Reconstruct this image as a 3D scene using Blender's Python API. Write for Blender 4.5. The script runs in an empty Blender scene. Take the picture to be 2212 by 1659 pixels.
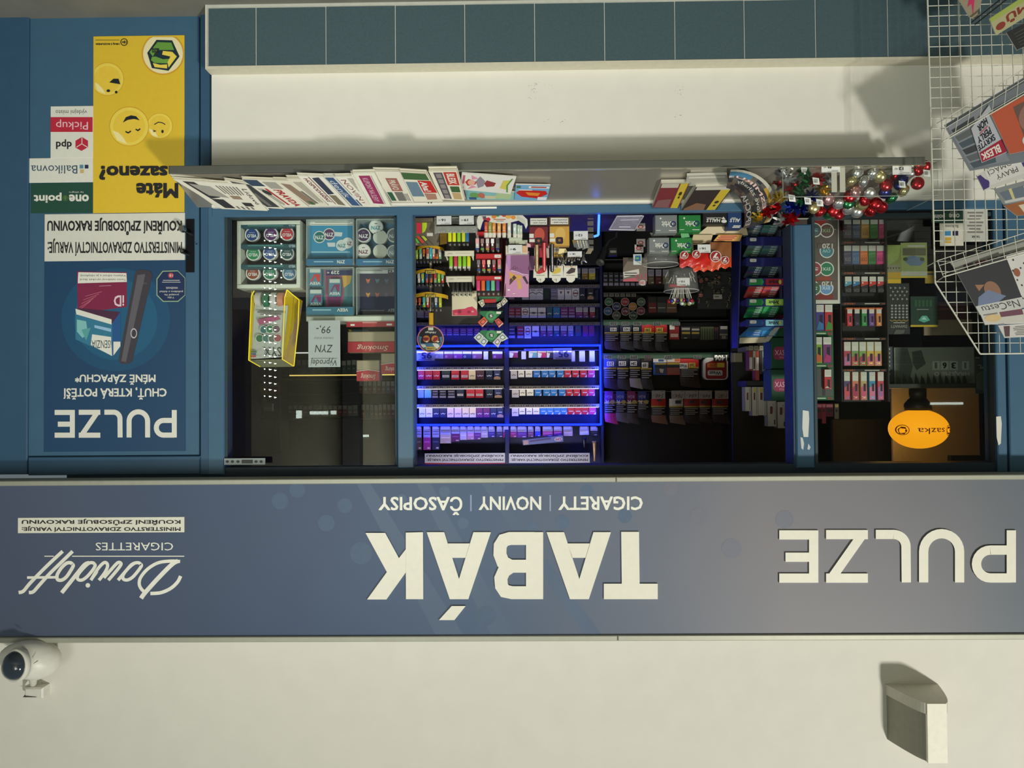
import bpy, math, random
from mathutils import Vector, Matrix
R = random.Random(7)
SC = bpy.context.scene
COL = SC.collection
# ---------------------------------------------------------------- camera
# The photograph was taken with the phone upside down: the camera is rolled half a turn, the world is upright.
F, CX, CY = 1609.0, 1106.0, 829.5
CAM = Vector((0, -3.218, 1.70))
def rot3(p, y, r):
    p, y, r = map(math.radians, (p, y, r))
    return (Matrix.Rotation(y, 3, 'Z') @ Matrix.Rotation(p, 3, 'X')
            @ Matrix(((math.cos(r), 0, math.sin(r)), (0, 1, 0), (-math.sin(r), 0, math.cos(r)))))
CR = rot3(-1.03, -0.748, 0.4456)
cd = bpy.data.cameras.new('camera'); cam = bpy.data.objects.new('camera', cd); COL.objects.link(cam)
cd.sensor_width = 36; cd.lens = F / 2212 * 36; cd.clip_start = 0.02
ax = [CR @ Vector(v) for v in ((-1, 0, 0), (0, 0, -1), (0, -1, 0))]
cam.matrix_world = Matrix(((ax[0].x, ax[1].x, ax[2].x, CAM.x), (ax[0].y, ax[1].y, ax[2].y, CAM.y),
                           (ax[0].z, ax[1].z, ax[2].z, CAM.z), (0, 0, 0, 1)))
SC.camera = cam
# ---------------------------------------------------------------- world, lamps, exposure
SC.view_settings.view_transform = 'Standard'; SC.view_settings.look = 'None'
SC.view_settings.gamma = 1; SC.view_settings.use_curve_mapping = False
SC.view_settings.exposure = 0.0
W = bpy.data.worlds.new('night'); SC.world = W; W.use_nodes = True
W.node_tree.nodes['Background'].inputs[0].default_value = (0.78, 0.92, 1.0, 1)
W.node_tree.nodes['Background'].inputs[1].default_value = 0.16
def area(name, loc, to, sx, sy, power, col, shape='RECTANGLE', spread=180):
    l = bpy.data.lights.new(name, 'AREA'); l.shape = shape; l.spread = math.radians(spread); l.size = sx
    if shape in ('RECTANGLE', 'ELLIPSE'): l.size_y = sy
    l.energy = power; l.color = col
    o = bpy.data.objects.new(name, l); COL.objects.link(o); o.location = loc
    o.rotation_euler = (Vector(to) - Vector(loc)).to_track_quat('-Z', 'Y').to_euler()
    return o
area('station_lamp', (-4.6, -7.4, 6.2), (-1.0, 0, 1.0), .6, .6, 560, (1.0, .98, .90))
area('station_lamp', (1.3, -4.6, 3.3), (0.7, 0, 0.25), 1.8, 1.4, 20, (.96, 1.0, .94), spread=72)
area('hall_wall_fill_light', (1.5, -8.2, 4.6), (2.0, -11, 1.2), 2.5, .6, 1000, (.98, 1.0, .92))  # unseen lamp added to brighten the hall wall that the panes mirror

# ---------------------------------------------------------------- unprojection of measured points onto real planes
def ray(px, py): return CR @ Vector(((CX - px) / F, 1, (py - CY) / F))
def P(px, py, Y=0.0):
    d = ray(px, py); return CAM + d * ((Y - CAM.y) / d.y)
def PL(px, py, p0, n):
    d = ray(px, py); return CAM + d * ((p0 - CAM).dot(n) / d.dot(n))
def S(Y): return (Y - CAM.y) / F          # metres per pixel at depth Y
# ---------------------------------------------------------------- materials
def lin(c): 
    c = c / 255; return c / 12.92 if c <= .04045 else ((c + .055) / 1.055) ** 2.4
_M = {}
def M(c, rough=.55, metal=0.0, emit=0.0, noise=.06, scale=40, bump=0.0, coat=0.0, spec=.5, alpha=1.0):
    k = (c, rough, metal, emit, noise, scale, bump, coat, spec, alpha)
    if k in _M: return _M[k]
    m = bpy.data.materials.new('mat'); m.use_nodes = True; nt = m.node_tree; b = nt.nodes['Principled BSDF']
    L = [lin(x) for x in c]
    b.inputs['Roughness'].default_value = rough; b.inputs['Metallic'].default_value = metal
    b.inputs['Specular IOR Level'].default_value = spec; b.inputs['Coat Weight'].default_value = coat
    b.inputs['Base Color'].default_value = (*L, 1)
    if alpha < 1: b.inputs['Alpha'].default_value = alpha
    if noise or bump:
        tc = nt.nodes.new('ShaderNodeTexCoord'); nz = nt.nodes.new('ShaderNodeTexNoise')
        nz.inputs['Scale'].default_value = scale; nz.inputs['Detail'].default_value = 4
        nt.links.new(tc.outputs['Object'], nz.inputs['Vector'])
        mx = nt.nodes.new('ShaderNodeMix'); mx.data_type = 'RGBA'
        mx.inputs[6].default_value = (*[x * (1 - noise * 1.6) for x in L], 1)
        mx.inputs[7].default_value = (*[min(1, x * (1 + noise * 1.6)) for x in L], 1)
        nt.links.new(nz.outputs[0], mx.inputs[0]); nt.links.new(mx.outputs[2], b.inputs['Base Color'])
        if bump:
            bp = nt.nodes.new('ShaderNodeBump'); bp.inputs['Strength'].default_value = bump; bp.inputs['Distance'].default_value = .004
            nt.links.new(nz.outputs[0], bp.inputs['Height']); nt.links.new(bp.outputs[0], b.inputs['Normal'])
    if emit:
        b.inputs['Emission Color'].default_value = (*L, 1); b.inputs['Emission Strength'].default_value = emit
    _M[k] = m; return m
def glass(tint=(1, 1, 1), refl=.5, name='glass', rough=.0):
    k = ('g', tint, refl, rough)
    if k in _M: return _M[k]
    m = bpy.data.materials.new(name); m.use_nodes = True; nt = m.node_tree; nt.nodes.clear()
    o = nt.nodes.new('ShaderNodeOutputMaterial'); t = nt.nodes.new('ShaderNodeBsdfTransparent'); g = nt.nodes.new('ShaderNodeBsdfGlossy')
    t.inputs[0].default_value = (*tint, 1); g.inputs['Roughness'].default_value = rough
    ge = nt.nodes.new('ShaderNodeNewGeometry'); dt = nt.nodes.new('ShaderNodeVectorMath'); dt.operation = 'DOT_PRODUCT'    # Schlick reflectance, the same from both sides
    nt.links.new(ge.outputs['Incoming'], dt.inputs[0]); nt.links.new(ge.outputs['Normal'], dt.inputs[1]); last = dt.outputs['Value']
    for op, v in (('ABSOLUTE', 0), ('MULTIPLY_ADD', (-1, 1)), ('POWER', 5), ('MULTIPLY_ADD', (.96 * refl, .04 * refl)), ('MINIMUM', 1)):
        q = nt.nodes.new('ShaderNodeMath'); q.operation = op; nt.links.new(last, q.inputs[0])
        for i, w in enumerate(v if isinstance(v, tuple) else (v,)): q.inputs[i + 1].default_value = w
        last = q.outputs[0]
    mx = nt.nodes.new('ShaderNodeMixShader'); nt.links.new(last, mx.inputs[0])
    nt.links.new(t.outputs[0], mx.inputs[1]); nt.links.new(g.outputs[0], mx.inputs[2]); nt.links.new(mx.outputs[0], o.inputs[0])
    _M[k] = m; return m
WHITE = (232, 230, 218); PAPER = (214, 211, 198); BLACK = (22, 22, 24); INK = (36, 36, 38)
def mp(c): return M(c, rough=.5, noise=.03)        # printed card or paper
def mf(c): return M(c, rough=.22, metal=.85, noise=.05)   # metallic foil
# ---------------------------------------------------------------- mesh builder
_T = {}; _TW = {}
def tmesh(s, off, sh):
    k = (s, off, sh)
    if k not in _T:
        c = bpy.data.curves.new('t', 'FONT'); c.body = s; c.offset = off; c.shear = sh; c.resolution_u = 2
        o = bpy.data.objects.new('t', c); m = bpy.data.meshes.new_from_object(o)
        v = [(p.co.x, p.co.y) for p in m.vertices]; f = [tuple(p.vertices) for p in m.polygons]
        bpy.data.objects.remove(o); bpy.data.curves.remove(c); bpy.data.meshes.remove(m)
        x0 = min(a for a, _ in v); x1 = max(a for a, _ in v); y0 = min(b for _, b in v); y1 = max(b for _, b in v)
        _TW[k] = (max(x1 - x0, .05), max(y1 - y0, .05)); _T[k] = ([((a - x0) / max(x1 - x0, 1e-6), (b - y0) / max(y1 - y0, 1e-6)) for a, b in v], f)
    return _T[k]
def PX(Y):                                   # print space measured in the photograph's pixels on the plane y = Y
    def fn(u, v, h=0): return P(u, v, Y - h)
    fn.px = True; return fn
def pxf(fn): fn.px = True; return fn
def RC(px0, py0, px1, py1, Y):               # unit square on a rectangle of the plane y = Y, u to world right, v up
    a = P(px1, (py0 + py1) / 2, Y).x; b = P(px0, (py0 + py1) / 2, Y).x; c = P((px0 + px1) / 2, py0, Y).z; d = P((px0 + px1) / 2, py1, Y).z
    def fn(u, v, h=0): return Vector((a + (b - a) * u, Y - h, c + (d - c) * v))
    return fn
def LR(x0, z0, x1, z1, y=0):
    def fn(u, v, h=0): return Vector((x0 + (x1 - x0) * u, y - h, z0 + (z1 - z0) * v))
    return fn
def Q4(bl, br, tr, tl):                      # unit square on four points in space
    n = ((br - bl).cross(tl - bl)).normalized()
    def fn(u, v, h=0): return (bl * (1 - u) + br * u) * (1 - v) + (tl * (1 - u) + tr * u) * v + n * h
    return fn
class B:
    def __init__(s, mtx=None): s.v = []; s.f = []; s.mi = []; s.sm = []; s.ml = []; s.M = mtx
    def add(s, vs, fs, m, smooth=False):
        if m not in s.ml: s.ml.append(m)
        i = s.ml.index(m); n = len(s.v)
        s.v += [(s.M @ Vector(v)) if s.M else Vector(v) for v in vs]
        for f in fs: s.f.append(tuple(n + k for k in f)); s.mi.append(i); s.sm.append(smooth)
        return s
    def box(s, x0, x1, y0, y1, z0, z1, m):
        v = [(x, y, z) for z in (z0, z1) for y in (y0, y1) for x in (x0, x1)]
        return s.add(v, [(0, 1, 3, 2), (4, 6, 7, 5), (0, 4, 5, 1), (2, 3, 7, 6), (0, 2, 6, 4), (1, 5, 7, 3)], m)
    def cbox(s, x0, x1, y0, y1, z0, z1, m, c=.004):          # chamfered front edges
        c = min(c, (x1 - x0) / 3, (z1 - z0) / 3, (y1 - y0) / 2)
        v = [(x0, y1, z0), (x1, y1, z0), (x1, y1, z1), (x0, y1, z1), (x0, y0 + c, z0), (x1, y0 + c, z0), (x1, y0 + c, z1), (x0, y0 + c, z1),
             (x0 + c, y0, z0 + c), (x1 - c, y0, z0 + c), (x1 - c, y0, z1 - c), (x0 + c, y0, z1 - c)]
        f = [(3, 2, 1, 0), (8, 9, 10, 11)]
        for i in range(4):
            j = (i + 1) % 4; f += [(i, j, 4 + j, 4 + i), (4 + i, 4 + j, 8 + j, 8 + i)]
        return s.add(v, f, m)
    def fbox(s, px0, py0, px1, py1, Y, d, m, c=.003):        # box whose front face is a measured rectangle at depth Y
        q = RC(px0, py0, px1, py1, Y); a = q(0, 0); b = q(1, 1)
        return s.cbox(a.x, b.x, Y, Y + d, a.z, b.z, m, c)
    def slab(s, fn, t, m, edge=None, n=1):
        c = [(0, 0), (1, 0), (1, 1), (0, 1)]
        v = [fn(u, w, 0) for u, w in c] + [fn(u, w, -t) for u, w in c]
        s.add(v[:4], [(0, 1, 2, 3)], m)
        return s.add(v, [(7, 6, 5, 4)] + [(4 + i, 4 + (i + 1) % 4, (i + 1) % 4, i) for i in range(4)], edge or m)
    def prism(s, pts, y0, y1, m, cap=None):                  # outline in x, z
        n = len(pts); v = [(x, y0, z) for x, z in pts] + [(x, y1, z) for x, z in pts]
        s.add(v, [tuple(range(n - 1, -1, -1)), tuple(range(n, 2 * n))] if cap is None else [tuple(range(n, 2 * n))], m)
        if cap: s.add(v[:n], [tuple(range(n))], cap)
        return s.add(v, [(i, (i + 1) % n, n + (i + 1) % n, n + i) for i in range(n)], m)
    def cyl(s, a, b, r0, r1, n, m, caps=True, smooth=True, capm=None):
        a = Vector(a); b = Vector(b); d = (b - a).normalized(); u = d.orthogonal().normalized(); w = d.cross(u)
        v = [a + (u * math.cos(t) + w * math.sin(t)) * r0 for t in [2 * math.pi * i / n for i in range(n)]] + \
            [b + (u * math.cos(t) + w * math.sin(t)) * r1 for t in [2 * math.pi * i / n for i in range(n)]]
        s.add(v, [(i, (i + 1) % n, n + (i + 1) % n, n + i) for i in range(n)], m, smooth)
        if caps: s.add(v, [tuple(range(n - 1, -1, -1))], m); s.add(v, [tuple(range(n, 2 * n))], capm or m)
        return s
    def tube(s, pts, r, m, n=6):
        for a, b in zip(pts[:-1], pts[1:]): s.cyl(a, b, r, r, n, m, True)
        return s
    def lathe(s, c, prof, n, m, axis='Z'):                    # prof: (radius, height)
        c = Vector(c); v = []
        for r, h in prof:
            for i in range(n):
                t = 2 * math.pi * i / n; x, y = r * math.cos(t), r * math.sin(t)
                v.append(c + (Vector((x, y, h)) if axis == 'Z' else Vector((x, -h, y))))
        f = [(k * n + i, k * n + (i + 1) % n, (k + 1) * n + (i + 1) % n, (k + 1) * n + i) for k in range(len(prof) - 1) for i in range(n)]
        f += [tuple(range(n - 1, -1, -1)), tuple((len(prof) - 1) * n + i for i in range(n))]
        return s.add(v, f, m, True)
    def pr(s, fn, items, h=.0006):                            # flat print on a face
        px = getattr(fn, 'px', False)
        for it in items:
            k = it[0]; h += .00004
            if k == 'r':
                _, a, b, c, d, m = it; s.add([fn(a, b, h), fn(c, b, h), fn(c, d, h), fn(a, d, h)], [(0, 1, 2, 3)], m)
            elif k == 'p': s.add([fn(u, v, h) for u, v in it[1]], [tuple(range(len(it[1])))], it[2])
            elif k == 'd':
                _, u, v, ru, rv, m = it[:6]; n = it[6] if len(it) > 6 else 20
                s.add([fn(u + ru * math.cos(2 * math.pi * i / n), v + rv * math.sin(2 * math.pi * i / n), h) for i in range(n)], [tuple(range(n))], m)
            elif k == 'o':                                     # ring
                _, u, v, ru, rv, w, m = it; n = 28
                o = [(math.cos(2 * math.pi * i / n), math.sin(2 * math.pi * i / n)) for i in range(n)]
                s.add([fn(u + ru * x, v + rv * y, h) for x, y in o] + [fn(u + ru * (1 - w) * x, v + rv * (1 - w) * y, h) for x, y in o],
                      [(i, (i + 1) % n, n + (i + 1) % n, n + i) for i in range(n)], m)
            elif k == 's':                                     # stroke of width w along points
                _, pts, w, m = it; s.stroke(fn, pts, w, m, h)
            elif k == 't':
                _, t, a, b, c, d, m = it[:7]; off = it[7] if len(it) > 7 else .012; sh = it[8] if len(it) > 8 else 0; 
                if px and a < c: a, c = c, a
                tv, tf = tmesh(t, 0, sh); e = min(off, .035) if off >= .02 else 0; tw, th = _TW[(t, 0, sh)]
                for j, (ex, ey) in enumerate(((-1, -1), (1, 1), (-1, 1), (1, -1)) if e else ((0, 0),)):   # heavier type: overlaid copies
                    kx, ky = ex * e / tw, ey * e * .8 / th; h += .00003
                    s.add([fn(a + (c - a) * (x * (1 - 2 * abs(kx)) + abs(kx) + kx), b + (d - b) * (y * (1 - 2 * abs(ky)) + abs(ky) + ky), h) for x, y in tv], tf, m)
        return s
    def stroke(s, fn, pts, w, m, h=.001, depth=0):
        L, Rr = [], []; n = len(pts)
        for i in range(n):
            a = pts[max(i - 1, 0)]; b = pts[i]; c = pts[min(i + 1, n - 1)]
            d1 = Vector((b[0] - a[0], b[1] - a[1])); d2 = Vector((c[0] - b[0], c[1] - b[1]))
            if d1.length < 1e-9: d1 = d2
            if d2.length < 1e-9: d2 = d1
            d1.normalize(); d2.normalize(); t = (d1 + d2); t = t.normalized() if t.length > 1e-6 else d1
            nn = Vector((-t.y, t.x)); k = w / 2 / max(.35, abs(nn.dot(Vector((-d1.y, d1.x)))))
            wd = (b[2] if len(b) > 2 else 1)
            L.append((b[0] + nn.x * k * wd, b[1] + nn.y * k * wd)); Rr.append((b[0] - nn.x * k * wd, b[1] - nn.y * k * wd))
        v = [fn(*p, h) for p in L] + [fn(*p, h) for p in Rr]; f = [(i, i + 1, n + i + 1, n + i) for i in range(n - 1)]
        if depth:
            v2 = [fn(*p, h - depth) for p in L] + [fn(*p, h - depth) for p in Rr]; k = len(v); v = v + v2
            f += [(i, i + 1, k + i + 1, k + i) for i in range(n - 1)] + [(n + i, n + i + 1, k + n + i + 1, k + n + i) for i in range(n - 1)]
            f += [(0, n, k + n, k), (n - 1, 2 * n - 1, k + 2 * n - 1, k + n - 1)]
        return s.add(v, f, m)
    def mesh(s, name, org=None):
        me = bpy.data.meshes.new(name); o = org or Vector((0, 0, 0))
        me.from_pydata([tuple(v - o) for v in s.v], [], s.f)
        for m in s.ml: me.materials.append(m)
        me.polygons.foreach_set('material_index', s.mi); me.polygons.foreach_set('use_smooth', s.sm); me.update()
        return me
ORG = {}
def tag(o, label=None, cat=None, group=None, kind=None):
    if label: o['label'] = label
    if cat: o['category'] = cat
    if group: o['group'] = group
    if kind: o['kind'] = kind
    return o
def thing(name, label, cat, loc=(0, 0, 0), group=None, kind=None):
    o = bpy.data.objects.new(name, None); COL.objects.link(o); o.location = loc; o.empty_display_size = .05
    ORG[o.name] = Vector(loc); return tag(o, label, cat, group, kind)
def part(name, b, parent, label=None, kind=None, local=False):
    org = ORG[parent.name]
    me = b if isinstance(b, bpy.types.Mesh) else b.mesh(name, Vector((0, 0, 0)) if local else org)
    o = bpy.data.objects.new(name, me); COL.objects.link(o); o.parent = parent; ORG[o.name] = org
    return tag(o, label, None, None, kind)
def single(name, b, label, cat, group=None, kind=None):      # a thing of one mesh; its origin at its base
    xs = [v.x for v in b.v]; ys = [v.y for v in b.v]; zs = [v.z for v in b.v]
    org = Vector(((min(xs) + max(xs)) / 2, (min(ys) + max(ys)) / 2, min(zs)))
    o = bpy.data.objects.new(name, b.mesh(name, org)); COL.objects.link(o); o.location = org; ORG[o.name] = org
    return tag(o, label, cat, group, kind)
def place(name, me, loc, label, cat, group=None, rotz=0):
    o = bpy.data.objects.new(name, me); COL.objects.link(o); o.location = loc; o.rotation_euler.z = rotz; ORG[o.name] = Vector(loc)
    return tag(o, label, cat, group)
def struct(name, b, parent=None, label=None):
    if parent: return part(name, b, parent)
    o = bpy.data.objects.new(name, b.mesh(name)); COL.objects.link(o); ORG[o.name] = Vector((0, 0, 0)); o['kind'] = 'structure'
    if label: o['label'] = label
    return o
def copy_tree(o, loc, label=None):
    c = o.copy(); COL.objects.link(c); c.location = loc; ORG[c.name] = Vector(loc)
    if label: c['label'] = label
    for ch in list(o.children):
        d = ch.copy(); COL.objects.link(d); d.parent = c
        for g in list(ch.children):
            e = g.copy(); COL.objects.link(e); e.parent = d
    return c
ORD = ('first second third fourth fifth sixth seventh eighth ninth tenth eleventh twelfth thirteenth fourteenth fifteenth sixteenth '
       'seventeenth eighteenth nineteenth twentieth twenty-first twenty-second twenty-third twenty-fourth twenty-fifth twenty-sixth '
       'twenty-seventh twenty-eighth twenty-ninth thirtieth').split()
# ================================================================ THE SETTING
plaster = M((226, 223, 211), rough=.85, noise=.03, scale=9, bump=.15)
blue = M((62, 98, 124), rough=.42, noise=.05, scale=14)
bluedk = M((50, 84, 112), rough=.45, noise=.05, scale=14)
tile_m = M((70, 90, 96), rough=.45, noise=.14, scale=130)
grout = M((214, 212, 200), rough=.8)
steel = M((180, 174, 160), rough=.28, metal=.6, noise=.05, scale=8)
steeldk = M((112, 114, 106), rough=.45, metal=.6, noise=.07, scale=12)
dark = M((34, 33, 32), rough=.7)
def bx(*a): return B().box(*a)
struct('floor', bx(-7, 7, -9, 0.3, -.1, 0, M((120, 118, 108), rough=.85, noise=.15, scale=6, bump=.2)))
# lower wall, from the door frame to beyond the frame, and the wall above the sign
zs = P(1100, 446, 0).z                                  # sill height
xd = P(457, 250, 0).x
struct('wall_front', bx(-4.5, xd, 0, .05, 0, zs - .01, plaster))
struct('wall_upper', bx(-4.5, 4.5, .0, .15, P(1100, 1375, 0).z, 4.4, plaster))
struct('wall_side', bx(-4.5, -2.35, .03, .15, zs - .01, P(1100, 1375, 0).z, M((52, 96, 132), rough=.42)))
# tiled plinth
t1 = thing('trim_1', None, None, kind='structure'); YP = -.055
z0 = .012; z1 = P(1100, 135, YP).z; z2 = P(1100, 150, -.005).z
xe = P(449, 70, YP).x
part('backing', bx(-4.5, xe, YP + .0022, -.001, 0, z1, grout), t1)
part('edge_strip', bx(-4.5, xe + .01, YP - .004, -.0005, z1, z1 + .012, M((206, 200, 178), rough=.6)), t1)
part('edge_strip', bx(xe, xe + .01, YP - .004, -.0005, 0, z1, M((200, 198, 184), rough=.6)), t1)
part('edge_strip', bx(-4.5, xe, YP - .003, YP + .01, 0, z0, M((196, 196, 184), rough=.6)), t1)
seams = [449.5, 553, 704, 854, 1004, 1155, 1306, 1458, 1608, 1762, 1918]
sx = [P(q, 70, YP).x for q in seams]; sx += [sx[-1] - .3 * k for k in range(1, 6)]
tiles = {}
for i in range(len(sx) - 1):
    b = B().cbox(sx[i + 1] + .0016, sx[i] - .0016, YP - R.random() * .0012, YP + .02, z0 + .002, z1 - .002, tile_m, .0008)
    part('tile', b, t1)
# tiny render crack marks on the lower wall
b = B()
for (px, py) in ((1147, 183), (1150, 190), (1160, 182), (1155, 200), (1183, 185), (1470, 190), (1465, 200), (1185, 258), (1215, 262), (1463, 252), (1150, 212)):
    for k in range(5):
        q = RC(px + R.uniform(-10, 10), py + R.uniform(-6, 6), 0, 0, 0)
        a = P(px + R.uniform(-9, 9), py + R.uniform(-5, 5), 0); w = R.uniform(.001, .005); h = R.uniform(.0006, .002)
        b.add([a + Vector((-w, -.0004, -h)), a + Vector((w, -.0004, 0)), a + Vector((w * .3, -.0004, h))], [(0, 1, 2)], M((150, 146, 132), rough=.9))
tag(struct('wall_scuffs', b), kind='stuff')
# ---- door with frame
YD = .035
ztop = P(1100, 1026, .03).z
d1 = thing('door_1', None, None, kind='structure')
def fz(px0, py0, px1, py1, Y, d, m, c=.004): return B().fbox(px0, py0, px1, py1, Y, d, m, c)
part('leaf', fz(62, 27, 430, 985, YD, .04, blue), d1, 'blue metal door leaf')
part('door_frame', fz(432, 5, 455, 1026, YD - .012, .08, bluedk), d1)
part('door_frame', fz(-300, 5, 60, 1026, YD - .012, .08, bluedk), d1)
part('door_frame', fz(60, 986, 432, 1026, YD - .012, .08, bluedk), d1)
part('threshold', fz(60, 12, 432, 26, YD - .004, .06, M((78, 82, 80), rough=.7)), d1)
lp = part('lock_plate', fz(401, 473, 419, 588, YD - .006, .006, M((20, 22, 26), rough=.25, metal=.3), .002), d1, 'black lock plate')
b = B(); c = P(406, 500, YD - .006); b.cyl(c, c + Vector((0, -.05, 0)), .012, .012, 14, M((60, 62, 62), rough=.2, metal=1)); b.cyl(c + Vector((0, -.05, 0)), c + Vector((0, -.065, 0)), .017, .013, 14, M((190, 190, 185), rough=.15, metal=1))
part('handle', b, lp, 'polished door knob')
b = B(); c = P(400, 545, YD - .006); b.cyl(c, c + Vector((0, -.03, 0)), .011, .011, 16, M((24, 24, 26), rough=.2, metal=.6)); b.cyl(c + Vector((0, -.03, 0)), c + Vector((0, -.034, 0)), .008, .007, 14, M((150, 150, 145), rough=.2, metal=1))
part('keyhole', b, lp)
c = P(424.5, 527, YD - .012); part('screw', B().cyl(c, c + Vector((0, -.003, 0)), .003, .003, 8, M((30, 30, 32), metal=.5)), d1)
# ---- window framing
YF = .02
def wz(name, px0, py0, px1, py1, m=blue, Y=YF, d=.09): return struct(name, fz(px0, py0, px1, py1, Y, d, m, .005))
wz('trim_2', 448, 442, 484, 1026)                    # jamb beside the door
wz('trim_3', 857, 442, 893, 1012)                    # mullion
t4 = thing('trim_4', None, None, kind='structure')   # mullion with peeling sticker
part('post', fz(1718, 484, 1757, 1012, YF, .09, blue, .005), t4)
part('post_side', fz(1711, 484, 1718, 1012, YF + .01, .1, M((30, 58, 84), rough=.5), .002), t4)
b = B(); f = PX(YF - .001)
b.pr(f, [('p', [(1734, 886), (1747, 888), (1748, 905), (1746, 944), (1736, 944), (1733, 925)], mp((206, 208, 202))),
         ('p', [(1729, 944), (1734, 946), (1737, 958), (1735, 972), (1731, 968)], mp((196, 200, 196))),
         ('p', [(1746, 958), (1751, 966), (1748, 972), (1744, 970)], mp((190, 196, 196)))])
part('sticker_remains', b, t4, 'torn white sticker remains')
t5 = thing('trim_5', None, None, kind='structure')   # jamb by the rack
part('post', fz(2151, 430, 2172, 1020, YF, .09, blue, .004), t5)
part('post', fz(2173, 0, 2420, 1020, YF - .006, .09, blue, .004), t5)
b = B().pr(PX(YF - .001), [('p', [(2152, 900), (2162, 899), (2164, 915), (2162, 958), (2157, 962), (2153, 945)], mp((216, 214, 200)))])
part('sticker_remains', b, t5, 'torn cream sticker remains')
wz('trim_6', 456, 441, 2151, 459, blue, YF - .003, .033)     # sill rail
struct('trim_7', B().box(-2.9, 2.0, YF + .012, .13, P(1100, 1006, .03).z, ztop + .13, M((30, 46, 62), rough=.55)))     # header, the sign's shade put into its dark blue
# inner dark gaskets of window one and three
for n, (a, c) in (('window_1', (484, 857)), ('window_3', (1757, 2151))):
    w = thing(n, None, None, kind='structure'); g = M((40, 56, 62), rough=.6)
    part('gasket', fz(a, 459, c, 468, YF + .012, .05, g, .002), w)
    part('gasket', fz(a, 468, a + 7, 1003, YF + .012, .05, g, .002), w)
    part('gasket', fz(c - 5, 468, c, 1003, YF + .012, .05, g, .002), w)
    q = RC(a, 459, c, 1006, YF + .045); u = q(0, 0); v = q(1, 1)
    part('pane', B().add([(u.x, u.y, u.z), (v.x, u.y, u.z), (v.x, u.y, v.z), (u.x, u.y, v.z)], [(0, 1, 2, 3)], glass((.93, .97, .95), 1.8)), w, 'reflecting window glass')
# ---- kiosk interior
struct('wall_back', bx(-2.9, 1.75, 3.0, 3.1, 0, 2.55, dark))
struct('wall_left', bx(-2.95, -2.85, .13, 3.0, 0, 2.55, dark))
struct('wall_right', bx(1.70, 1.80, .13, 3.0, 0, 2.55, M((52, 46, 38), rough=.7)))
struct('floor_inside', bx(-2.9, 1.75, .12, 3.0, .02, .06, M((40, 38, 36))))
struct('ceiling', bx(-2.95, 1.8, .13, 3.1, 2.5, 2.58, M((40, 38, 36), rough=.8)))
ZC = P(1100, 452, .30).z
ctr = thing('sales_counter', 'dark counter top running behind the window sill', 'counter', (-.4, .45, .06))
part('top', bx(-2.84, 1.69, .056, .80, ZC - .04, ZC, M((46, 42, 38), rough=.5)), ctr)
part('front_panel', bx(-2.84, 1.69, .74, .77, .06, ZC - .04, M((30, 28, 27))), ctr)
# ---- photograph's far side: station hall behind the camera (lit strips that the panes mirror)
struct('wall_hall', bx(-9, 9, -11.2, -11, 0, 6, M((120, 118, 100), rough=.8, noise=.3, scale=1.2)))
for x in (-5, -1.6, 2.05, 3.05, 5.2): struct('pillar_hall', bx(x, x + .32, -10.9, -10.6, 0, 6, M((40, 42, 42), rough=.7)))
HP = lambda px, py: ((1106 - px) / F * 14.2, 1.7 + (py - 866) / F * 14.2)
for i, (x, z, w, h) in enumerate([(HP(c, b_)[0], HP(c, b_)[1], HP(a, b_)[0] - HP(c, b_)[0], HP(a, d)[1] - HP(a, b_)[1]) for a, b_, c, d in ((612, 891, 624, 908), (642, 893, 682, 900), (688, 892, 700, 900), (738, 945, 771, 950), (1990, 884, 2060, 889))]):
    single('hall_lamp', bx(x, x + w, -11.02, -10.98, z, z + h, M((220, 235, 225), emit=9)), f'{ORD[i]} flat strip lamp on the hall wall opposite the kiosk', 'lamp', 'strip lamps across the hall')

# ================================================================ SIGN
YS = -.10
sg = thing('shop_sign', 'long slate blue fascia sign above the windows with big white letters', 'sign', P(1106, 1031, 0))
alu = M((168, 168, 152), rough=.5, metal=.35, noise=.05)
sm = bpy.data.materials.new('sign_print_and_glow'); sm.use_nodes = True; nt = sm.node_tree; bs = nt.nodes['Principled BSDF']; bs.inputs['Roughness'].default_value = .5
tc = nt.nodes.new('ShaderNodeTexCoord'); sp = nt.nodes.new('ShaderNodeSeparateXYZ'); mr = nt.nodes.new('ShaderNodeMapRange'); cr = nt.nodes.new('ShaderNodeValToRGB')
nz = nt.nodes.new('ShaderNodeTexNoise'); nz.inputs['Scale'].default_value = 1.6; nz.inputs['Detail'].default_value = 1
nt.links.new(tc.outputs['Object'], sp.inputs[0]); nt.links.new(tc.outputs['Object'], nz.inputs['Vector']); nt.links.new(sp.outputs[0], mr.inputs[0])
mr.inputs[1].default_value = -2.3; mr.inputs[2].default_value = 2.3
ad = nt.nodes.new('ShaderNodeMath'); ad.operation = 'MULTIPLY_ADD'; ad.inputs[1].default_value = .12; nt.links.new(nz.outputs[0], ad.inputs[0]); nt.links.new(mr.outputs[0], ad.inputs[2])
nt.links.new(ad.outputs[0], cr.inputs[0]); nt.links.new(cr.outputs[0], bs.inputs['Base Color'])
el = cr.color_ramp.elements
for p_, c_ in ((.02, (80, 96, 110)), (.16, (108, 110, 116)), (.32, (120, 117, 122)), (.43, (98, 106, 122)), (.6, (68, 89, 118)), (.75, (62, 79, 108)), (.985, (76, 86, 108))):  # printed blues, with lamp glow painted into the paler grey stretch
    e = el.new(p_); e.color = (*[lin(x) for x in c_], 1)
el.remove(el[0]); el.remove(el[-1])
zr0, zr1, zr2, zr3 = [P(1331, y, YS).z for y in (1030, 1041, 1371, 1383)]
panel = B().cbox(P(2420, 1200, YS).x, P(-260, 1200, YS).x, YS, -.001, zr0 + .006, zr3 - .006, sm, .001)
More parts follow.
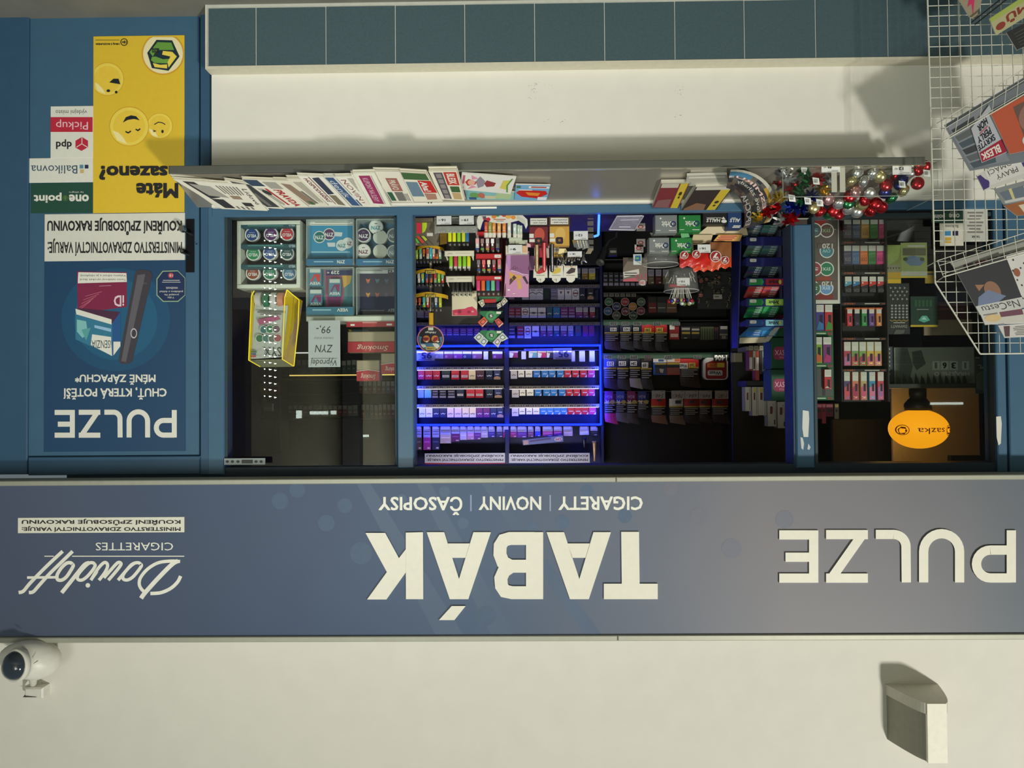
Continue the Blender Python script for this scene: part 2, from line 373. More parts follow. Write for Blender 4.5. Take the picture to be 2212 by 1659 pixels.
pn = part('panel', panel, sg)
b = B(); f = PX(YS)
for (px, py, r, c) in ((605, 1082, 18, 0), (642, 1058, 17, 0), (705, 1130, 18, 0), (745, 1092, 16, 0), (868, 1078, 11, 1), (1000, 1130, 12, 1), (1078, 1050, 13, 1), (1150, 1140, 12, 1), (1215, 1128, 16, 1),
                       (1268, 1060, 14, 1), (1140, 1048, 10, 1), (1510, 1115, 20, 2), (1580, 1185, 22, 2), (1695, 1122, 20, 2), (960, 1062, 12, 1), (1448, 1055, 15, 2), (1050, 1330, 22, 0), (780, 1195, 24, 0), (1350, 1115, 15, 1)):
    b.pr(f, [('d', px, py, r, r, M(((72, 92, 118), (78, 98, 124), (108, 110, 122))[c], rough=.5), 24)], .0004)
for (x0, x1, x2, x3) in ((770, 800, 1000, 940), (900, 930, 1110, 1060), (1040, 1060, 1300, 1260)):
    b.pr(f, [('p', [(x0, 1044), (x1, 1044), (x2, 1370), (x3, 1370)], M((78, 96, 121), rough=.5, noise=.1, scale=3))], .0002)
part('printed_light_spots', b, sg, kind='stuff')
for (a, c) in ((-260, 1331.2), (1332.2, 2420)):
    xa, xc = P(c, 1200, YS).x, P(a, 1200, YS).x
    part('bottom_rail', B().cbox(xa, xc, YS - .012, -.001, zr0, zr1, alu, .003), sg)
    part('top_rail', B().cbox(xa, xc, YS - .012, -.001, zr2, zr3, alu, .003), sg)
lt = M((236, 232, 214), rough=.45, noise=.03)
f = PX(YS)
def letter(polys=None, strokes=None, w=0, nm='letter'):
    b = B()
    for pts in polys or []:
        n = len(pts); v = [f(u, q, .008) for u, q in pts] + [f(u, q, 0) for u, q in pts]
        b.add(v, [tuple(range(n))] + [(i, (i + 1) % n, n + (i + 1) % n, n + i) for i in range(n)], lt)
    for st in strokes or []: b.stroke(f, st, w, lt, .008, .008)
    return part(nm, b, sg)
def zz(l, ox=740., oy=1020., k=2.989): return [(ox + x / k, oy + y / k, *r) for x, y, *r in l]
T_ = [zz([(2035, 820), (1687, 820), (1687, 720), (1803, 720), (1799, 385), (1914, 385), (1918, 720), (2035, 720)])]
def A_(x0, x1, ax0, ax1): 
    return [zz([(x0, 387), (x0 + 113, 387), (ax0 + (ax1 - ax0) * .5, 690), (ax0 + (ax1 - ax0) * .5, 820), (ax0, 820)]),
            zz([(x1, 387), (ax1, 820), (ax0 + (ax1 - ax0) * .5, 820), (ax0 + (ax1 - ax0) * .5, 690), (x1 - 113, 387)]),
            zz([(x0 + 137, 460), (x1 - 137, 460), (x1 - 165, 553), (x0 + 165, 553)])]
letter(T_); letter(A_(1317, 1733, 1468, 1590)); 
Bst = [zz([(1240, 387), (1240, 820)]), zz([(1240, 428), (1080, 428), (1040, 440), (1018, 475), (1016, 530), (1035, 580), (1085, 607), (1240, 607)]),
       zz([(1240, 778), (1095, 778), (1048, 768), (1026, 735), (1022, 685), (1042, 640), (1090, 607), (1240, 607)])]
letter(None, [Bst[0]], 36); bb = [o for o in sg.children if o.name.startswith('letter')][-1]
b = B(); b.stroke(f, Bst[0], 37, lt, .008, .008); b.stroke(f, Bst[1], 28, lt, .0081, .008); b.stroke(f, Bst[2], 28, lt, .0082, .008)
bb.data = b.mesh('letter', ORG[sg.name])
letter(A_(543, 958, 692, 812) + [zz([(622, 955), (722, 955), (795, 864), (705, 864)])])
letter([zz([(408, 390), (519, 387), (521, 820), (409, 820)]), zz([(148, 392), (275, 392), (364, 555), (286, 645)]), zz([(158, 822), (283, 822), (408, 648), (408, 498), (364, 555), (286, 645)])])
def pulze(ox, oy, k, w, fn, b, m, dep):                       # five letters as strokes, in the poster's own pixels
    q = lambda l: [(ox + x / k, oy + y / k) for x, y in l]
    arc = lambda cx, cy, r, a0, a1, n=9: [(cx + r * math.cos(math.radians(a0 + (a1 - a0) * i / n)), cy + r * math.sin(math.radians(a0 + (a1 - a0) * i / n))) for i in range(n + 1)]
    E = [[(632, 405), (884, 405)], [(672, 549), (850, 549)], [(632, 684), (884, 684)], [(854, 377), (854, 712)]]
    Z = [[(934, 403), (1204, 403)], [(1168, 403), (970, 684)], [(934, 684), (1204, 684)]]
    Lp = [[(1255, 402), (1370, 402)] + arc(1370, 482, 80, -90, 0) + [(1452, 712)]]
    U = [[(1564, 712), (1564, 515)] + arc(1680, 513, 116, 180, 360, 14) + [(1796, 712)]]
    Pp = [[(2130, 375), (2130, 712)], [(2130, 503), (1995, 503)] + arc(1995, 593, 90, -90, -270, 12) + [(2130, 683)]]
    for st in (Pp, U, Lp, Z, E):
        bb = B() if b is None else b
        for i, l in enumerate(st): bb.stroke(fn, q(l), w, m, dep + i * .0001, dep * .9)
        if b is None: part('letter', bb, sg)
pulze(1472, 1020, 2.989, 20, f, None, lt, .008)
# small line and side logo
lw = M((240, 238, 224), rough=.5)
for nm_, l_ in (('word', [('t', 'CIGARETY', 1206, 1072, 1388.4, 1102, lw, .02)]), ('word', [('t', 'NOVINY', 1034, 1072, 1169, 1102, lw, .02)]), ('word', [('t', 'ČASOPISY', 817.6, 1073, 998.6, 1112.5, lw, .02)]),
               ('divider', [('r', 1187, 1069, 1190, 1104, M((150, 164, 190)))]), ('divider', [('r', 1015.7, 1069, 1018.7, 1104, M((150, 164, 190)))])): part(nm_, B().pr(f, l_, .001), sg)

b = B(); g = lambda l: zz(l, 0)
def ell(cx, cy, rx, ry, sl, n=16): return [(cx + rx * math.cos(2 * math.pi * i / n) - sl * ry * math.sin(2 * math.pi * i / n), cy + ry * math.sin(2 * math.pi * i / n)) for i in range(n + 1)]
SL = .72
def smooth(p, k=6):
    q = [p[0]] + list(p) + [p[-1]]; o = []
    for i in range(1, len(q) - 2):
        for j in range(k):
            t = j / k; a, b_, c, d = q[i - 1], q[i], q[i + 1], q[i + 2]
            o.append(tuple(.5 * (2 * b_[m] + (c[m] - a[m]) * t + (2 * a[m] - 5 * b_[m] + 4 * c[m] - d[m]) * t * t + (3 * b_[m] - a[m] - 3 * c[m] + d[m]) * t ** 3) for m in (0, 1)))
    return o + [p[-1]]
g = lambda l: zz(l, 30, 1180, 3.342)
for l, w in (([(918, 376), (945, 338), (1040, 232), (1140, 132), (1185, 106)], 9.5), ([(1200, 110), (1130, 107), (1040, 120), (965, 165), (915, 225), (905, 272), (920, 308), (948, 335)], 7), ([(985, 341), (1060, 335), (1130, 305), (1180, 260), (1204, 215)], 7.5),
             ([(918, 132), (900, 119), (868, 124), (825, 160), (790, 205), (790, 236), (820, 243), (858, 222), (898, 176), (920, 142), (916, 128)], 7), ([(752, 245), (800, 188), (848, 134), (880, 119)], 7),
             ([(752, 240), (776, 200), (780, 140), (764, 117), (742, 122), (700, 172), (660, 225), (645, 245)], 0), ([(682, 245), (730, 190), (770, 138), (770, 120), (748, 120), (705, 165), (650, 228)], 7),
             ([(614, 245), (655, 192), (676, 146), (668, 120), (645, 122), (605, 165), (556, 245)], 7), ([(556, 245), (592, 196), (600, 180)], 6),
             ([(584, 132), (570, 119), (540, 124), (498, 162), (462, 208), (462, 238), (490, 244), (525, 222), (566, 176), (586, 142), (582, 128)], 7), ([(345, 336), (400, 268), (470, 180), (512, 132), (545, 119)], 8.5),
             ([(425, 132), (408, 119), (378, 124), (340, 160), (312, 208), (316, 240), (345, 244), (378, 222), (410, 176), (428, 142), (423, 128)], 7.5),
             ([(108, 334), (140, 328), (182, 282), (260, 196), (340, 118), (424, 36)], 7.5), ([(34, 334), (68, 324), (112, 272), (190, 190), (270, 112), (352, 36)], 7.5), ([(95, 226), (298, 224)], 5.5), ([(420, 72), (1230, 72)], 2), ([(220, 72), (288, 72)], 2)):
    if w: b.stroke(f, g(smooth(l) if len(l) > 2 and w != 2 else l), w, lw, .001 + .00003 * len(b.f) % .0004)
b.pr(f, [('d', 30 + 534 / 3.342, 1180 + 282 / 3.342, 5, 5, lw, 14)], .001)
part('script_lettering', b, sg, 'white sloping script lettering with a thin rule')
part('lettering', B().pr(f, [('t', 'CIGARETTES', 206.5, 1172, 374, 1189, lw, .015)], .001), sg)
wb = part('warning_strip', B().fbox(38.5, 1117.7, 398, 1150.8, YS - .002, .002, M((226, 224, 206), rough=.5), .0005), sg, 'white warning strip in black capitals')
part('lettering', B().pr(PX(YS - .0022), [('t', 'KOUŘENÍ ZPŮSOBUJE RAKOVINU', 47, 1121, 390, 1135, mp(INK), .02), ('t', 'MINISTERSTVO ZDRAVOTNICTVÍ VARUJE:', 47, 1136.5, 390, 1149, mp(INK), .02)], .0008), wb)
# ================================================================ ALARM SIREN
ybx = -.20; zb = 1.0
zb = P(1912, 1478, 0).z; zt = P(1912, 1597, 0).z
al = thing('alarm_siren', 'cream wedge-shaped alarm siren box mounted high on the wall', 'alarm siren', (P(1970, 1478, 0).x, 0, zb))
xr, xl = P(1912, 1500, 0).x, P(2026, 1500, 0).x; fr, fl = P(2003, 1560, ybx).x, P(2044, 1560, ybx).x
def plan(sh=0.0):
    p = [(xr - sh, 0)]
    for i in range(1, 9): t = i / 9; p.append((xr - sh + (fr - xr) * t - .0, ybx * (1 - (1 - t) ** 1.6) * 1.0 + sh * t))
    p += [(fr, ybx + sh), (fl, ybx + sh)]
    for i in range(1, 9): t = i / 9; p.append((fl + (xl + sh - fl) * t, (ybx + sh) * (1 - t ** 1.6)))
    p.append((xl + sh, 0)); return p
def vprism(pts, za, zc, m):
    n = len(pts); v = [(x, y, za) for x, y in pts] + [(x, y, zc) for x, y in pts]
    return B().add(v, [tuple(range(n - 1, -1, -1)), tuple(range(n, 2 * n))] + [(i, (i + 1) % n, n + (i + 1) % n, n + i) for i in range(n)], m)
part('body', vprism(plan(.006), zb + .0, zt, M((158, 156, 140), rough=.7)), al, 'grey curved side panels')
part('base_band', vprism(plan(0), zb - .001, zb + .042, M((206, 203, 186), rough=.5)), al)
part('front_spine', bx(fl - .001, fr + .001, ybx - .004, ybx + .05, zb, zt + .002, M((232, 228, 208), rough=.5)), al)
# ================================================================ SECURITY CAMERA
cm = thing('security_camera', 'white egg-shaped security camera with dark dome lens beside the sign', 'camera', P(60, 1470, 0))
wp = M((222, 220, 208), rough=.4)
c0 = P(66, 1424, -.13)
def ovoid(c, a, u, rx, rl, m, n=24, k=14):
    b = B(); a = a.normalized(); u = (u - a * u.dot(a)).normalized(); w = a.cross(u); v = []
    for j in range(k + 1):
        t = math.pi * j / k; h = -math.cos(t) * rl; r = math.sin(t) * rx * (1 + .12 * math.cos(t))
        for i in range(n): v.append(c + a * h + (u * math.cos(2 * math.pi * i / n) + w * math.sin(2 * math.pi * i / n)) * r)
    return b.add(v, [(j * n + i, j * n + (i + 1) % n, (j + 1) * n + (i + 1) % n, (j + 1) * n + i) for j in range(k) for i in range(n)], m, True)
ad_ = Vector((.75, -.40, -.28)).normalized()
part('body', ovoid(c0, ad_, Vector((0, 0, 1)), .078, .115, wp), cm)
lc = P(32, 1438, -.21)
b = B(); b.lathe((0, 0, 0), [(.058, -.004), (.058, .0), (.054, .012), (.046, .024), (.032, .033), (.016, .038), (.004, .0395)], 28, M((44, 54, 62), rough=.12, coat=.6))
mt = Matrix.Translation(lc) @ Vector((.30, -1, -.12)).to_track_quat('Z', 'Y').to_matrix().to_4x4()
b.v = [mt @ v for v in b.v]; part('lens_dome', b, cm, 'dark glossy lens dome')
b = B(); b.lathe((0, 0, 0), [(.064, -.02), (.066, 0), (.062, .004), (.058, .003)], 28, wp); b.v = [mt @ v for v in b.v]; part('lens_ring', b, cm)
for (px, py, dx, dy) in ((53, 1402, 7, 4), (77, 1431, 5, -3)):
    part('vent_slot', B().add([P(px - dx, py - dy, -.216), P(px - dx + 1, py - dy - 2, -.216), P(px + dx, py + dy - 2, -.2135), P(px + dx, py + dy, -.2135)], [(0, 1, 2, 3)], M((70, 72, 68))), cm)
b = B(); a = P(72, 1474, -.03); b.cyl(P(72, 1462, -.1), P(72, 1480, -.02), .016, .012, 14, wp); b.cyl(P(72, 1480, -.02), P(72, 1480, 0), .03, .034, 18, wp)
part('bracket', b, cm)
jb = part('junction_box', fz(52, 1486, 92, 1510, -.05, .05, wp, .006), cm)
part('label_plate', B().add([P(49, 1506, -.056), P(78, 1506, -.052), P(90, 1492, -.03), P(62, 1492, -.034)], [(0, 1, 2, 3)], M((74, 76, 72), rough=.4)), cm)
# ================================================================ POSTERS AND STICKERS ON THE DOOR
YP2 = YD - .004
def poster(name, px0, py0, px1, py1, m, label, cat, items, Y=None, t=.004, parts=()):
    Y = YP2 if Y is None else Y
    root = thing(name, label, cat, P((px0 + px1) / 2, py0, Y))
    part('board', B().fbox(px0, py0, px1, py1, Y, t, m, .001), root)
    if items: part('print', B().pr(PX(Y), items), root)
    return root
yel = mp((226, 190, 52)); yl = mp((240, 212, 84)); ylt = mp((246, 230, 160)); or_ = mp((214, 160, 40)); ik = mp(INK); bk = mp((24, 34, 40)); wh = mp((226, 224, 212))
it = []
def ball(x, y, r, cut=None):
    o = []
    for k, (rr, m) in enumerate(((1, or_), (.965, yl), (.80, mp((236, 200, 66))), )):
        pts = [(x + r * rr * math.cos(2 * math.pi * i / 30), y + r * rr * math.sin(2 * math.pi * i / 30)) for i in range(30)]
        if cut: pts = [(max(cut, a), b) for a, b in pts]
        o.append(('p', pts, m))
    o.append(('p', [(max(cut or -1e9, x - r * .85), y + r * .2), (max(cut or -1e9, x - r * .6), y + r * .7), (x - r * .1, y + r * .9), (x - r * .3, y + r * .55), (max(cut or -1e9, x - r * .55), y + r * .3)], ylt))
    return o
it += ball(232, 171, 36, 204.5) + ball(345, 272, 28) + ball(279, 273, 43)
it += [('p', [(236, 178), (245, 170), (256, 170), (260, 182), (247, 180)], bk), ('d', 234, 196, 4, 3, bk), ('d', 251, 199, 3, 3, bk)]
it += [('p', [(265, 265), (272, 253), (283, 249), (294, 251), (302, 260), (290, 257), (276, 259)], bk), ('s', [(271, 284), (277, 287), (283, 283)], 3, bk), ('s', [(293, 279), (298, 282), (303, 278)], 3, bk)]
it += [('s', [(333, 269), (342, 264), (350, 265), (357, 269)], 2, bk), ('d', 351, 284, 2.6, 3.6, bk), ('s', [(330, 281), (336, 283), (331, 285)], 1.6, bk)]
cp = [(x, y) for x, y in [(352 + 46 * math.cos(2 * math.pi * i / 36), 116 + 46 * math.sin(2 * math.pi * i / 36)) for i in range(36)]]
cp = [(min(x, 396.5), max(y, 79.5)) for x, y in cp]
it += [('p', cp, or_), ('p', [(min(396, 352 + 43 * math.cos(2 * math.pi * i / 36)), max(80, 116 + 43 * math.sin(2 * math.pi * i / 36))) for i in range(36)], mp((238, 226, 176))),
       ('p', [(318, 114), (338, 86), (372, 87), (388, 122), (364, 153), (328, 147)], mp((24, 46, 56))), ('p', [(323, 113), (340, 91), (370, 92), (376, 108), (340, 108), (330, 122)], mp((104, 156, 62))),
       ('p', [(328, 123), (336, 122), (352, 128), (366, 127), (366, 137), (334, 136), (326, 130)], mp((112, 162, 66))), ('p', [(330, 136), (346, 140), (361, 139), (361, 148), (334, 145)], yl),
       ('p', [(352, 110), (372, 112), (382, 122), (364, 146), (362, 134), (368, 122), (350, 118)], yl),
       ('t', 'sazka', 328, 104, 344, 118, bk, .03), ('t', 'Máte', 294, 395, 385, 428, ik, .035), ('t', 'sazeno?', 214, 358, 362, 389, ik, .035),
       ('o', 268, 91, 8, 8, .2, bk), ('t', '18+', 263, 88, 273, 94, bk, .03), ('t', 'HRAJ S ROZUMEM', 207, 92, 258, 97, bk, .03), ('r', 206, 86, 258, 86.8, bk)]
poster('poster', 201, 77, 398, 459, yel, 'yellow betting poster with round smiling faces on the blue door', 'poster', it)
gr = mp((34, 76, 62))
p = poster('sticker', 66, 395, 200, 460, gr, 'dark green parcel point sticker with white lettering, beside the yellow poster', 'sticker', [
    ('t', 'one', 149, 420, 192, 435, wh, .03), ('t', 'point', 73, 416, 133, 438, wh, .03), ('t', 'by allegro', 149, 413, 180, 417, wh, .005),
    ('o', 141, 428, 6, 6, .2, mp((88, 120, 64))), ('p', [(141, 423), (145, 427), (141, 433), (137, 427)], mp((88, 120, 64)))], YP2 + .002, .002)
poster('sticker', 58, 341, 201, 394, wh, 'white parcel service sticker with three small coloured squares on the door', 'sticker', [
    ('t', 'Balíkovna', 67, 357, 167, 375, mp((60, 84, 104)), .01), ('r', 183, 356, 191, 364, mp((32, 52, 80))), ('r', 172, 356, 180, 364, mp((90, 140, 160))), ('r', 173, 366, 181, 374, mp((206, 178, 120)))], YP2 + .001, .003)
rd = mp((190, 40, 62))
poster('sticker', 109, 229, 201, 341, wh, 'white courier pick-up sticker with a red band and red cube emblem', 'sticker', [
    ('r', 109, 253, 200, 285, rd), ('t', 'Pickup', 121, 258, 190, 280, mp((238, 200, 204)), .012), ('t', 'výdejní místo', 120, 235, 188, 247, mp((110, 108, 104)), .005),
    ('p', [(177, 296), (190, 304), (190, 318), (176, 326), (163, 319), (163, 304)], rd), ('s', [(177, 311), (177, 297)], 1.6, wh), ('s', [(176, 311), (165, 318)], 1.6, wh), ('s', [(177, 311), (189, 318)], 1.6, wh),
    ('t', 'dpd', 121, 301, 155, 322, ik, .02)], YP2, .003)
navy = mp((28, 66, 100)); teal = mp((30, 84, 112))
bp = poster('poster', 95, 563, 400, 975, navy, 'tall dark blue poster of a heater stick and two boxes, fixed to the door', 'poster', [
    ('p', [(250 + 118 * math.cos(2 * math.pi * i / 30), 690 + 112 * math.sin(2 * math.pi * i / 30)) for i in range(30)], mp((26, 78, 112))),
    ('p', [(250 + 90 * math.cos(2 * math.pi * i / 30), 690 + 88 * math.sin(2 * math.pi * i / 30)) for i in range(30)], mp((30, 90, 124))),
    ('t', 'MÉNĚ ZÁPACHU*', 162, 809, 336, 831, wh, .025), ('t', 'CHUŤ, KTERÁ POTĚŠÍ', 137, 836, 360, 863, wh, .025),
    # upper box
    ('p', [(166, 586), (274, 588), (274, 663), (168, 677)], mp((128, 34, 70))), ('p', [(169, 588), (273, 590), (274, 609), (168, 612)], wh),
    ('t', 'Tento tabákový výrobek škodí', 172, 601, 272, 606, ik, .01), ('t', 'Vašemu zdraví a je návykový.', 172, 592, 272, 598, ik, .01), ('t', 'iD', 246, 638, 268, 662, mp((224, 200, 208)), .02),
    ('s', [(214, 618), (240, 617)], 1.2, mp((190, 130, 150)))] +
    [('s', [(168 + 4 * k, 672 - 8 * k), (196 + 6 * k, 650 - 5 * k)], 1, mp((200, 110, 130))) for k in range(5)] + [
    # lower box
    ('p', [(163, 666), (242, 699), (243, 769), (163, 733)], mp((52, 120, 148))), ('p', [(242, 699), (260, 674), (261, 745), (243, 769)], mp((34, 86, 140))), ('p', [(176, 666), (260, 674), (242, 699), (163, 668)], mp((76, 40, 66))),
    ('p', [(163, 667), (241, 690), (241, 701), (165, 679)], wh), ('p', [(199, 722), (240, 728), (242, 769), (196, 745)], wh), ('p', [(245, 738), (260, 738), (260, 748), (245, 768)], wh), ('t', 'iSENZIA', 198, 735, 240, 752, mp((52, 66, 74)), .01),
    ('p', [(204, 702), (240, 710), (240, 717), (204, 708)], mp((150, 190, 220))), ('p', [(166, 690), (186, 694), (190, 722), (178, 730), (166, 716)], mp((130, 190, 190))), ('p', [(176, 712), (196, 708), (186, 736)], mp((90, 160, 160))),
    # heater stick
    ('p', [(291, 592), (296, 584), (310, 582), (325, 586), (329, 594), (286, 780), (279, 786), (262, 786), (256, 778)], mp((62, 58, 66))), ('p', [(297, 594), (314, 592), (272, 782), (262, 780)], mp((96, 92, 98))),
    ('o', 289, 720, 7, 11, .25, mp((190, 188, 188))), ('t', 'PULZE', 309, 610, 317, 614, mp((110, 106, 112))),
    # age sticker
    ('p', [(351, 585), (384, 584), (400, 600), (400, 638), (385, 652), (352, 652), (338, 638), (338, 602)], mp((150, 176, 140))), ('p', [(352, 587), (384, 586), (399, 601), (399, 637), (384, 650), (353, 650), (340, 637), (340, 603)], mp((24, 44, 84))),
    ('d', 369, 595, 6, 6, mp((180, 60, 76))), ('t', '18', 366, 592, 373, 598, wh), ('r', 352, 605, 388, 606, wh), ('r', 350, 609, 390, 610, wh), ('t', 'požádáme o doklad', 345, 627, 395, 632, wh, .01), ('t', 'prodejně Vás', 355, 634, 386, 639, wh, .01), ('t', 'V této', 362, 641, 376, 645, wh, .01), ('t', 'totožnosti.', 358, 620, 384, 625, wh, .01)])
b = B()
kx = (382 - 118) / ((2162 - 632)); ky = (945 - 886) / (712 - 377)
def pf(u, v, h=0): return P(118 + (u - 632) * kx, 886 + (v - 377) * ky, YP2 - h)
pulze(0, 0, 1, 62, pf, b, wh, .0012); part('lettering', b, bp)
poster('warning_plate', 96, 461, 399, 563, mp((218, 216, 204)), 'white warning plate in tall black capitals on the door', 'plate', [
    ('t', 'KOUŘENÍ ZPŮSOBUJE RAKOVINU', 102, 470, 393, 508, ik, .03), ('t', 'MINISTERSTVO ZDRAVOTNICTVÍ VARUJE:', 103, 515, 393, 553, ik, .02)])
# ================================================================ STEEL TRAY ON THE SILL
YL = -.25
zl0 = P(1100, 349, YL).z; zl1 = P(1100, 366, YL).z; zsil = P(1100, 441, YF).z
x0, x1 = P(2000, 355, YL).x, P(364, 355, YL).x
tr = thing('steel_tray', 'long stainless steel paper tray along the window sill', 'tray', ((x0 + x1) / 2, -.12, zl0))
part('lip', B().cbox(x0, x1, YL, YL + .012, zl0, zl1, steeldk, .003), tr)
part('lip_edge', bx(x0, x1 - .85, YL, YL + .014, zl1, zl1 + .003, M((206, 204, 184), rough=.25, metal=.8)), tr)
T0 = Vector((0, YL + .012, zl1 - .008)); T1 = Vector((0, YF - .002, zsil))
tb = B().add([(x0, T0.y, T0.z), (x1, T0.y, T0.z), (x1, T1.y, T1.z), (x0, T1.y, T1.z), (x0, T0.y, T0.z - .006), (x1, T0.y, T0.z - .006), (x1, T1.y, T1.z - .006), (x0, T1.y, T1.z - .006)],
             [(0, 1, 2, 3), (7, 6, 5, 4), (0, 4, 5, 1), (2, 6, 7, 3), (1, 5, 6, 2), (3, 7, 4, 0)], steel)
part('bottom', tb, tr)
part('end_plate', B().add([(x1 - .004, YL, zl0), (x1, YL, zl0), (x1, -.001, zl0 + .02), (x1 - .004, -.001, zl0 + .02), (x1 - .004, YL, zl1), (x1, YL, zl1), (x1, -.001, zsil - .02), (x1 - .004, -.001, zsil - .02)],
                          [(0, 1, 2, 3), (7, 6, 5, 4), (0, 4, 5, 1), (2, 6, 7, 3), (1, 5, 6, 2), (3, 7, 4, 0)], steeldk), tr)
b = B()
for px in (926, 932): 
    a = P(px, 439, .0); b.cyl(a, a + Vector((0, -.006, 0)), .003, .003, 8, M((210, 210, 200), rough=.2, metal=1))
part('rivet', b, tr)
single('price_strip', B().fbox(1017, 446.5, 1073, 450.5, YF - .0065, .003, mp((236, 234, 224)), .0005), 'blank white label strip stuck on the blue sill rail', 'label')
TN = Vector((0, -(T1.z - T0.z), (T1.y - T0.y))).normalized()
def TR(px, py, h): return PL(px, py, T0 + TN * h, TN)
def TQ(ul, ur, lr, ll, h, turn=True):        # four photo corners on the tray, h above it
    a, b_, c, d = [TR(q[0], q[1], h if len(q) < 3 else q[2]) for q in (ul, ur, lr, ll)]
    return Q4(a, d, c, b_) if turn else Q4(b_, a, d, c)
cream = (206, 200, 180); red = mp((176, 48, 52)); gy = mp((120, 116, 108)); dk = mp((58, 56, 56)); mag = mp((160, 52, 96)); bl = mp((62, 92, 132)); grn = mp((72, 104, 62)); tan = mp((158, 136, 110)); lgy = mp((168, 164, 152))
def lines(u0, v0, u1, v1, n, m): return [('r', u0, v0 + (v1 - v0) * k / n, u1 - (.03 if k % 3 else .1) * (u1 - u0), v0 + (v1 - v0) * (k + .45) / n, m) for k in range(n)]
def z3(*l): return [(340 + x / 5.027, 330 + y / 5.027) for x, y in l]
def z4(*l): return [(760 + x / 4.608, 330 + y / 4.608) for x, y in l]
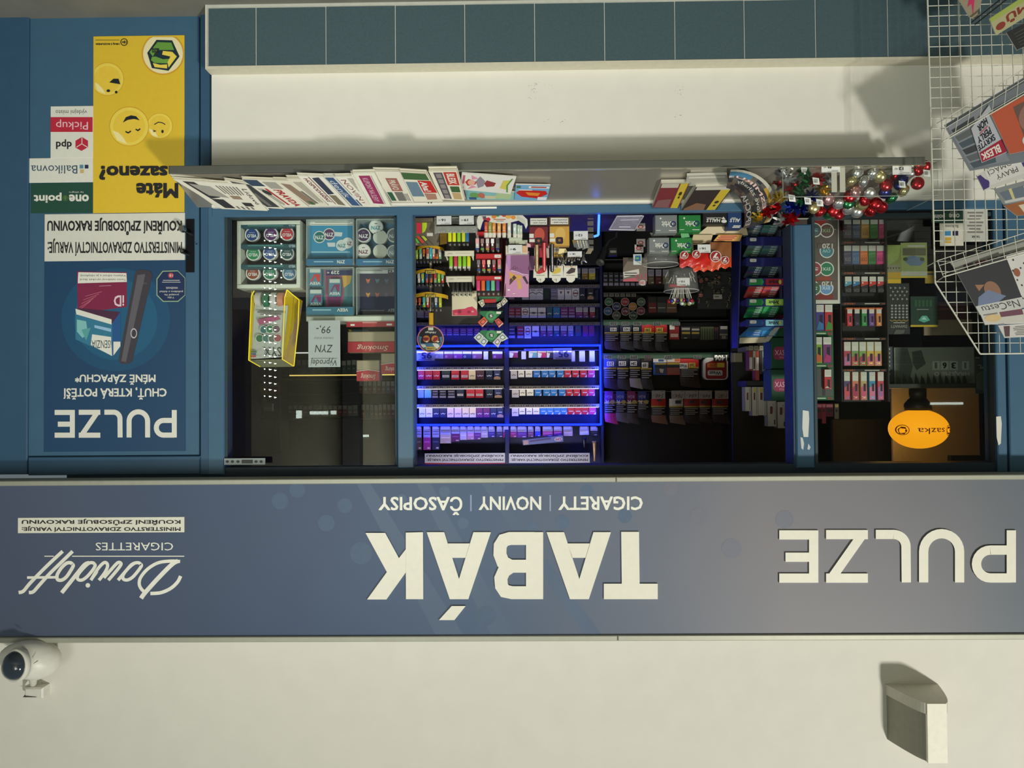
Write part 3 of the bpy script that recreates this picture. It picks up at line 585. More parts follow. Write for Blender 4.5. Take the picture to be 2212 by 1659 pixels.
papers = [
 (z3((130, 235), (700, 330), (1180, 600), (640, 590)), .012, cream, [('r', .1, .1, .5, .9, lgy)], 'folded newspapers under the photo-page paper at the tray end', .016),
 (z3((175, 290), (960, 352), (1200, 632), (700, 610)), .030, (212, 207, 190), [('p', [(.03, .10), (.62, .12), (.55, .34), (.03, .26)], dk), ('p', [(.1, .14), (.5, .18), (.55, .5), (.15, .42)], lgy), ('r', .62, .12, .95, .34, dk), ('r', .7, .62, .84, .8, dk), ('r', .45, .55, .58, .72, tan)] + lines(.1, .52, .42, .86, 7, gy) + lines(.86, .4, .97, .8, 4, gy) + [('t', 'Lidové', .15, .88, .75, .96, dk)], 'black and white newspaper with photo page, on the door end of the tray', .012),
 (z3((730, 300), (1090, 345), (1380, 612), (1190, 600)), .026, (208, 202, 184), [('p', [(.0, .15), (.95, .1), (.92, .85), (.05, .7)], mp((66, 66, 70))), ('r', .4, .3, .9, .5, gy)], 'newspaper with a dark cover picture, beside the red-titled paper', .012),
 (z3((920, 290), (1300, 305), (1645, 588), (1375, 588)), .034, (214, 208, 190), [('r', .0, .0, .22, .42, mp((60, 76, 96))), ('t', 'PRAVDA', .34, .50, .97, .76, red, .03), ('r', .3, .28, .92, .36, red), ('r', .05, .5, .3, .9, lgy)] + lines(.3, .06, .95, .24, 4, gy) + [('d', .45, .18, .1, .1, dk)], 'cream newspaper with a big red title, third of the tray row', .014),
 (z3((1260, 300), (1440, 305), (1800, 575), (1650, 575)), .036, cream, [('p', [(.1, .2), (.95, .1), (.9, .75), (.15, .7)], mp((150, 126, 106))), ('r', .4, .75, .9, .92, gy), ('p', [(.8, .3), (.95, .3), (.95, .6), (.82, .6)], grn)], 'newspaper with a brown cover photo, next to the red-titled paper', .016),
 (z3((1400, 285), (1570, 285), (1860, 575), (1780, 570)), .040, cream, lines(.1, .2, .9, .8, 6, gy), 'narrow strip of a cream newspaper under the maroon-titled paper', .018),
 (z3((1520, 250), (1800, 262), (2105, 595), (1850, 555)), .046, (216, 211, 196), [('t', 'HOSPODÁŘSKÉ', .08, .12, .9, .36, mp((120, 36, 50)), .02), ('r', .02, .38, .95, .42, mp((120, 36, 50))), ('p', [(.05, .5), (.6, .5), (.55, .8), (.02, .8)], mp((60, 66, 84))), ('p', [(.62, .5), (.95, .5), (.95, .82), (.6, .8)], mp((132, 120, 96)))], 'newspaper with a maroon title and a dark photo band, mid row', .014),
 (z3((1800, 262), (2030, 262), (2330, 590), (2110, 575)), .042, (206, 204, 194), [('p', [(.02, .05), (.98, .05), (.98, .45), (.02, .45)], bl), ('t', 'deník', .12, .1, .7, .38, mp((220, 222, 220)), .01), ('r', .75, .5, .97, .9, mp((84, 100, 130)))] + lines(.05, .55, .65, .9, 4, gy), 'newspaper with a blue title band, between two cream papers', .016),
 (z3((1930, 260), (2140, 255), (2420, 590), (2240, 585)), .050, (214, 209, 192), [('t', 'NOVINY', .1, .12, .92, .4, mp((140, 70, 70)), .012)] + lines(.05, .55, .9, .9, 5, gy), 'cream newspaper with a pale red title, beside the blue-banded one', .014),
 (z4((-10, 215), (190, 212), (250, 505), (140, 520)), .052, (210, 205, 188), [('t', 'DENÍK', .1, .3, .8, .6, mp((150, 40, 50)), .02), ('p', [(.1, .66), (.9, .7), (.9, .85), (.1, .8)], dk)], 'newspaper edge with a slim red title, beneath the magenta-banded paper', .016),
 (z4((10, 205), (225, 200), (392, 535), (185, 520)), .058, (216, 212, 194), [('r', .07, .2, .93, .72, mag), ('t', 'KUPONY NA SLEVY', .14, .3, .86, .56, mp((226, 200, 208)), .012), ('r', .07, .76, .93, .80, lgy)], 'newspaper with a magenta block on its front, mid tray', .016),
 (z4((215, 185), (480, 190), (620, 492), (400, 490)), .050, (208, 202, 184), [('r', .2, .3, .62, .75, mp((166, 104, 92))), ('t', 'PRÁVO', .26, .36, .58, .7, mp((220, 208, 192)), .02), ('r', .65, .35, .95, .7, gy), ('r', .66, .04, .95, .25, mp((56, 96, 70)))] + lines(.7, .72, .95, .92, 3, gy), 'newspaper with a washed red title block, by the green-topped paper', .018),
 (z4((480, 195), (745, 210), (910, 488), (622, 488)), .056, (210, 204, 184), [('p', [(.0, .02), (.22, .02), (.22, .96), (0, .96)], grn), ('r', .24, .5, .66, .98, mp((196, 50, 42))), ('t', 'Aha!', .28, .55, .62, .8, mp((232, 226, 214)), .03), ('r', .3, .04, .8, .46, mp((112, 136, 152))), ('p', [(.68, .5), (.92, .5), (.9, .85), (.7, .9)], mp((178, 134, 112)))], 'tabloid newspaper with a red title block and green top strip', .018),
 (z4((765, 185), (1045, 182), (1125, 478), (895, 465)), .060, (214, 208, 186), [('r', .03, .5, .46, .96, mp((196, 60, 52))), ('t', 'BLESK', .08, .58, .42, .88, mp((232, 222, 204)), .03), ('r', .04, .14, .95, .46, mp((88, 84, 92)))] + [('r', .08 + .18 * k, .2, .22 + .18 * k, .4, mp((150, 140, 136))) for k in range(5)] + [('r', .5, .56, .7, .92, grn), ('r', .72, .56, .95, .9, mp((200, 170, 120)))], 'tabloid newspaper with a red title and grey picture column, last of the papers', .022),
]
for q, h, c, pr, lab, t in papers:
    fn = TQ(*q, h); o = thing('newspaper', lab, 'newspaper', fn(.5, .5, -t), 'newspapers on the tray')
    c = tuple(min(240, int(x * 1.12)) for x in c); mm = mp(c); m2 = mp(tuple(int(x * .88) for x in c))
    b = B(); nl = 4
    for k in range(nl):                                     # folded sheets with slightly slipped edges
        j = (nl - 1 - k) * .012 * (1 if k % 2 else -1)
        g = (lambda j, k: (lambda u, v, hh=0: fn(u + j * .4, v * (1 + abs(j) * .5) + j * .5, hh - t * (nl - 1 - k) / nl)))(j if k < nl - 1 else 0, k)
        b.slab(g, t / nl * .82, mm, m2)
    part('sheets', b, o); part('print', B().pr(fn, pr), o)
# children's magazines
flesh = mp((226, 176, 150)); pink = mp((222, 150, 170))
def mag_(q, h, c, pr, lab, t=.004, nm='magazine', cat='magazine', grp=None, turn=False):
    fn = TQ(*q, h, turn); o = thing(nm, lab, cat, fn(.5, .5, -t), grp)
    part('cover', B().slab(fn, t, mp(c), mp((216, 214, 204))), o); part('print', B().pr(fn, pr), o); return o
mag_(z4((1120, 372), (1625, 395), (1622, 472), (1150, 468)), .012, (136, 190, 190), [('p', [(.05, .1), (.35, .1), (.45, .8), (.1, .9)], mp((180, 200, 150))), ('d', .82, .5, .1, .3, mp((110, 160, 90))), ('d', .68, .5, .07, .3, mp((190, 110, 90))), ('r', .4, .5, .62, .85, mp((210, 200, 160))), ('r', .8, .7, .95, .95, bl)], 'bright green-blue activity magazine under the white doll one', .008)
mag_(z4((1095, 203), (1637, 243), (1580, 412), (1075, 366)), .026, (230, 226, 216), [('p', [(.34, .42), (.52, .3), (.56, .5), (.5, .7), (.36, .62)], mp((150, 60, 60))), ('p', [(.55, .35), (.66, .1), (.72, .4), (.66, .8), (.56, .66)], mp((150, 140, 150))), ('p', [(.70, .45), (.86, .3), (.92, .5), (.86, .72), (.72, .6)], mp((190, 70, 60))), ('d', .80, .5, .07, .16, flesh), ('p', [(.68, .75), (.86, .92), (.78, .66)], pink), ('p', [(.68, .25), (.82, .06), (.8, .32)], pink),
    ('p', [(.1, .2), (.22, .25), (.24, .7), (.12, .75)], mp((214, 200, 90))), ('s', [(.06, .1), (.12, .5), (.08, .9)], .03, mp((90, 150, 60))), ('r', .94, .80, .985, .98, mp((60, 60, 80))), ('r', .93, .1, .97, .6, mp((190, 100, 120)))], 'white magazine with a doll-like figure, tilted against the last newspaper', .006)
mag_(z4((1632, 318), (1978, 325), (1938, 478), (1622, 472)), .020, (120, 172, 208), [('p', [(.02, .55), (.1, .35), (.85, .3), (.98, .5), (.8, .75), (.3, .85)], mp((196, 44, 36))), ('p', [(.25, .5), (.7, .45), (.6, .65), (.3, .68)], mp((230, 140, 50))), ('r', .02, .06, .62, .2, mp((226, 224, 216))), ('r', .1, .09, .55, .16, red), ('r', .02, .75, .3, .95, mp((226, 230, 232))), ('r', .85, .06, .97, .2, mp((80, 120, 90))), ('r', .5, .28, .9, .34, wh)], 'light blue magazine with a red vehicle on the cover, leaning in the tray', .006)
# film cases in clear sleeves
def z5(*l): return [(1380 + x / 6.144, 340 + y / 6.144) for x, y in l]
def case(q, h, lab, c, t, spine, pr):
    fn = TQ(*q, h, False); o = thing('film_case', lab, 'film case', fn(.5, .5, -t), 'film cases on the tray')
    part('case', B().slab(fn, t, mp(c), mp(spine)), o); part('print', B().pr(fn, pr), o)
    part('sleeve', B().slab(lambda u, v, hh=0: fn(-.05 + 1.1 * u, -.04 + 1.08 * v, hh + .002), .0015, glass((.96, .96, .95), 1.2, rough=.06)), o)
ylw = mp((222, 196, 70))
case(z5((690, 190), (1170, 160), (1180, 260), (640, 280)), .006, 'clear-sleeved case lying under the other film cases', (176, 172, 158), .010, (180, 176, 160), [('r', .1, .2, .9, .9, mp((196, 192, 176)))])
case(z5((640, 245), (1170, 232), (1200, 370), (620, 380)), .022, 'pale cased film on top of the clear one, beside the rolled magazine', (206, 202, 188), .012, (214, 210, 196), [('r', .05, .1, .95, .25, mp((230, 226, 210)))])
case(z5((300, 350), (670, 345), (520, 672), (180, 665)), .026, 'maroon film case with a yellow band in a clear sleeve', (150, 66, 72), .020, (208, 204, 188), [('r', .03, .0, .3, 1, ylw), ('d', .16, .4, .06, .08, mp((70, 64, 40))), ('d', .16, .55, .04, .05, mp((70, 64, 40))), ('p', [(.4, .62), (.9, .68), (.95, .98), (.4, .98)], mp((150, 104, 104))), ('r', .35, .0, .97, .16, mp((206, 200, 186)))])
case(z5((760, 395), (1260, 385), (1010, 712), (560, 705)), .034, 'black film case with a yellow band beside the maroon one', (76, 64, 62), .024, (216, 212, 196), [('r', .03, .0, .28, 1, ylw), ('d', .15, .62, .06, .06, mp((70, 64, 40))), ('d', .15, .76, .04, .04, mp((70, 64, 40))), ('p', [(.4, .72), (.7, .66), (.95, .9), (.95, .99), (.35, .99)], mp((150, 112, 88))), ('r', .05, .0, .97, .12, mp((216, 212, 196)))])
# rolled magazine: a curled cover
o = thing('rolled_magazine', 'dark film magazine curling over between the film cases and the gift bow box', 'magazine', TR(1625, 420, .0))
b = B(); n = 14; A_p, B_p = [], []
for i in range(n + 1):                                     # outer rim sweeps from the tray over to the sill
    t = i / n; a = math.radians(96 - 128 * t)
    A_p.append((1588 + 88 * math.cos(a) , 440 - 74 * math.sin(a))); B_p.append((1572 + 32 * math.cos(a) + 6 * t, 452 - 46 * math.sin(a) + 18 * t))
NS = 9
def rf(u, v, h=0):                                          # u along the curl, v from inner to outer rim
    i = min(int(u * n), n - 1); k = u * n - i
    ox, oy = [A_p[i][j] * (1 - k) + A_p[i + 1][j] * k for j in (0, 1)]; ix, iy = [B_p[i][j] * (1 - k) + B_p[i + 1][j] * k for j in (0, 1)]
    return TR(ix + (ox - ix) * v, iy + (oy - iy) * v, .035 + .05 * math.sin(math.pi * min(1, .15 + v * .8)) * (1 - .3 * u) + h)
for i in range(n):
    for k in range(NS):
        c = M(((70, 68, 70), (52, 56, 62), (96, 92, 88), (60, 56, 54), (112, 100, 84))[(i * 3 + k * 2 + (i * k) % 3) % 5], rough=.35)
        if k == NS - 1: c = M((196, 192, 176), rough=.5)
        elif k == NS - 2 and i > 6: c = M((186, 150, 60), rough=.4)
        elif k in (6, 7) and i < 4: c = M((70, 120, 150), rough=.4)
        b.add([rf(i / n, k / NS), rf((i + 1) / n, k / NS), rf((i + 1) / n, (k + 1) / NS), rf(i / n, (k + 1) / NS)], [(0, 1, 2, 3)], c)
part('cover', b, o)
b = B(); b.pr(lambda u, v, h=0: rf(1 - u, v, h + .001), [('t', 'VESMÍRU', .1, .58, .9, .72, mp((222, 190, 180)), .02), ('t', 'Nové záhady', .15, .36, .85, .52, mp((214, 210, 196)), .015), ('t', 'EPOCHA', .05, .05, .6, .22, mp((206, 204, 196)), .02)])
part('print', b, o)
# ================================================================ GIFT BOW BOX
YG = -.235
bxo = thing('acrylic_box', 'clear acrylic box full of shiny gift bows and ribbon rolls', 'box', P(1856, 351, YG))
q = RC(1691, 351, 2026, 424, YG); a = q(0, 0); c = q(1, 1); gl = glass((.97, .98, .97), .8); ed = M((188, 194, 182), rough=.2, alpha=.55)
DB = .24
part('front_panel', bx(a.x, c.x, YG, YG + .003, a.z, c.z, gl), bxo)
part('side_panel', bx(a.x, a.x + .003, YG + .003, YG + DB, a.z, c.z, gl), bxo); part('side_panel', bx(c.x - .003, c.x, YG + .003, YG + DB, a.z, c.z, gl), bxo)
part('bottom_panel', bx(a.x, c.x, YG, YG + DB, a.z - .003, a.z, gl), bxo)
b = B()
for (p_, r_) in (((a.x, YG, a.z), (c.x, YG, a.z)), ((a.x, YG, c.z), (c.x, YG, c.z)), ((a.x, YG, a.z), (a.x, YG, c.z)), ((c.x, YG, a.z), (c.x, YG, c.z)), ((a.x, YG, c.z), (a.x, YG + DB, c.z)), ((c.x, YG, c.z), (c.x, YG + DB, c.z)), ((a.x, YG, a.z), (a.x, YG + DB, a.z)), ((c.x, YG, a.z), (c.x, YG + DB, a.z))):
    b.cyl(p_, r_, .0014, .0014, 5, ed)
part('edge', b, bxo)
def tagc(px0, py0, px1, py1, Y, price, lab, cat='price tag', nm='price_tag', grp='price tags'):
    b = B().fbox(px0, py0, px1, py1, Y, .0012, mp((222, 222, 218)), .0003); w = px1 - px0; h = py1 - py0
    b.pr(PX(Y), [('t', price, px0 + w * .32, py0 + h * .36, px0 + w * .52 + 1.2 * len(price), py0 + h * .62, ik, .03), ('t', 'Kč', px0 + w * .12, py0 + h * .42, px0 + w * .26, py0 + h * .6, gy, .02), ('r', px0 + w * .55, py0 + h * .82, px0 + w * .9, py0 + h * .86, gy), ('r', px0 + w * .3, py0 + h * .93, px0 + w * .9, py0 + h * .96, gy)])
    return single(nm, b, lab, cat, grp)
tagc(1774.6, 350.5, 1815, 372, YG - .003, '8', 'white price card eight on the bow box front')
tagc(1928, 352, 1969, 377, YG - .003, '12', 'white price card twelve on the bow box front')
b = B().fbox(1796, 358, 1808, 415, YG + .02, .002, mp((206, 202, 186)), .0005).fbox(1814, 358, 1826, 415, YG + .02, .002, mp((206, 202, 186)), .0005)
part('paper_strip', b, bxo)
def bow_mesh(col, seed):
    rr = random.Random(seed); b = B(); m = mf(col)
    for k in range(16):
        a = 2 * math.pi * k / 8 + rr.uniform(-.2, .2); lift = (.15 + .55 * (k // 8)) + rr.uniform(-.1, .15); L = .036 - .009 * (k // 8)
        d = Vector((math.cos(a), math.sin(a), 0)); w = Vector((-math.sin(a), math.cos(a), 0)) * .0055; up = Vector((0, 0, 1))
        pts = [d * .002, d * L * .55 + up * L * (lift + .35), d * L + up * L * lift * .8, d * L * .6 + up * L * lift * .25, d * .003 + up * .002]
        v = [p_ - w * (1 - .45 * (i == 2)) for i, p_ in enumerate(pts)] + [p_ + w * (1 - .45 * (i == 2)) for i, p_ in enumerate(pts)]
        b.add(v, [(i, i + 1, 6 + i, 5 + i) for i in range(4)], m)
    return b.mesh('gift_bow')
BC = dict(silver=(198, 200, 200), green=(34, 112, 62), red=(186, 36, 46), gold=(206, 178, 70), blue=(34, 52, 140))
BM = {k: bow_mesh(v, i) for i, (k, v) in enumerate(BC.items())}
bows = [('silver', 1690, 368, -.20), ('green', 1735, 372, -.20), ('red', 1764, 388, -.17), ('silver', 1702, 384, -.18), ('red', 1683, 388, -.12), ('green', 1738, 392, -.16), ('silver', 1790, 388, -.16), ('green', 1722, 412, -.17), ('gold', 1684, 424, -.15), ('red', 1712, 408, -.13), ('gold', 1778, 408, -.14), ('blue', 1752, 424, -.13),
        ('green', 1732, 430, -.11), ('red', 1672, 448, -.08), ('blue', 1704, 446, -.10), ('blue', 1728, 452, -.06), ('gold', 1636, 466, -.02), ('red', 1708, 470, -.02), ('red', 1658, 456, -.04), ('silver', 1682, 474, -.0)]
cnt = {}
for i, (c_, px, py, y) in enumerate(bows):
    cnt[c_] = cnt.get(c_, 0) + 1
    o = place('gift_bow', BM[c_], P(px, py, y), f'{c_} foil gift bow, {ORD[cnt[c_] - 1]} {c_} one up from the tray', 'bow', 'gift bows in the acrylic box')
    o.rotation_euler = (math.radians(R.uniform(40, 100)), R.uniform(-.5, .5), R.uniform(-.4, .4)); s_ = R.uniform(.85, 1.1); o.scale = (s_, s_, s_)
def roll_mesh(col):
    b = B(); m = mf(col); b.lathe((0, 0, 0), [(.003, -.0175), (.012, -.0165), (.020, -.013), (.0248, -.007), (.0262, 0), (.0248, .007), (.020, .013), (.012, .0165), (.003, .0175)], 22, m)
    return b.mesh('ribbon_roll')
RCC = dict(red=(190, 46, 52), silver=(206, 206, 200), gold=(210, 196, 140), blue=(44, 54, 120), green=(60, 130, 84), pink=(226, 172, 168))
RM = {k: roll_mesh(v) for k, v in RCC.items()}
rolls = [('silver', 1852, 374, -.2), ('gold', 1838, 392, -.19), ('silver', 1866, 392, -.2), ('silver', 1886, 376, -.2), ('gold', 1900, 382, -.2), ('red', 1914, 400, -.18), ('red', 1938, 382, -.15), ('blue', 1950, 388, -.19), ('silver', 1966, 370, -.2), ('red', 1984, 366, -.21), ('red', 1996, 360, -.2), ('red', 1982, 396, -.2), ('blue', 1944, 398, -.16), ('gold', 1952, 412, -.17), ('blue', 1912, 416, -.15), ('silver', 1878, 416, -.16),
         ('pink', 1848, 414, -.17), ('red', 1836, 424, -.14), ('pink', 1790, 430, -.13), ('red', 1868, 432, -.13), ('silver', 1812, 440, -.11), ('green', 1832, 438, -.12), ('gold', 1862, 442, -.10), ('red', 1892, 440, -.11), ('green', 1926, 428, -.12), ('gold', 1758, 448, -.09), ('red', 1772, 458, -.07), ('red', 1800, 456, -.07), ('silver', 1832, 452, -.08), ('silver', 1852, 458, -.05), ('red', 1878, 456, -.07), ('green', 1792, 464, -.05), ('red', 1812, 462, -.04), ('red', 1904, 448, -.06)]
cnt = {}
for c_, px, py, y in rolls:
    cnt[c_] = cnt.get(c_, 0) + 1
    o = place('ribbon_roll', RM[c_], P(px, py, y), f'{c_} shiny ribbon roll, {ORD[cnt[c_] - 1]} {c_} one up in the acrylic box', 'ribbon roll', 'ribbon rolls in the acrylic box')
    o.rotation_euler = (R.uniform(.3, 1.7), R.uniform(-.7, .7), R.uniform(-.6, .6))
for i, (px, py) in enumerate(((1737, 369), (1762, 391), (1710, 428), (1744, 434), (1770, 438), (2001, 374), (1948, 398))):
    single('barcode_label', B().add([P(px - 7, py - 8, -.225), P(px + 7, py - 6, -.225), P(px + 9, py + 8, -.218), P(px - 5, py + 7, -.218)], [(0, 1, 2, 3)], mp((226, 226, 222))).pr(lambda u, v, h=0: P(px + u, py + v, -.226 - h), [('r', -3 + 2 * k, -4, -2 + 2 * k, 4, gy) for k in range(4)]),
           f'small white barcode sticker on a bow or ribbon, {ORD[i]} from the film cases', 'sticker', 'barcode stickers in the bow box')
# ================================================================ WHITE WIRE MAGAZINE RACK
RP = P(2008, 300, -.36); RN = Vector((.07, -1, 0)).normalized()
def RK(px, py, h=0): return PL(px, py, RP + RN * h, RN)
rk = thing('wire_magazine_rack', 'white wire grid magazine rack standing beside the bow box', 'rack', (RK(2110, 300).x, RK(2110, 300).y, 0))
wire = M((206, 206, 190), rough=.4)
def wt(pts, r=.0016, m=wire, n=5): return B().tube([Vector(p) for p in pts], r, m, n)
lx = lambda y: 2003.5 + .0275 * y
out = [(lx(-92), -92), (2020, 611), (2117, 764.5), (2330, 762)]
part('frame_wire', wt([RK(*p, .003) for p in out], .0032, wire, 6), rk)
for i in range(10):                                       # upright wires
    x = lx(0) + 22.5 * (i + 1); pts = [(x - .5, -40)]
    bot = 764 if x + 20 > 2117 else 611 + (x + 19 - 2020) / 97 * 153
    part('wire', wt([RK(x - 1, -75, .002), RK(x + bot * .0275, bot, .002)]), rk)
for i in range(-4, 35):                                       # level wires
    y = 13 + 22.07 * i; xs_ = lx(y) if y < 611 else 2020 + (y - 611) / 153 * 97
    part('wire', wt([RK(xs_, y, 0), RK(2330, y - (2330 - xs_) * .033 * (1 - y / 900), 0)]), rk)
def basket(ul, ur, lr, ll, nx, mids, h=.075):
    b = B(); L = lambda a, c, t: (a[0] + (c[0] - a[0]) * t, a[1] + (c[1] - a[1]) * t)
    for t in mids: b.tube([RK(*L(ul, ll, t), h), RK(*L(ur, lr, t), h)], .0014, wire, 5)
    b.tube([RK(*ul, h), RK(*ur, h)], .0016, wire, 5); b.tube([RK(*ll, h + .002), RK(*lr, h + .002)], .0026, wire, 6)
    for i in range(nx + 1):
        t = i / nx; b.tube([RK(*L(ul, ur, t), h), RK(*L(ll, lr, t), h)], .0014, wire, 5)
    b.tube([RK(*ul, h), RK(ul[0] - 22, ul[1] + 12, 0)], .0016, wire, 5); b.tube([RK(*ll, h), RK(ll[0] - 14, ll[1] + 10, 0)], .0016, wire, 5)
    part('basket', b, rk, 'slanted wire basket')
basket((2046, 254), (2330, 74), (2330, 135), (2036, 306), 11, (.45, .9))
basket((2025, 563), (2330, 466), (2330, 515), (2038, 598), 11, (.3, .82))
b = B(); 
for dx, dy in ((0, 0), (7, 5)): b.tube([RK(2099 + dx, 48 + dy, .06), RK(2240 + dx, -64 + dy, .06)], .003, M((26, 26, 28), rough=.4), 5)
part('divider_bar', b, rk, 'black pocket divider bar')
def rmag(ul, ur, lr, ll, h, c, pr, lab, t=.004):
    fn = Q4(*[RK(*q, h) for q in (ur, ul, ll, lr)]); o = thing('magazine', lab, 'magazine', fn(.5, .5, -t), 'magazines in the wire rack')
    part('cover', B().slab(fn, t, mp(c), mp((206, 204, 196))), o)
    if pr: part('print', B().pr(fn, pr), o)
rmag((2048, -40), (2150, -90), (2108, 42), (2094, 36), .04, (150, 140, 116), [('p', [(.3, .2), (.5, .45), (.72, .3), (.62, .55), (.8, .75), (.55, .7), (.45, .95), (.4, .65), (.15, .6), (.35, .5)], mp((196, 52, 96))), ('d', .7, .2, .15, .1, dk), ('r', .1, .05, .5, .12, grn)], 'magazine with a pink star printed on its corner, topmost in the rack')
rmag((2137, 40), (2290, -60), (2290, -10), (2152, 76), .05, (176, 172, 130), [('t', 'DOMŮ', .12, .35, .8, .85, mp((136, 56, 44)), .03), ('r', .0, .02, 1, .25, mp((160, 176, 84))), ('d', .9, .7, .07, .18, mp((140, 60, 50)))], 'magazine with brown title letters and a yellow-green edge')
rmag((2174, 70), (2290, 10), (2290, 66), (2197, 108), .045, (46, 46, 48), [('s', [(.05, .2 + .15 * k), (.9, .25 + .15 * k)], .012, gy) for k in range(5)], 'charcoal magazine with fine grey lines under the titled one')
rmag((2040, 270), (2240, 150), (2330, 330), (2096, 369), .03, (112, 118, 124), [('r', .62, .04, .98, .95, mp((128, 132, 138)))] + [('p', [(.72, .12 + .14 * k), (.97, .15 + .14 * k), (.96, .26 + .14 * k), (.74, .23 + .14 * k)], mp(((60, 64, 66), (92, 96, 96), (72, 84, 92))[k % 3])) for k in range(6)], 'grey travel magazine with a column of mountain photographs')
f = lambda h: (lambda u, v, hh=0: RK(u, v, h + hh)); f0 = f(.0306)
def zr(*l): return [(1980 + x / 5.926, 220 + y / 5.926) for x, y in l]
blk = thing('magazine', 'white tabloid magazine with a crimson title bar in the middle basket', 'magazine', RK(2130, 300, .034), 'magazines in the wire rack')
fn = Q4(*[RK(*q, .036) for q in (zr((930, 40)) + zr((700, 340)) + zr((835, 780)) + zr((1165, 640)))])
part('cover', B().slab(fn, .004, mp((176, 178, 184)), mp((200, 200, 196))), blk)
part('print', B().pr(fn, [('r', .02, .72, .98, .99, mp((156, 34, 56))), ('t', 'BLESK', .2, .77, .95, .95, mp((220, 214, 204)), .03), ('t', 'SKRYTÉ', .24, .53, .98, .70, bk, .025), ('t', 'PERLY', .3, .34, .9, .50, bk, .025), ('r', .35, .29, .75, .32, mp((180, 90, 100))), ('t', 'HOR', .3, .1, .75, .27, bk, .03)]), blk)
rmag((2140, 245), (2300, 160), (2330, 300), (2182, 333), .045, (182, 86, 58), [('p', [(.0, .1), (.72, .1), (.72, .78), (.3, .7), (.02, .5)], mp((104, 84, 74))), ('d', .42, .45, .30, .34, mp((146, 106, 94))), ('d', .42, .45, .22, .24, mp((120, 82, 74))), ('d', .62, .82, .15, .14, mp((206, 204, 200))), ('t', '51', .55, .80, .68, .86, red), ('r', .54, .74, .72, .76, gy)], 'orange-framed magazine with a round white badge')
fn_ = [(2109, 378), (2225, 318), (2250, 372), (2126, 412)]
rmag(*fn_, .025, (196, 194, 186), [('p', [(.94, .1), (1, .1), (1, .95), (.9, .9), (.85, .6), (.9, .4)], mp((64, 52, 110))), ('p', [(0, .0), (.22, .1), (.3, .5), (.1, .7), (0, .7)], mp((64, 52, 110))), ('r', .24, .05, .86, .82, mp((206, 204, 198))), ('t', 'DOMÁCÍ', .28, .08, .82, .38, dk, .012), ('t', 'PRAVÝ', .34, .44, .72, .74, dk, .012)], 'white magazine with purple splashes and serif title, under the tabloid')
rmag((2148, 408), (2260, 378), (2260, 425), (2168, 442), .018, (128, 132, 132), [('p', [(.2, .2), (.95, .3), (.9, .85), (.3, .8)], mp((100, 112, 124))), ('r', .7, .2, .76, .9, mp((196, 188, 130))), ('r', .4, .25, .46, .95, mp((196, 188, 130))), ('r', .02, .8, .95, .95, mp((190, 190, 184)))], 'magazine with a grey house picture, between purple-splashed and brown ones')
rmag((2168, 444), (2260, 424), (2260, 460), (2197, 466), .014, (150, 92, 56), [('p', [(.1, .1), (.5, .2), (.45, .9), (.15, .8)], mp((196, 150, 96))), ('r', .55, .2, .7, .8, mp((206, 196, 170)))], 'brown food magazine lowest behind the middle basket')
rmag((2052, 566), (2330, 478), (2330, 600), (2086, 612), .02, (150, 150, 142), [('r', .45 + .1 * k, .25, .53 + .1 * k, .8, mp(((84, 70, 76), (70, 74, 92), (92, 84, 86), (110, 60, 70))[k % 4])) for k in range(5)], 'grey photo magazine lying flat inside the lowest basket')
fnq = [(2068, 590), (2172, 552), (2216, 664), (2117, 680)]
rmag(*fnq, .045, (54, 54, 58), [('d', .52, .56, .16, .2, mp((140, 104, 84))), ('p', [(.3, .72), (.6, .52), (.85, .62), (.95, .8), (.5, .80)], mp((112, 124, 150))), ('p', [(.62, .4), (.8, .35), (.78, .5)], mp((150, 110, 84))), ('r', .0, .80, 1, 1, mp((190, 190, 186))), ('t', 'NaCestu', .1, .83, .9, .97, dk, .006)], 'dark street magazine with a sitting person on the cover, in the lowest basket')
rmag((2118, 678), (2206, 664), (2216, 694), (2128, 702), .042, (196, 192, 182), [('r', .0, .1, .55, .5, mp((110, 70, 84))), ('d', .75, .5, .2, .3, mp((206, 180, 130))), ('r', .6, .1, .95, .2, gy)], 'pale strip of a magazine with a plum banner beneath the street magazine')
rmag((2166, 556), (2290, 520), (2290, 650), (2206, 662), .04, (206, 204, 198), [('d', R.uniform(.3, .95), R.uniform(.1, .9), .016, .02, dk, 8) for _ in range(26)] + [('d', .85, .35, .06, .08, mp((150, 90, 66))), ('r', .05, .3, .35, .9, mp((60, 54, 56))), ('d', .2, .35, .1, .07, mp((176, 60, 70)))], 'white magazine with black ink dots beside the street magazine')
rmag((2128, 680), (2290, 656), (2290, 696), (2144, 701), .03, (204, 202, 196), [('s', [(.98, .4), (.8, .5), (.62, .45)], .05, mp((178, 90, 110))), ('s', [(.85, .2), (.78, .5), (.82, .85)], .05, mp((178, 90, 110))), ('r', .5, .5, .68, .85, mp((150, 70, 84))), ('r', .82, .72, .92, .98, gy)] + lines(.05, .2, .45, .9, 4, gy), 'white flyer with a pink ribbon bow print, at the rack foot')
rmag((2156, 703), (2290, 694), (2290, 724), (2170, 730), .026, (198, 196, 190), lines(.2, .15, .8, .9, 6, gy) + [('p', [(.82, .1), (.92, .1), (.98, .9), (.9, .9)], mp((90, 66, 70)))], 'folded white leaflet with small print, lowest in the rack')
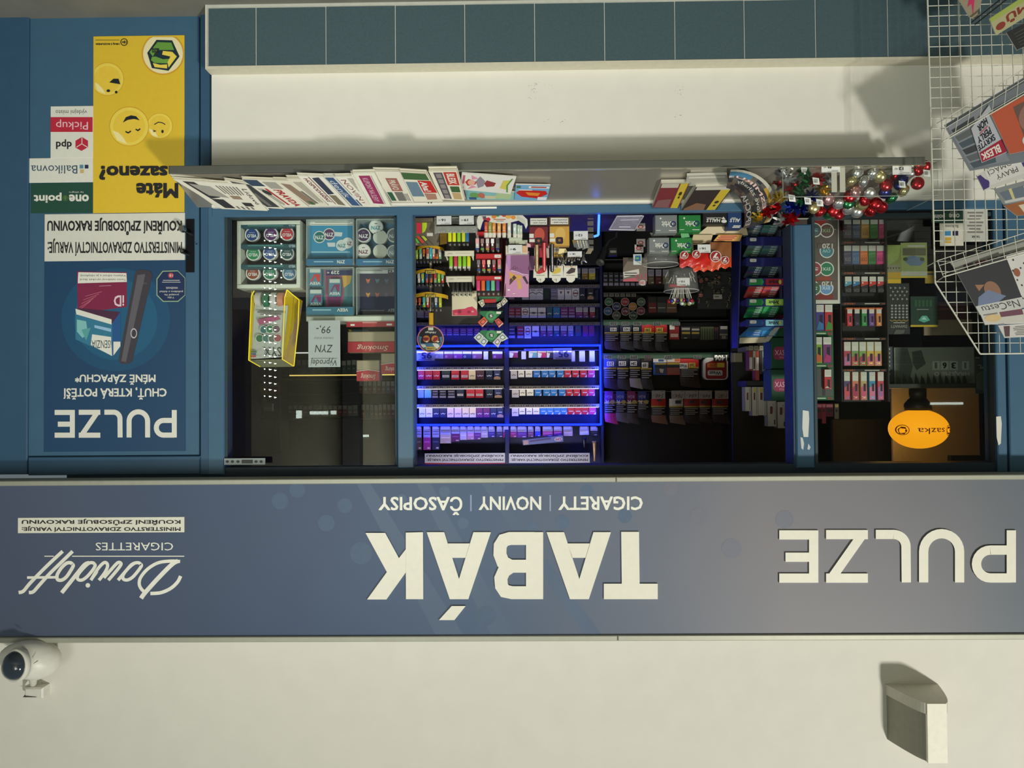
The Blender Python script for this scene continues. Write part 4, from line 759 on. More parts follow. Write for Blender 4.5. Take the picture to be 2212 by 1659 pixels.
# ================================================================ FIRST WINDOW: POUCH DISPLAYS BEHIND THE GLASS
YA = .16
wfr = M((222, 226, 210), rough=.45); tl = mp((40, 84, 92)); tz = mp((64, 144, 182)); nv = mp((30, 38, 84))
vd = thing('pouch_display', 'white three-shelf display stand holding nine round pouch cans', 'display stand', P(582, 625, YA))
def frm(o, px0, py0, px1, py1, Y, w, d, m, nm='frame'):
    b = B().fbox(px0, py0, px1, py0 + w, Y, d, m).fbox(px0, py1 - w, px1, py1, Y, d, m).fbox(px0, py0 + w, px0 + w, py1 - w, Y, d, m).fbox(px1 - w, py0 + w, px1, py1 - w, Y, d, m)
    return part(nm, b, o)
frm(vd, 511, 476, 648, 622, YA, 8.5, .15, wfr)
part('back_panel', fz(519, 484, 640, 614, YA + .09, .02, M((46, 50, 54), rough=.5), .001), vd)
for i, (y0, y1) in enumerate(((484, 491), (527, 536), (571, 580))):
    s_ = part('shelf_strip', fz(520, y0, 640, y1, YA + .004, .08, tl, .001), vd)
    part('lettering', B().pr(PX(YA + .004), [('t', 'VELO', 624, y0 + 1.5, 638, y1 - 2, mp((200, 214, 214)), .02), ('r', 535, y0 + 2.5, 612, y0 + 4.5, mp((90, 150, 140)))]), s_)
cans = [(544, 507, (28, 66, 128), 'blue'), (585, 506, (92, 44, 104), 'purple'), (620, 505, (190, 56, 66), 'red'), (547, 548, (44, 140, 90), 'green'), (583, 547, (60, 86, 150), 'blue and green'), (620, 547, (46, 80, 80), 'dark teal'),
        (546, 590, (146, 66, 40), 'rust'), (583, 590, (40, 126, 92), 'emerald'), (625, 590, (70, 118, 150), 'pale blue')]
for i, (px, py, c, nm) in enumerate(cans):
    Y = YA + .04; r = 15.5 * S(Y); p0 = P(px, py, Y); o = thing('pouch_can', f'round {nm} pouch can with white rim on the white display stand', 'can', p0 - Vector((0, 0, r)), 'pouch cans on the white stand')
    part('tin', B().cyl(p0, p0 + Vector((0, .022, 0)), r, r, 24, M((222, 224, 216), rough=.4)), o)
    part('lid_label', B().pr(PX(Y), [('d', px, py, 12.8, 12.8, mp(c), 26), ('t', 'VELO', px - 10, py - 1, px + 10, py + 6, mp((226, 228, 224)), .03), ('r', px - 6, py - 5, px + 6, py - 4, mp((190, 196, 200)))]), o)
# a reflection in the pane, shaped as glowing dots on added threads
ls = thing('pane_reflection', 'hanging strand of tiny bright white light dots in front of the white stand', 'light strand', P(590, 500, .1))
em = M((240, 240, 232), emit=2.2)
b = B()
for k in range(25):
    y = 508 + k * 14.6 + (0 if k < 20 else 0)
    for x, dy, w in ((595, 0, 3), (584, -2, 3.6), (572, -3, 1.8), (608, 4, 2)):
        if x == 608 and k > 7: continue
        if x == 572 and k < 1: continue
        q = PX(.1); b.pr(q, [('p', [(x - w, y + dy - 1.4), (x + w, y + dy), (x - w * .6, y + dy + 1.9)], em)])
part('reflection_dots', b, ls, kind='stuff')
b = B()
for x in (595, 584, 572): b.cyl(P(x, 490, .104), P(x, 868, .104), .0006, .0006, 4, M((60, 64, 62), alpha=.35))
part('reflection_thread', b, ls)
# clear cabinet with four compartments
ca = thing('acrylic_cabinet', 'clear acrylic cabinet of four compartments beside the white pouch stand', 'cabinet', P(760, 690, YA))
for n, (a, b0, c, d) in enumerate(((661, 472, 764, 572), (769, 472, 872, 572), (661, 577, 764, 682), (769, 577, 872, 682))):
    frm(ca, a, b0, c, d, YA + .0, 2.2, .12, M((206, 218, 212), rough=.15, alpha=.55), 'compartment_frame')
part('base', fz(661, 682, 872, 693, YA - .01, .2, wfr), ca)
part('back_panel', fz(661, 472, 872, 684, YA + .12, .006, M((40, 48, 56), rough=.4), .001), ca)
def card(px0, py0, px1, py1, Y, m, lab, items, cat='card', nm='display_card', grp=None, t=.003):
    o = thing(nm, lab, cat, P((px0 + px1) / 2, py0, Y), grp); part('board', B().fbox(px0, py0, px1, py1, Y, t, m, .0005), o)
    if items: part('print', B().pr(PX(Y), items), o)
    return o
def disc(x, y, r, c, t, tc): return [('d', x, y, r, r, wh, 24), ('d', x, y, r * .86, r * .86, mp(c), 24), ('t', t, x - r * .7, y - r * .25, x + r * .7, y + r * .4, mp(tc), .03)]
card(665, 476, 762, 558, YA + .05, tz, 'turquoise advert card with paired pouch cans in the clear cabinet', [('r', 665, 476, 762, 487, wh), ('r', 680, 480, 756, 481, gy), ('r', 672, 484, 762, 485, gy)] + disc(711, 506, 13, (96, 60, 100), 'ZYN', (226, 226, 224)) + disc(690, 512, 13, (36, 112, 108), 'ZYN', (226, 226, 224)) + disc(751, 525, 12, (220, 222, 218), 'ZYN', (120, 70, 110)) + disc(738, 530, 12, (206, 216, 216), 'ZYN', (60, 130, 124)) +
     [('p', [(724, 501), (740, 502), (738, 511), (722, 510)], mp((206, 216, 220))), ('p', [(706, 524), (724, 524), (724, 533), (709, 533)], mp((206, 216, 220))), ('r', 672, 543, 756, 546, mp((150, 196, 210)))])
for (a, c, x0_) in ((662, 762, 728), (769, 869, 834)):
    card(a, 559, c, 573, YA - .006, mp((44, 110, 150)), f'blue front strip of the {"first" if a < 700 else "second"} turquoise pouch compartment', [('t', 'ZYN', x0_, 562, x0_ + 17, 569, wh, .03), ('r', x0_ - 50, 564, x0_ - 8, 566.5, mp((150, 190, 210)))], 'strip', 'label_strip')
card(770, 476, 870, 558, YA + .09, mp((74, 124, 152)), 'dim blue backing card behind the second group of pouch cans', None)
for i, (px, py, c, t, tc_, nm) in enumerate(((785, 508, (70, 46, 84), 'ZYN', (226, 226, 224), 'purple'), (812, 490, (222, 226, 220), 'ZYN', (70, 150, 160), 'white with turquoise letters'), (785, 542, (226, 224, 218), 'ZYN', (110, 40, 70), 'white with maroon letters'), (821, 512, (206, 212, 196), '', 0, 'plain cream upper'), (821, 543, (206, 212, 196), '', 0, 'plain cream lower'), (851, 508, (110, 122, 130), 'ZYN', (210, 214, 214), 'grey upper'), (851, 544, (130, 150, 156), 'ZYN', (210, 214, 214), 'grey lower'))):
    Y = YA + .03; r = 15.5 * S(Y); p0 = P(px, py, Y); o = thing('pouch_can', f'round {nm} pouch can in the clear cabinet', 'can', p0 - Vector((0, 0, r)), 'pouch cans in the clear cabinet')
    part('tin', B().cyl(p0, p0 + Vector((0, .022, 0)), r, r, 24, M((214, 216, 208), rough=.4)), o)
    part('lid_label', B().pr(PX(Y), [('d', px, py, 13, 13, mp(c), 26)] + ([('t', t, px - 10, py - 2, px + 10, py + 6, mp(tc_), .03), ('r', px - 3, py - 8, px + 3, py - 6, gy)] if t else [])), o)
vp = [('r', 665, 581, 764, 680, mp((66, 122, 130))), ('p', [(700, 582), (742, 582), (744, 640), (736, 668), (704, 664)], mp((150, 84, 112))), ('p', [(738, 590), (760, 596), (756, 612), (742, 622)], mp((200, 160, 70))), ('p', [(706, 640), (738, 640), (734, 662), (710, 660)], mp((120, 50, 96))), ('r', 704, 581, 762, 595, nv), ('t', '229', 715, 585, 733, 592, wh, .02), ('t', 'Kč', 706, 587, 711, 591, wh, .02)]
card(664, 579, 764, 662, YA + .06, mp((70, 126, 134)), 'teal and plum vapour advert card with a small navy price band', vp)
card(662, 663, 764, 681, YA - .006, mp((62, 118, 140)), 'teal front strip beneath the plum advert', [('t', 'VEEV', 728, 666, 752, 673, wh, .02), ('r', 675, 668, 715, 671, mp((150, 190, 200)))], 'strip', 'label_strip')
for i, (a, b0, c, d, col, nm) in enumerate(((667, 580, 694, 618, (196, 60, 60), 'red'), (668, 625, 696, 660, (130, 46, 96), 'purple'), (710, 602, 736, 640, (120, 40, 90), 'tilted plum'))):
    o = card(a, b0, c, d, YA + .03, mp((74, 130, 150)), f'small {nm} vapour pod box on the teal shelf card', [('r', a + 2, b0 + 1, c - 2, b0 + 9, mp((196, 204, 196))), ('p', [(a + 3, b0 + 28), (a + 12, b0 + 12), (c - 2, b0 + 12), (c - 3, b0 + 28), (c - 8, b0 + 28), ((a + c) / 2, b0 + 16), (a + 8, b0 + 28)], mp(col)), ('t', 'VEEV', a + 2, b0 + 29, c - 2, b0 + 35, wh, .02)], 'box', 'pod_box', None, .02)
card(772, 580, 872, 679, YA + .06, mp((26, 28, 60)), 'navy vapour card with rows of small coloured icons', [('r', 772, 580, 838, 591, mp((190, 194, 190))), ('r', 776, 584, 826, 585.4, gy), ('t', '9 Kč', 840, 582, 858, 589, wh)] + [('p', [(x - 5, y), (x - 1, y + 11), (x, y + 3), (x + 1, y + 11), (x + 5, y), (x, y + 2)], mp(c)) for x, y, c in ((795, 602, (206, 110, 60)), (815, 602, (70, 120, 140)), (835, 602, (60, 90, 110)), (795, 632, (206, 140, 60)), (815, 632, (190, 90, 70)), (836, 632, (80, 50, 90)))] + [('t', 'VEEV', 838, 667, 857, 674, mp((190, 196, 206)), .015), ('t', 'JEDNORÁZOVÁ E-CIGARETA', 776, 669, 830, 672, mp((190, 196, 206)), .01)])
# hanging yellow acrylic display
hy = thing('hanging_display', 'tall yellow-edged acrylic display with round tins at its top, under the white stand', 'display', P(585, 785, .2))
yac = M((226, 196, 30), rough=.2, emit=.12, alpha=.75); q = PX(.2)
part('front_panel', B().slab(Q4(P(622, 660, .18), P(550, 655, .2), P(539, 776, .22), P(611, 771, .2)), .003, mp((190, 194, 186))), hy)
part('side_panel', B().slab(Q4(P(654, 650, .30), P(619, 627, .18), P(610, 776, .20), P(634, 790, .32)), .004, yac), hy)
part('side_panel', B().slab(Q4(P(549, 640, .19), P(543, 628, .19), P(536, 777, .21), P(541, 780, .21)), .004, yac), hy)
b = B()
for l in ([(549, 628), (543, 640), (537, 778), (562, 792)], [(620, 626), (615, 642), (610, 776), (634, 791)], [(620, 626), (646, 648), (644, 700), (635, 791)]): b.tube([P(x, y, .178) for x, y in l], .0022, M((246, 218, 40), emit=.5), 5)
part('glowing_edge', b, hy)
part('base_panel', B().slab(Q4(P(634, 791, .3), P(562, 792, .3), P(538, 778, .21), P(611, 776, .2)), .003, M((150, 152, 120), rough=.4)), hy)
f7 = pxf(lambda u, v, h=0: P(u, v, .176 + (v - 650) * .0002 - h))
part('print', B().pr(f7, [('t', 'SYX', 569, 750, 608, 770, mp((50, 46, 44)), .01, -.1), ('p', [(556, 690), (600, 682), (606, 690), (560, 702)], mp((170, 84, 120))), ('r', 556, 672, 616, 676, gy), ('r', 562, 678, 608, 680, gy), ('r', 542, 758, 554, 761, grn), ('r', 542, 763, 553, 766, bl), ('r', 541, 768, 553, 771, red)] + sum([[('d', x, y, 9, 9, wh), ('d', x, y, 8, 8, mp(c))] for x, y, c in ((570, 712, (60, 110, 110)), (583, 711, (50, 120, 80)), (597, 711, (110, 90, 96)), (561, 731, (50, 110, 70)), (575, 731, (80, 120, 110)), (588, 731, (100, 110, 96)), (600, 730, (150, 80, 80)))], [])), hy)
for i, (px, c, nm) in enumerate(((560, (206, 200, 190), 'white'), (577, (60, 120, 84), 'green'), (593, (206, 204, 196), 'pale'), (608, (206, 140, 110), 'salmon'))):
    p0 = P(px, 648, .2); single('round_tin', B().cyl(p0 + Vector((-.014, 0, 0)), p0 + Vector((.012, 0, 0)), .034, .034, 22, mp(c)).cyl(p0 + Vector((.012, 0, 0)), p0 + Vector((.0135, 0, 0)), .03, .03, 22, wh), f'{nm} round tin standing on edge in the yellow display', 'tin', 'tins in the yellow display')
# price paper
card(666, 692, 735, 793, .10, mp((186, 192, 190)), 'white clearance price paper with handwriting-like print taped behind the window', [('t', '99,-', 683, 702, 714, 720, ik, .01, .15), ('t', '(všechny druhy)', 679, 727, 720, 733, gy, .005, .2), ('t', 'ZYN', 680, 745, 719, 761, ik, .012, .2), ('t', 'Výprodej', 671, 773, 727, 790, ik, .01, .2), ('r', 671, 773.4, 728, 774.2, ik)], 'paper', 'price_paper', None, .0008)
# red rolling paper boxes
rb = mp((178, 44, 52)); bei = mp((170, 156, 128))
def redbox(px0, py0, px1, py1, Y, lab, curved=True):
    o = thing('paper_box', lab, 'box', P((px0 + px1) / 2, py0, Y), 'red rolling paper boxes')
    part('carton', B().fbox(px0, py0 - 22, px1, py1, Y + .004, .06, bei), o)
    part('front_flap', B().fbox(px0, py0, px1, py1, Y, .004, rb, .001), o)
    part('lettering', B().pr(PX(Y), [('t', 'Smoking', px0 + (px1 - px0) * .18, py0 + (py1 - py0) * .25, px0 + (px1 - px0) * .82, py0 + (py1 - py0) * .85, mp((220, 206, 190)), .012, .25)] + ([('s', [(px0, py0 + 2), ((px0 + px1) / 2, py0 - 1), (px1, py0 + 2)], 1.2, wh)] if curved else [])), o)
redbox(751, 738, 858, 761, .22, 'wide red rolling paper box with white script, uppermost behind the price paper', False)
redbox(770, 800, 820, 823, .26, 'small red rolling paper box hanging below the wide one')
redbox(823, 785, 872, 807, .24, 'red rolling paper box half hidden by the blue mullion')
card(748, 693, 872, 706, .2, mp((170, 48, 56)), 'long red shelf strip beneath the acrylic cabinet', [('r', 783, 696, 815, 698, mp((210, 150, 150))), ('r', 757, 700, 766, 704, wh), ('r', 835, 699, 847, 703, wh)], 'strip', 'label_strip')
single('cable_tray', B().fbox(800, 712, 858, 722, .3, .02, M((30, 28, 26))).fbox(802, 716, 850, 718, .295, .004, M((206, 180, 40), rough=.5)), 'black tray with a yellow stripe beneath the red strip', 'tray')
single('blue_scraper', B().prism([(q_.x, q_.z) for q_ in (P(752, 712, .3), P(758, 712, .3), P(775, 738, .3), P(768, 738, .3))], .3, .31, M((206, 180, 50))).prism([(q_.x, q_.z) for q_ in (P(760, 712, .3), P(796, 712, .3), P(800, 728, .3), P(772, 736, .3))], .3, .31, M((80, 120, 150))), 'blue and yellow folded card hanging next to the black tray', 'card')
for (a, c, y, nm, m_) in ((632, 668, 761, 'short', (220, 220, 210)), (625, 858, 809, 'long', (240, 206, 110))):
    single('shelf_light', B().fbox(a, y, c, y + 2.4, 1.885, .01, M(m_, emit=1.0), .0005), f'thin {nm} lit strip along a shelf edge inside the kiosk', 'shelf light')
card(484, 990, 573, 1004, .018, mp((150, 160, 158)), 'narrow pale opening-rules sticker with tiny pictograms on the window corner', [('r', 522, 993, 546, 1001, dk)] + [('d', x, 997, 3.5, 3, dk) for x in (491, 502, 514, 553, 564)], 'sticker', 'window_sticker', None, .0008)
# shelf at the back of the first window
sh = thing('wall_shelf', 'dark shelf unit with rows of packs deep behind the first window', 'shelf', P(690, 905, 1.9))
wood = M((40, 34, 30), rough=.6)
part('back_panel', fz(485, 690, 880, 1000, 2.2, .02, wood), sh)
for y in (764, 812, 822, 852, 872, 907): part('shelf_board', fz(606, y - 3, 880, y, 1.9, .3, M((52, 46, 40), rough=.6)), sh)
def pk(px0, py0, px1, py1, Y, c, lab, grp, top=(176, 172, 160)):
    b = B().fbox(px0, py0, px1, py1, Y, .03, mp(c), .001); h = py1 - py0
    b.pr(PX(Y), [('r', px0 + .6, py0 + .5, px1 - .6, py0 + h * .38, mp(top)), ('r', px0 + 1.5, py0 + h * .6, px1 - 1.5, py0 + h * .7, mp(tuple(min(255, x + 60) for x in c)))])
    return single('cigarette_pack', b, lab, 'pack', grp)
for r_, (xa, xb, y0, y1, nx, nm) in enumerate(((622, 772, 876, 898, 14, 'lower'), (780, 872, 874, 905, 10, 'end'), (775, 872, 823, 850, 10, 'upper'), (640, 770, 778, 806, 12, 'green'))):
    w = (xb - xa) / nx
    for i in range(nx):
        c = R.choice([(120, 60, 52), (90, 96, 116), (60, 66, 96), (150, 140, 120), (110, 80, 90), (130, 50, 50)]) if nm != 'green' else (54, 74, 58)
        pk(xa + i * w + .7, y0 + R.uniform(-1, 1), xa + (i + 1) * w - .7, y1, 1.88, c, f'dim pack {ORD[i]} from the door end in the {nm} row behind the first window', f'packs on the {nm} row behind the first window')
wl = [(498, 770, 506, 790, (206, 206, 200)), (507, 770, 516, 790, (200, 200, 196)), (528, 826, 550, 852, (170, 56, 40)), (555, 828, 578, 852, (190, 150, 50)), (578, 826, 600, 850, (150, 60, 56)), (497, 870, 506, 896, (150, 110, 100)), (508, 876, 520, 898, (190, 186, 176)), (530, 880, 562, 902, (92, 110, 92)), (568, 872, 588, 888, (190, 190, 184)), (497, 912, 502, 930, (200, 196, 190)), (500, 820, 512, 836, (60, 70, 76)), (504, 796, 512, 812, (120, 120, 116))]
for i, (a, b0, c, d, col) in enumerate(wl):
    pk(a, b0, c, d, 1.6, col, f'small boxed item {ORD[i]} on the dark side shelf behind the hanging yellow display', 'boxed items on the side shelf')
for i, (px, py) in enumerate(((517, 758), (519, 818), (540, 819), (564, 819), (506, 848), (518, 848), (536, 871), (571, 866))):
    single('shelf_tag', B().fbox(px - 5, py - 4.5, px + 5, py + 4.5, 1.59, .001, mp((150, 148, 138))), f'small pale shelf tag {ORD[i]} of the dark side shelf', 'price tag', 'shelf tags on the side shelf')
b = thing('side_shelf', 'dark side shelf stand behind the hanging yellow display', 'shelf', P(545, 900, 1.65))
for y in (768, 822, 868, 908): part('shelf_board', fz(486, y - 4, 606, y, 1.6, .25, wood), b)
part('back_panel', fz(486, 740, 606, 980, 1.86, .02, M((30, 28, 26))), b)

part('back_panel', fz(485, 200, 880, 690, 2.2, .02, wood), sh)
part('back_panel', fz(486, 300, 606, 740, 1.88, .02, M((30, 28, 26))), b)
zp1 = P(700, 471, YA).z
pl1 = thing('display_plinth', 'dark plinth under the pouch displays behind the first window', 'plinth', (P(680, 471, YA).x, YA, ZC))
part('block', bx(P(880, 471, YA).x, P(505, 471, YA).x, YA - .012, .36, ZC, zp1, M((40, 44, 46), rough=.6)), pl1)
part('top_edge', bx(P(880, 471, YA).x, P(505, 471, YA).x, YA - .016, YA - .012, zp1 - .012, zp1, M((66, 72, 70), rough=.5)), pl1)
# ================================================================ TOBACCO CABINET WITH THE BLUE TUBE FRAME
YC = 2.40
nvy = M((34, 40, 84), rough=.4, noise=.04)
tc_ = thing('tobacco_cabinet', 'tall navy tobacco cabinet framed by a glowing blue light tube', 'cabinet', P(1098, 570, YC))
part('back_panel', fz(897, 480, 1299, 1006, YC + .14, .02, nvy, .001), tc_)
part('side_panel', fz(894, 480, 899, 1006, YC, .16, nvy), tc_); part('side_panel', fz(1297, 480, 1303, 1006, YC, .16, nvy), tc_); part('divider', fz(1089, 480, 1099, 1006, YC, .14, nvy), tc_)
for (a_, c_, p_) in (((897, 746), (1298, 746), 1.3), ((897, 917), (1298, 917), 1.0), ((898, 748), (898, 917), .5), ((1297, 748), (1297, 917), .7)):
    q_ = P((a_[0] + c_[0]) / 2, (a_[1] + c_[1]) / 2, YC - .055); L_ = (P(*a_, YC) - P(*c_, YC)).length; w_ = a_[1] == c_[1]
    area('blue_tube_lamp', q_, q_ + Vector((0, 1, 0)), L_ if w_ else .01, .01 if w_ else L_, p_ * 3.0, (.02, .05, 1))
area('cabinet_top_fill_lamp', (.06, 1.75, 2.40), (.03, 2.4, 1.75), 1.1, .1, 5.5, (.90, .84, 1.0))  # unseen dim lamp added to lift the header strips and top row
tubem = M((6, 34, 255), emit=2.2, noise=0); tubel = M((40, 90, 255), emit=5.0, noise=0)
def tubep(x0, y0, x1, y1, nm='light_tube', r=.0085): part(nm, B().cyl(P(x0, y0, YC - .03), P(x1, y1, YC - .03), r, r, 10, tubem), tc_, 'glowing blue tube')
tubep(897, 748, 1298, 746); tubep(897, 748, 898, 918); tubep(1296.5, 746, 1298.5, 917); tubep(898, 918, 1298.5, 917)
for x_ in (895, 1300): part('side_panel', bx(P(x_, 700, YC).x - .01, P(x_, 700, YC).x + .01, YC, YC + .16, .06, P(x_, 481, YC).z, nvy), tc_)
part('lower_panel', fz(899, 440, 1297, 574, YC - .002, .02, M((24, 24, 27), rough=.5)), tc_)
part('tube_hook', B().tube([P(1049, 745, YC - .05), P(1051, 751, YC - .05), P(1055, 752, YC - .05), P(1060, 748, YC - .05)], .004, M((14, 20, 70)), 5), tc_)
railm = M((150, 142, 130), rough=.4); whl = M((255, 250, 240), emit=1.1, noise=0)
ROWS = dict(top=921, a=758, b=800, c=841, d=881, l=704, m=664, n=623, o=580)
for k, y in ROWS.items():
    for (a, c) in ((899, 1089), (1099, 1297)):
        part('shelf', fz(a, y - 2, c, y, YC + .01, .13, M((40, 44, 86), rough=.4), .0005), tc_)
        if k in 'bcdlmn':
            part('price_rail', fz(a + 1, y - 8, c - 1, y - 1, YC - .012, .006, railm if k in 'bcd' else M((84, 78, 90), rough=.4), .0008), tc_)
            if k in 'bcd': part('light_strip', fz(a + 2, y - 1, c - 4, y - .2, YC - .03, .012, whl, .0002), tc_, 'thin white light strip')
b = B(); fpx = PX(YC - .0125)
for k in 'bcdlmn':
    y = ROWS[k]
    for (a, c) in ((903, 1084), (1103, 1292)):
        n = 12 if a < 1000 else 12; w = (c - a) / n
        for i in range(n):
            x = a + i * w; p_ = R.choice(('150', '149', '148', '144', '168', '151', '139', '200', '156'))
            b.pr(fpx, [('r', x + .5, y - 7, x + w - 1.8, y - 2, mp((196, 188, 168) if k in 'bcd' else (120, 110, 112))), ('t', p_, x + 1.5, y - 6.3, x + w - 3, y - 2.7, bk, .04)])
part('price_prints', b, tc_)
for k in 'abcd':                                        # light strips along the shelf edges
    y = ROWS[k] + (0 if k != 'a' else 1)
    for (a, c) in ((900, 1088), (1100, 1296)):
        q = P((a + c) / 2, y, YC - .022); area('shelf_strip_lamp', q, q + Vector((0, .035, .045)), (c - a) * S(YC), .004, .15, (1, .97, .92))
for y, xa, xc in ((695, 1305, 1578), (768, 1305, 1575)):
    q = P((xa + xc) / 2, y, YC - .05); area('shelf_strip_lamp', q, q + Vector((0, .035, .05)), (xc - xa) * S(YC), .004, .16, (1, .97, .9))
WB = (206, 204, 206)
def pack(px0, py0, px1, py1, col, style, lab, grp, Y=YC + .02, nm='cigarette_pack'):
    b = B().fbox(px0, py0, px1, py1, Y, .03, mp(col), .0008); w = px1 - px0; h = py1 - py0; q = PX(Y); ct = (px0 + px1) / 2
    if style == 'label': b.pr(q, [('r', px0 + 1.8, py0 + h * .55, px1 - 1.8, py0 + h * .78, mp((206, 196, 190))), ('r', px0 + 3, py0 + h * .63, px1 - 3, py0 + h * .69, dk)])
    elif style in ('script', 'dscript'): b.pr(q, [('s', [(px1 - 2, py0 + h * .58), (ct + 2, py0 + h * .66), (ct, py0 + h * .56), (ct - 3, py0 + h * .66), (px0 + 2, py0 + h * .6)], 1.2, mp((206, 204, 206) if style == 'script' else (90, 74, 56)))])
    elif style == 'corner': b.pr(q, [('p', [(px1, py1), (px1 - w * .32, py1), (px1, py1 - h * .36)], mp((206, 204, 212))), ('r', px0 + 3, py0 + h * .55, px1 - 2.5, py0 + h * .63, mp((196, 206, 220)))])
    elif style == 'tan': b.pr(q, [('p', [(px0, py1), (px1, py1), (px1, py1 - h * .22), (ct, py1 - h * .36), (px0, py1 - h * .22)], mp((176, 140, 110))), ('r', px0 + 3, py0 + h * .42, px1 - 3, py0 + h * .5, mp((200, 196, 206)))])
    elif style == 'warn': b.pr(q, [('r', px0 + .4, py0 + .3, px1 - .4, py0 + h * .46, mp((176, 172, 186)))] + [('r', px0 + 1.5, py0 + h * (.1 + .1 * k), px1 - 1.5, py0 + h * (.13 + .1 * k), dk) for k in range(3)] + [('r', px0 + 2, py0 + h * .62, px1 - 2, py0 + h * .68, mp(tuple(min(255, c + 50) for c in col))), ('r', px1 - w * .45, py1 - h * .12, px1 - w * .1, py1 - h * .05, mp((206, 204, 206)))])
    elif style == 'circle': b.pr(q, [('o', ct, py0 + h * .45, w * .36, h * .3, .2, mp((110, 60, 70))), ('r', px0 + 2, py0 + h * .4, px1 - 2, py0 + h * .52, mp((120, 50, 60)))])
    elif style == 'band': b.pr(q, [('r', px0, py0 + h * .52, px1, py0 + h * .58, bk), ('d', ct, py0 + h * .55, w * .3, h * .09, mp((60, 60, 90)))])
    elif style == 'curve': b.pr(q, [('s', [(px0, py0 + h * .5), (ct - 1, py0 + h * .36), (px1, py0 + h * .55)], 1.4, dk), ('r', px0 + 2, py0 + h * .15, px1 - 2, py0 + h * .2, dk)])
    elif style == 'tri': b.pr(q, [('p', [(ct - 3, py0 + h * .3), (ct + 3, py0 + h * .3), (ct, py0 + h * .55)], mp((110, 60, 60))), ('r', px0 + 1, py0 + h * .08, px1 - 1, py0 + h * .14, dk)])
    elif style == 'box': b.pr(q, [('r', px0, py0, px1, py0 + h * .34, mp((226, 224, 226))), ('o', px0 + w * .24, py0 + h * .72, 2.2, 2.2, .35, mp((196, 186, 206)))])
    elif style == 'half': b.pr(q, [('p', [(px0, py1), (px0, py0 + h * .3), (ct, py0 + h * .4), (px0 + w * .35, py1)], mp((226, 226, 226))), ('r', px0, py0, px1, py0 + h * .25, mp((230, 228, 226)))])
    elif style == 'bars': b.pr(q, [('r', px0 + 1.5, py0 + h * .25, px1 - 1.5, py0 + h * .31, mp((170, 160, 186))), ('r', px0 + 1.5, py0 + h * .55, px1 - 1.5, py0 + h * .62, mp((160, 150, 180))), ('r', px0 + .4, py1 - h * .2, px1 - .4, py1, mp((150, 142, 160)))])
    return single(nm, b, lab, 'pack', grp)
C_ = dict(red=(184, 30, 48), dgr=(26, 44, 48), dmar=(70, 28, 44), cream=(226, 206, 164), navy=(30, 40, 86), dnav=(24, 32, 56), bg=(120, 150, 190), lt=(110, 170, 186), wht=(222, 216, 222), pkw=(226, 200, 206), vio=(104, 40, 96), gw=(196, 190, 186), cw=(226, 222, 200), blue=(40, 116, 180), mgt=(190, 50, 110), pur=(112, 40, 120), tallw=(216, 218, 232), mve=(120, 70, 100), teal=(44, 86, 108), grey=(120, 116, 140), drd=(140, 34, 64), dk=(34, 34, 44))
CN = dict(red='red', dgr='dark green', dmar='dark maroon', cream='cream', navy='navy', dnav='blackish blue', bg='pale blue', lt='light teal', wht='white', pkw='blush white', vio='violet', gw='tall grey-white', cw='ivory', blue='bright blue', mgt='magenta', pur='purple', tallw='tall white', mve='mauve', teal='teal', grey='grey', drd='crimson', dk='black')
def zrow(ox, oy, k, y0, y1, items, Y, row, grp, style=None, nm='cigarette_pack'):
    for i, it_ in enumerate(items):
        x0_, x1_, c = it_[:3]; st = it_[3] if len(it_) > 3 else style; yy1 = it_[4] if len(it_) > 4 else y1
        pack(ox + x0_ / k, oy + y0 / k, ox + x1_ / k, oy + yy1 / k, C_[c], st, f'{CN[c]} pack, {ORD[i]} from door end, on {row}', grp, Y, nm)
K = 9.218; YPk = YC + .02
A1 = (890, 740, K); A2 = (1090, 740, K)
zrow(*A1, 545, 735, [(115, 245, 'red', 'script'), (260, 405, 'red', 'script'), (420, 555, 'red', 'script'), (590, 755, 'dgr', 'label'), (780, 940, 'red', 'label'), (970, 1122, 'red', 'label'), (1130, 1265, 'cream', 'dscript'), (1280, 1435, 'dmar', 'script'), (1470, 1605, 'dnav', 'script'), (1630, 1760, 'navy', 'tan')], YPk, 'the lit shelf nearest the offers, door bay', 'packs on lit shelves')
zrow(*A1, 925, 1100, [(115, 235, 'bg', 0), (250, 382, 'lt', 0), (400, 520, 'dk', 'bars'), (545, 680, 'dk', 'bars'), (710, 855, 'dk', 'bars'), (885, 1035, 'dnav', 'label'), (1080, 1250, 'red', 'label'), (1262, 1420, 'red', 'label'), (1475, 1610, 'dnav', 'script'), (1645, 1790, 'navy', 'tan')], YPk, 'the middle lit shelf, door bay', 'packs on lit shelves')
zrow(*A1, 1298, 1490, [(140, 268, 'wht', 'dscript'), (278, 405, 'wht', 'dscript'), (418, 545, 'navy', 'script'), (555, 683, 'navy', 'script'), (700, 830, 'pkw', 'dscript'), (845, 985, 'pkw', 'dscript'), (1000, 1133, 'cream', 'dscript'), (1145, 1272, 'cream', 'dscript'), (1285, 1410, 'vio', 'script'), (1420, 1548, 'vio', 'script'), (1560, 1685, 'navy', 'script'), (1695, 1820, 'navy', 'tan')], YPk, 'the topmost lit shelf, door bay', 'packs on lit shelves')
zrow(*A1, 175, 322, [(450, 625, 'grey', 'box'), (640, 815, 'vio', 'box'), (825, 1000, 'pur', 'box'), (1010, 1185, 'navy', 'box'), (1200, 1395, 'mve', 'box'), (1425, 1515, 'tallw', 0, 335), (1600, 1800, 'vio', 'box')], YPk, 'the offer shelf, door bay', 'flat packs on the offer shelf')
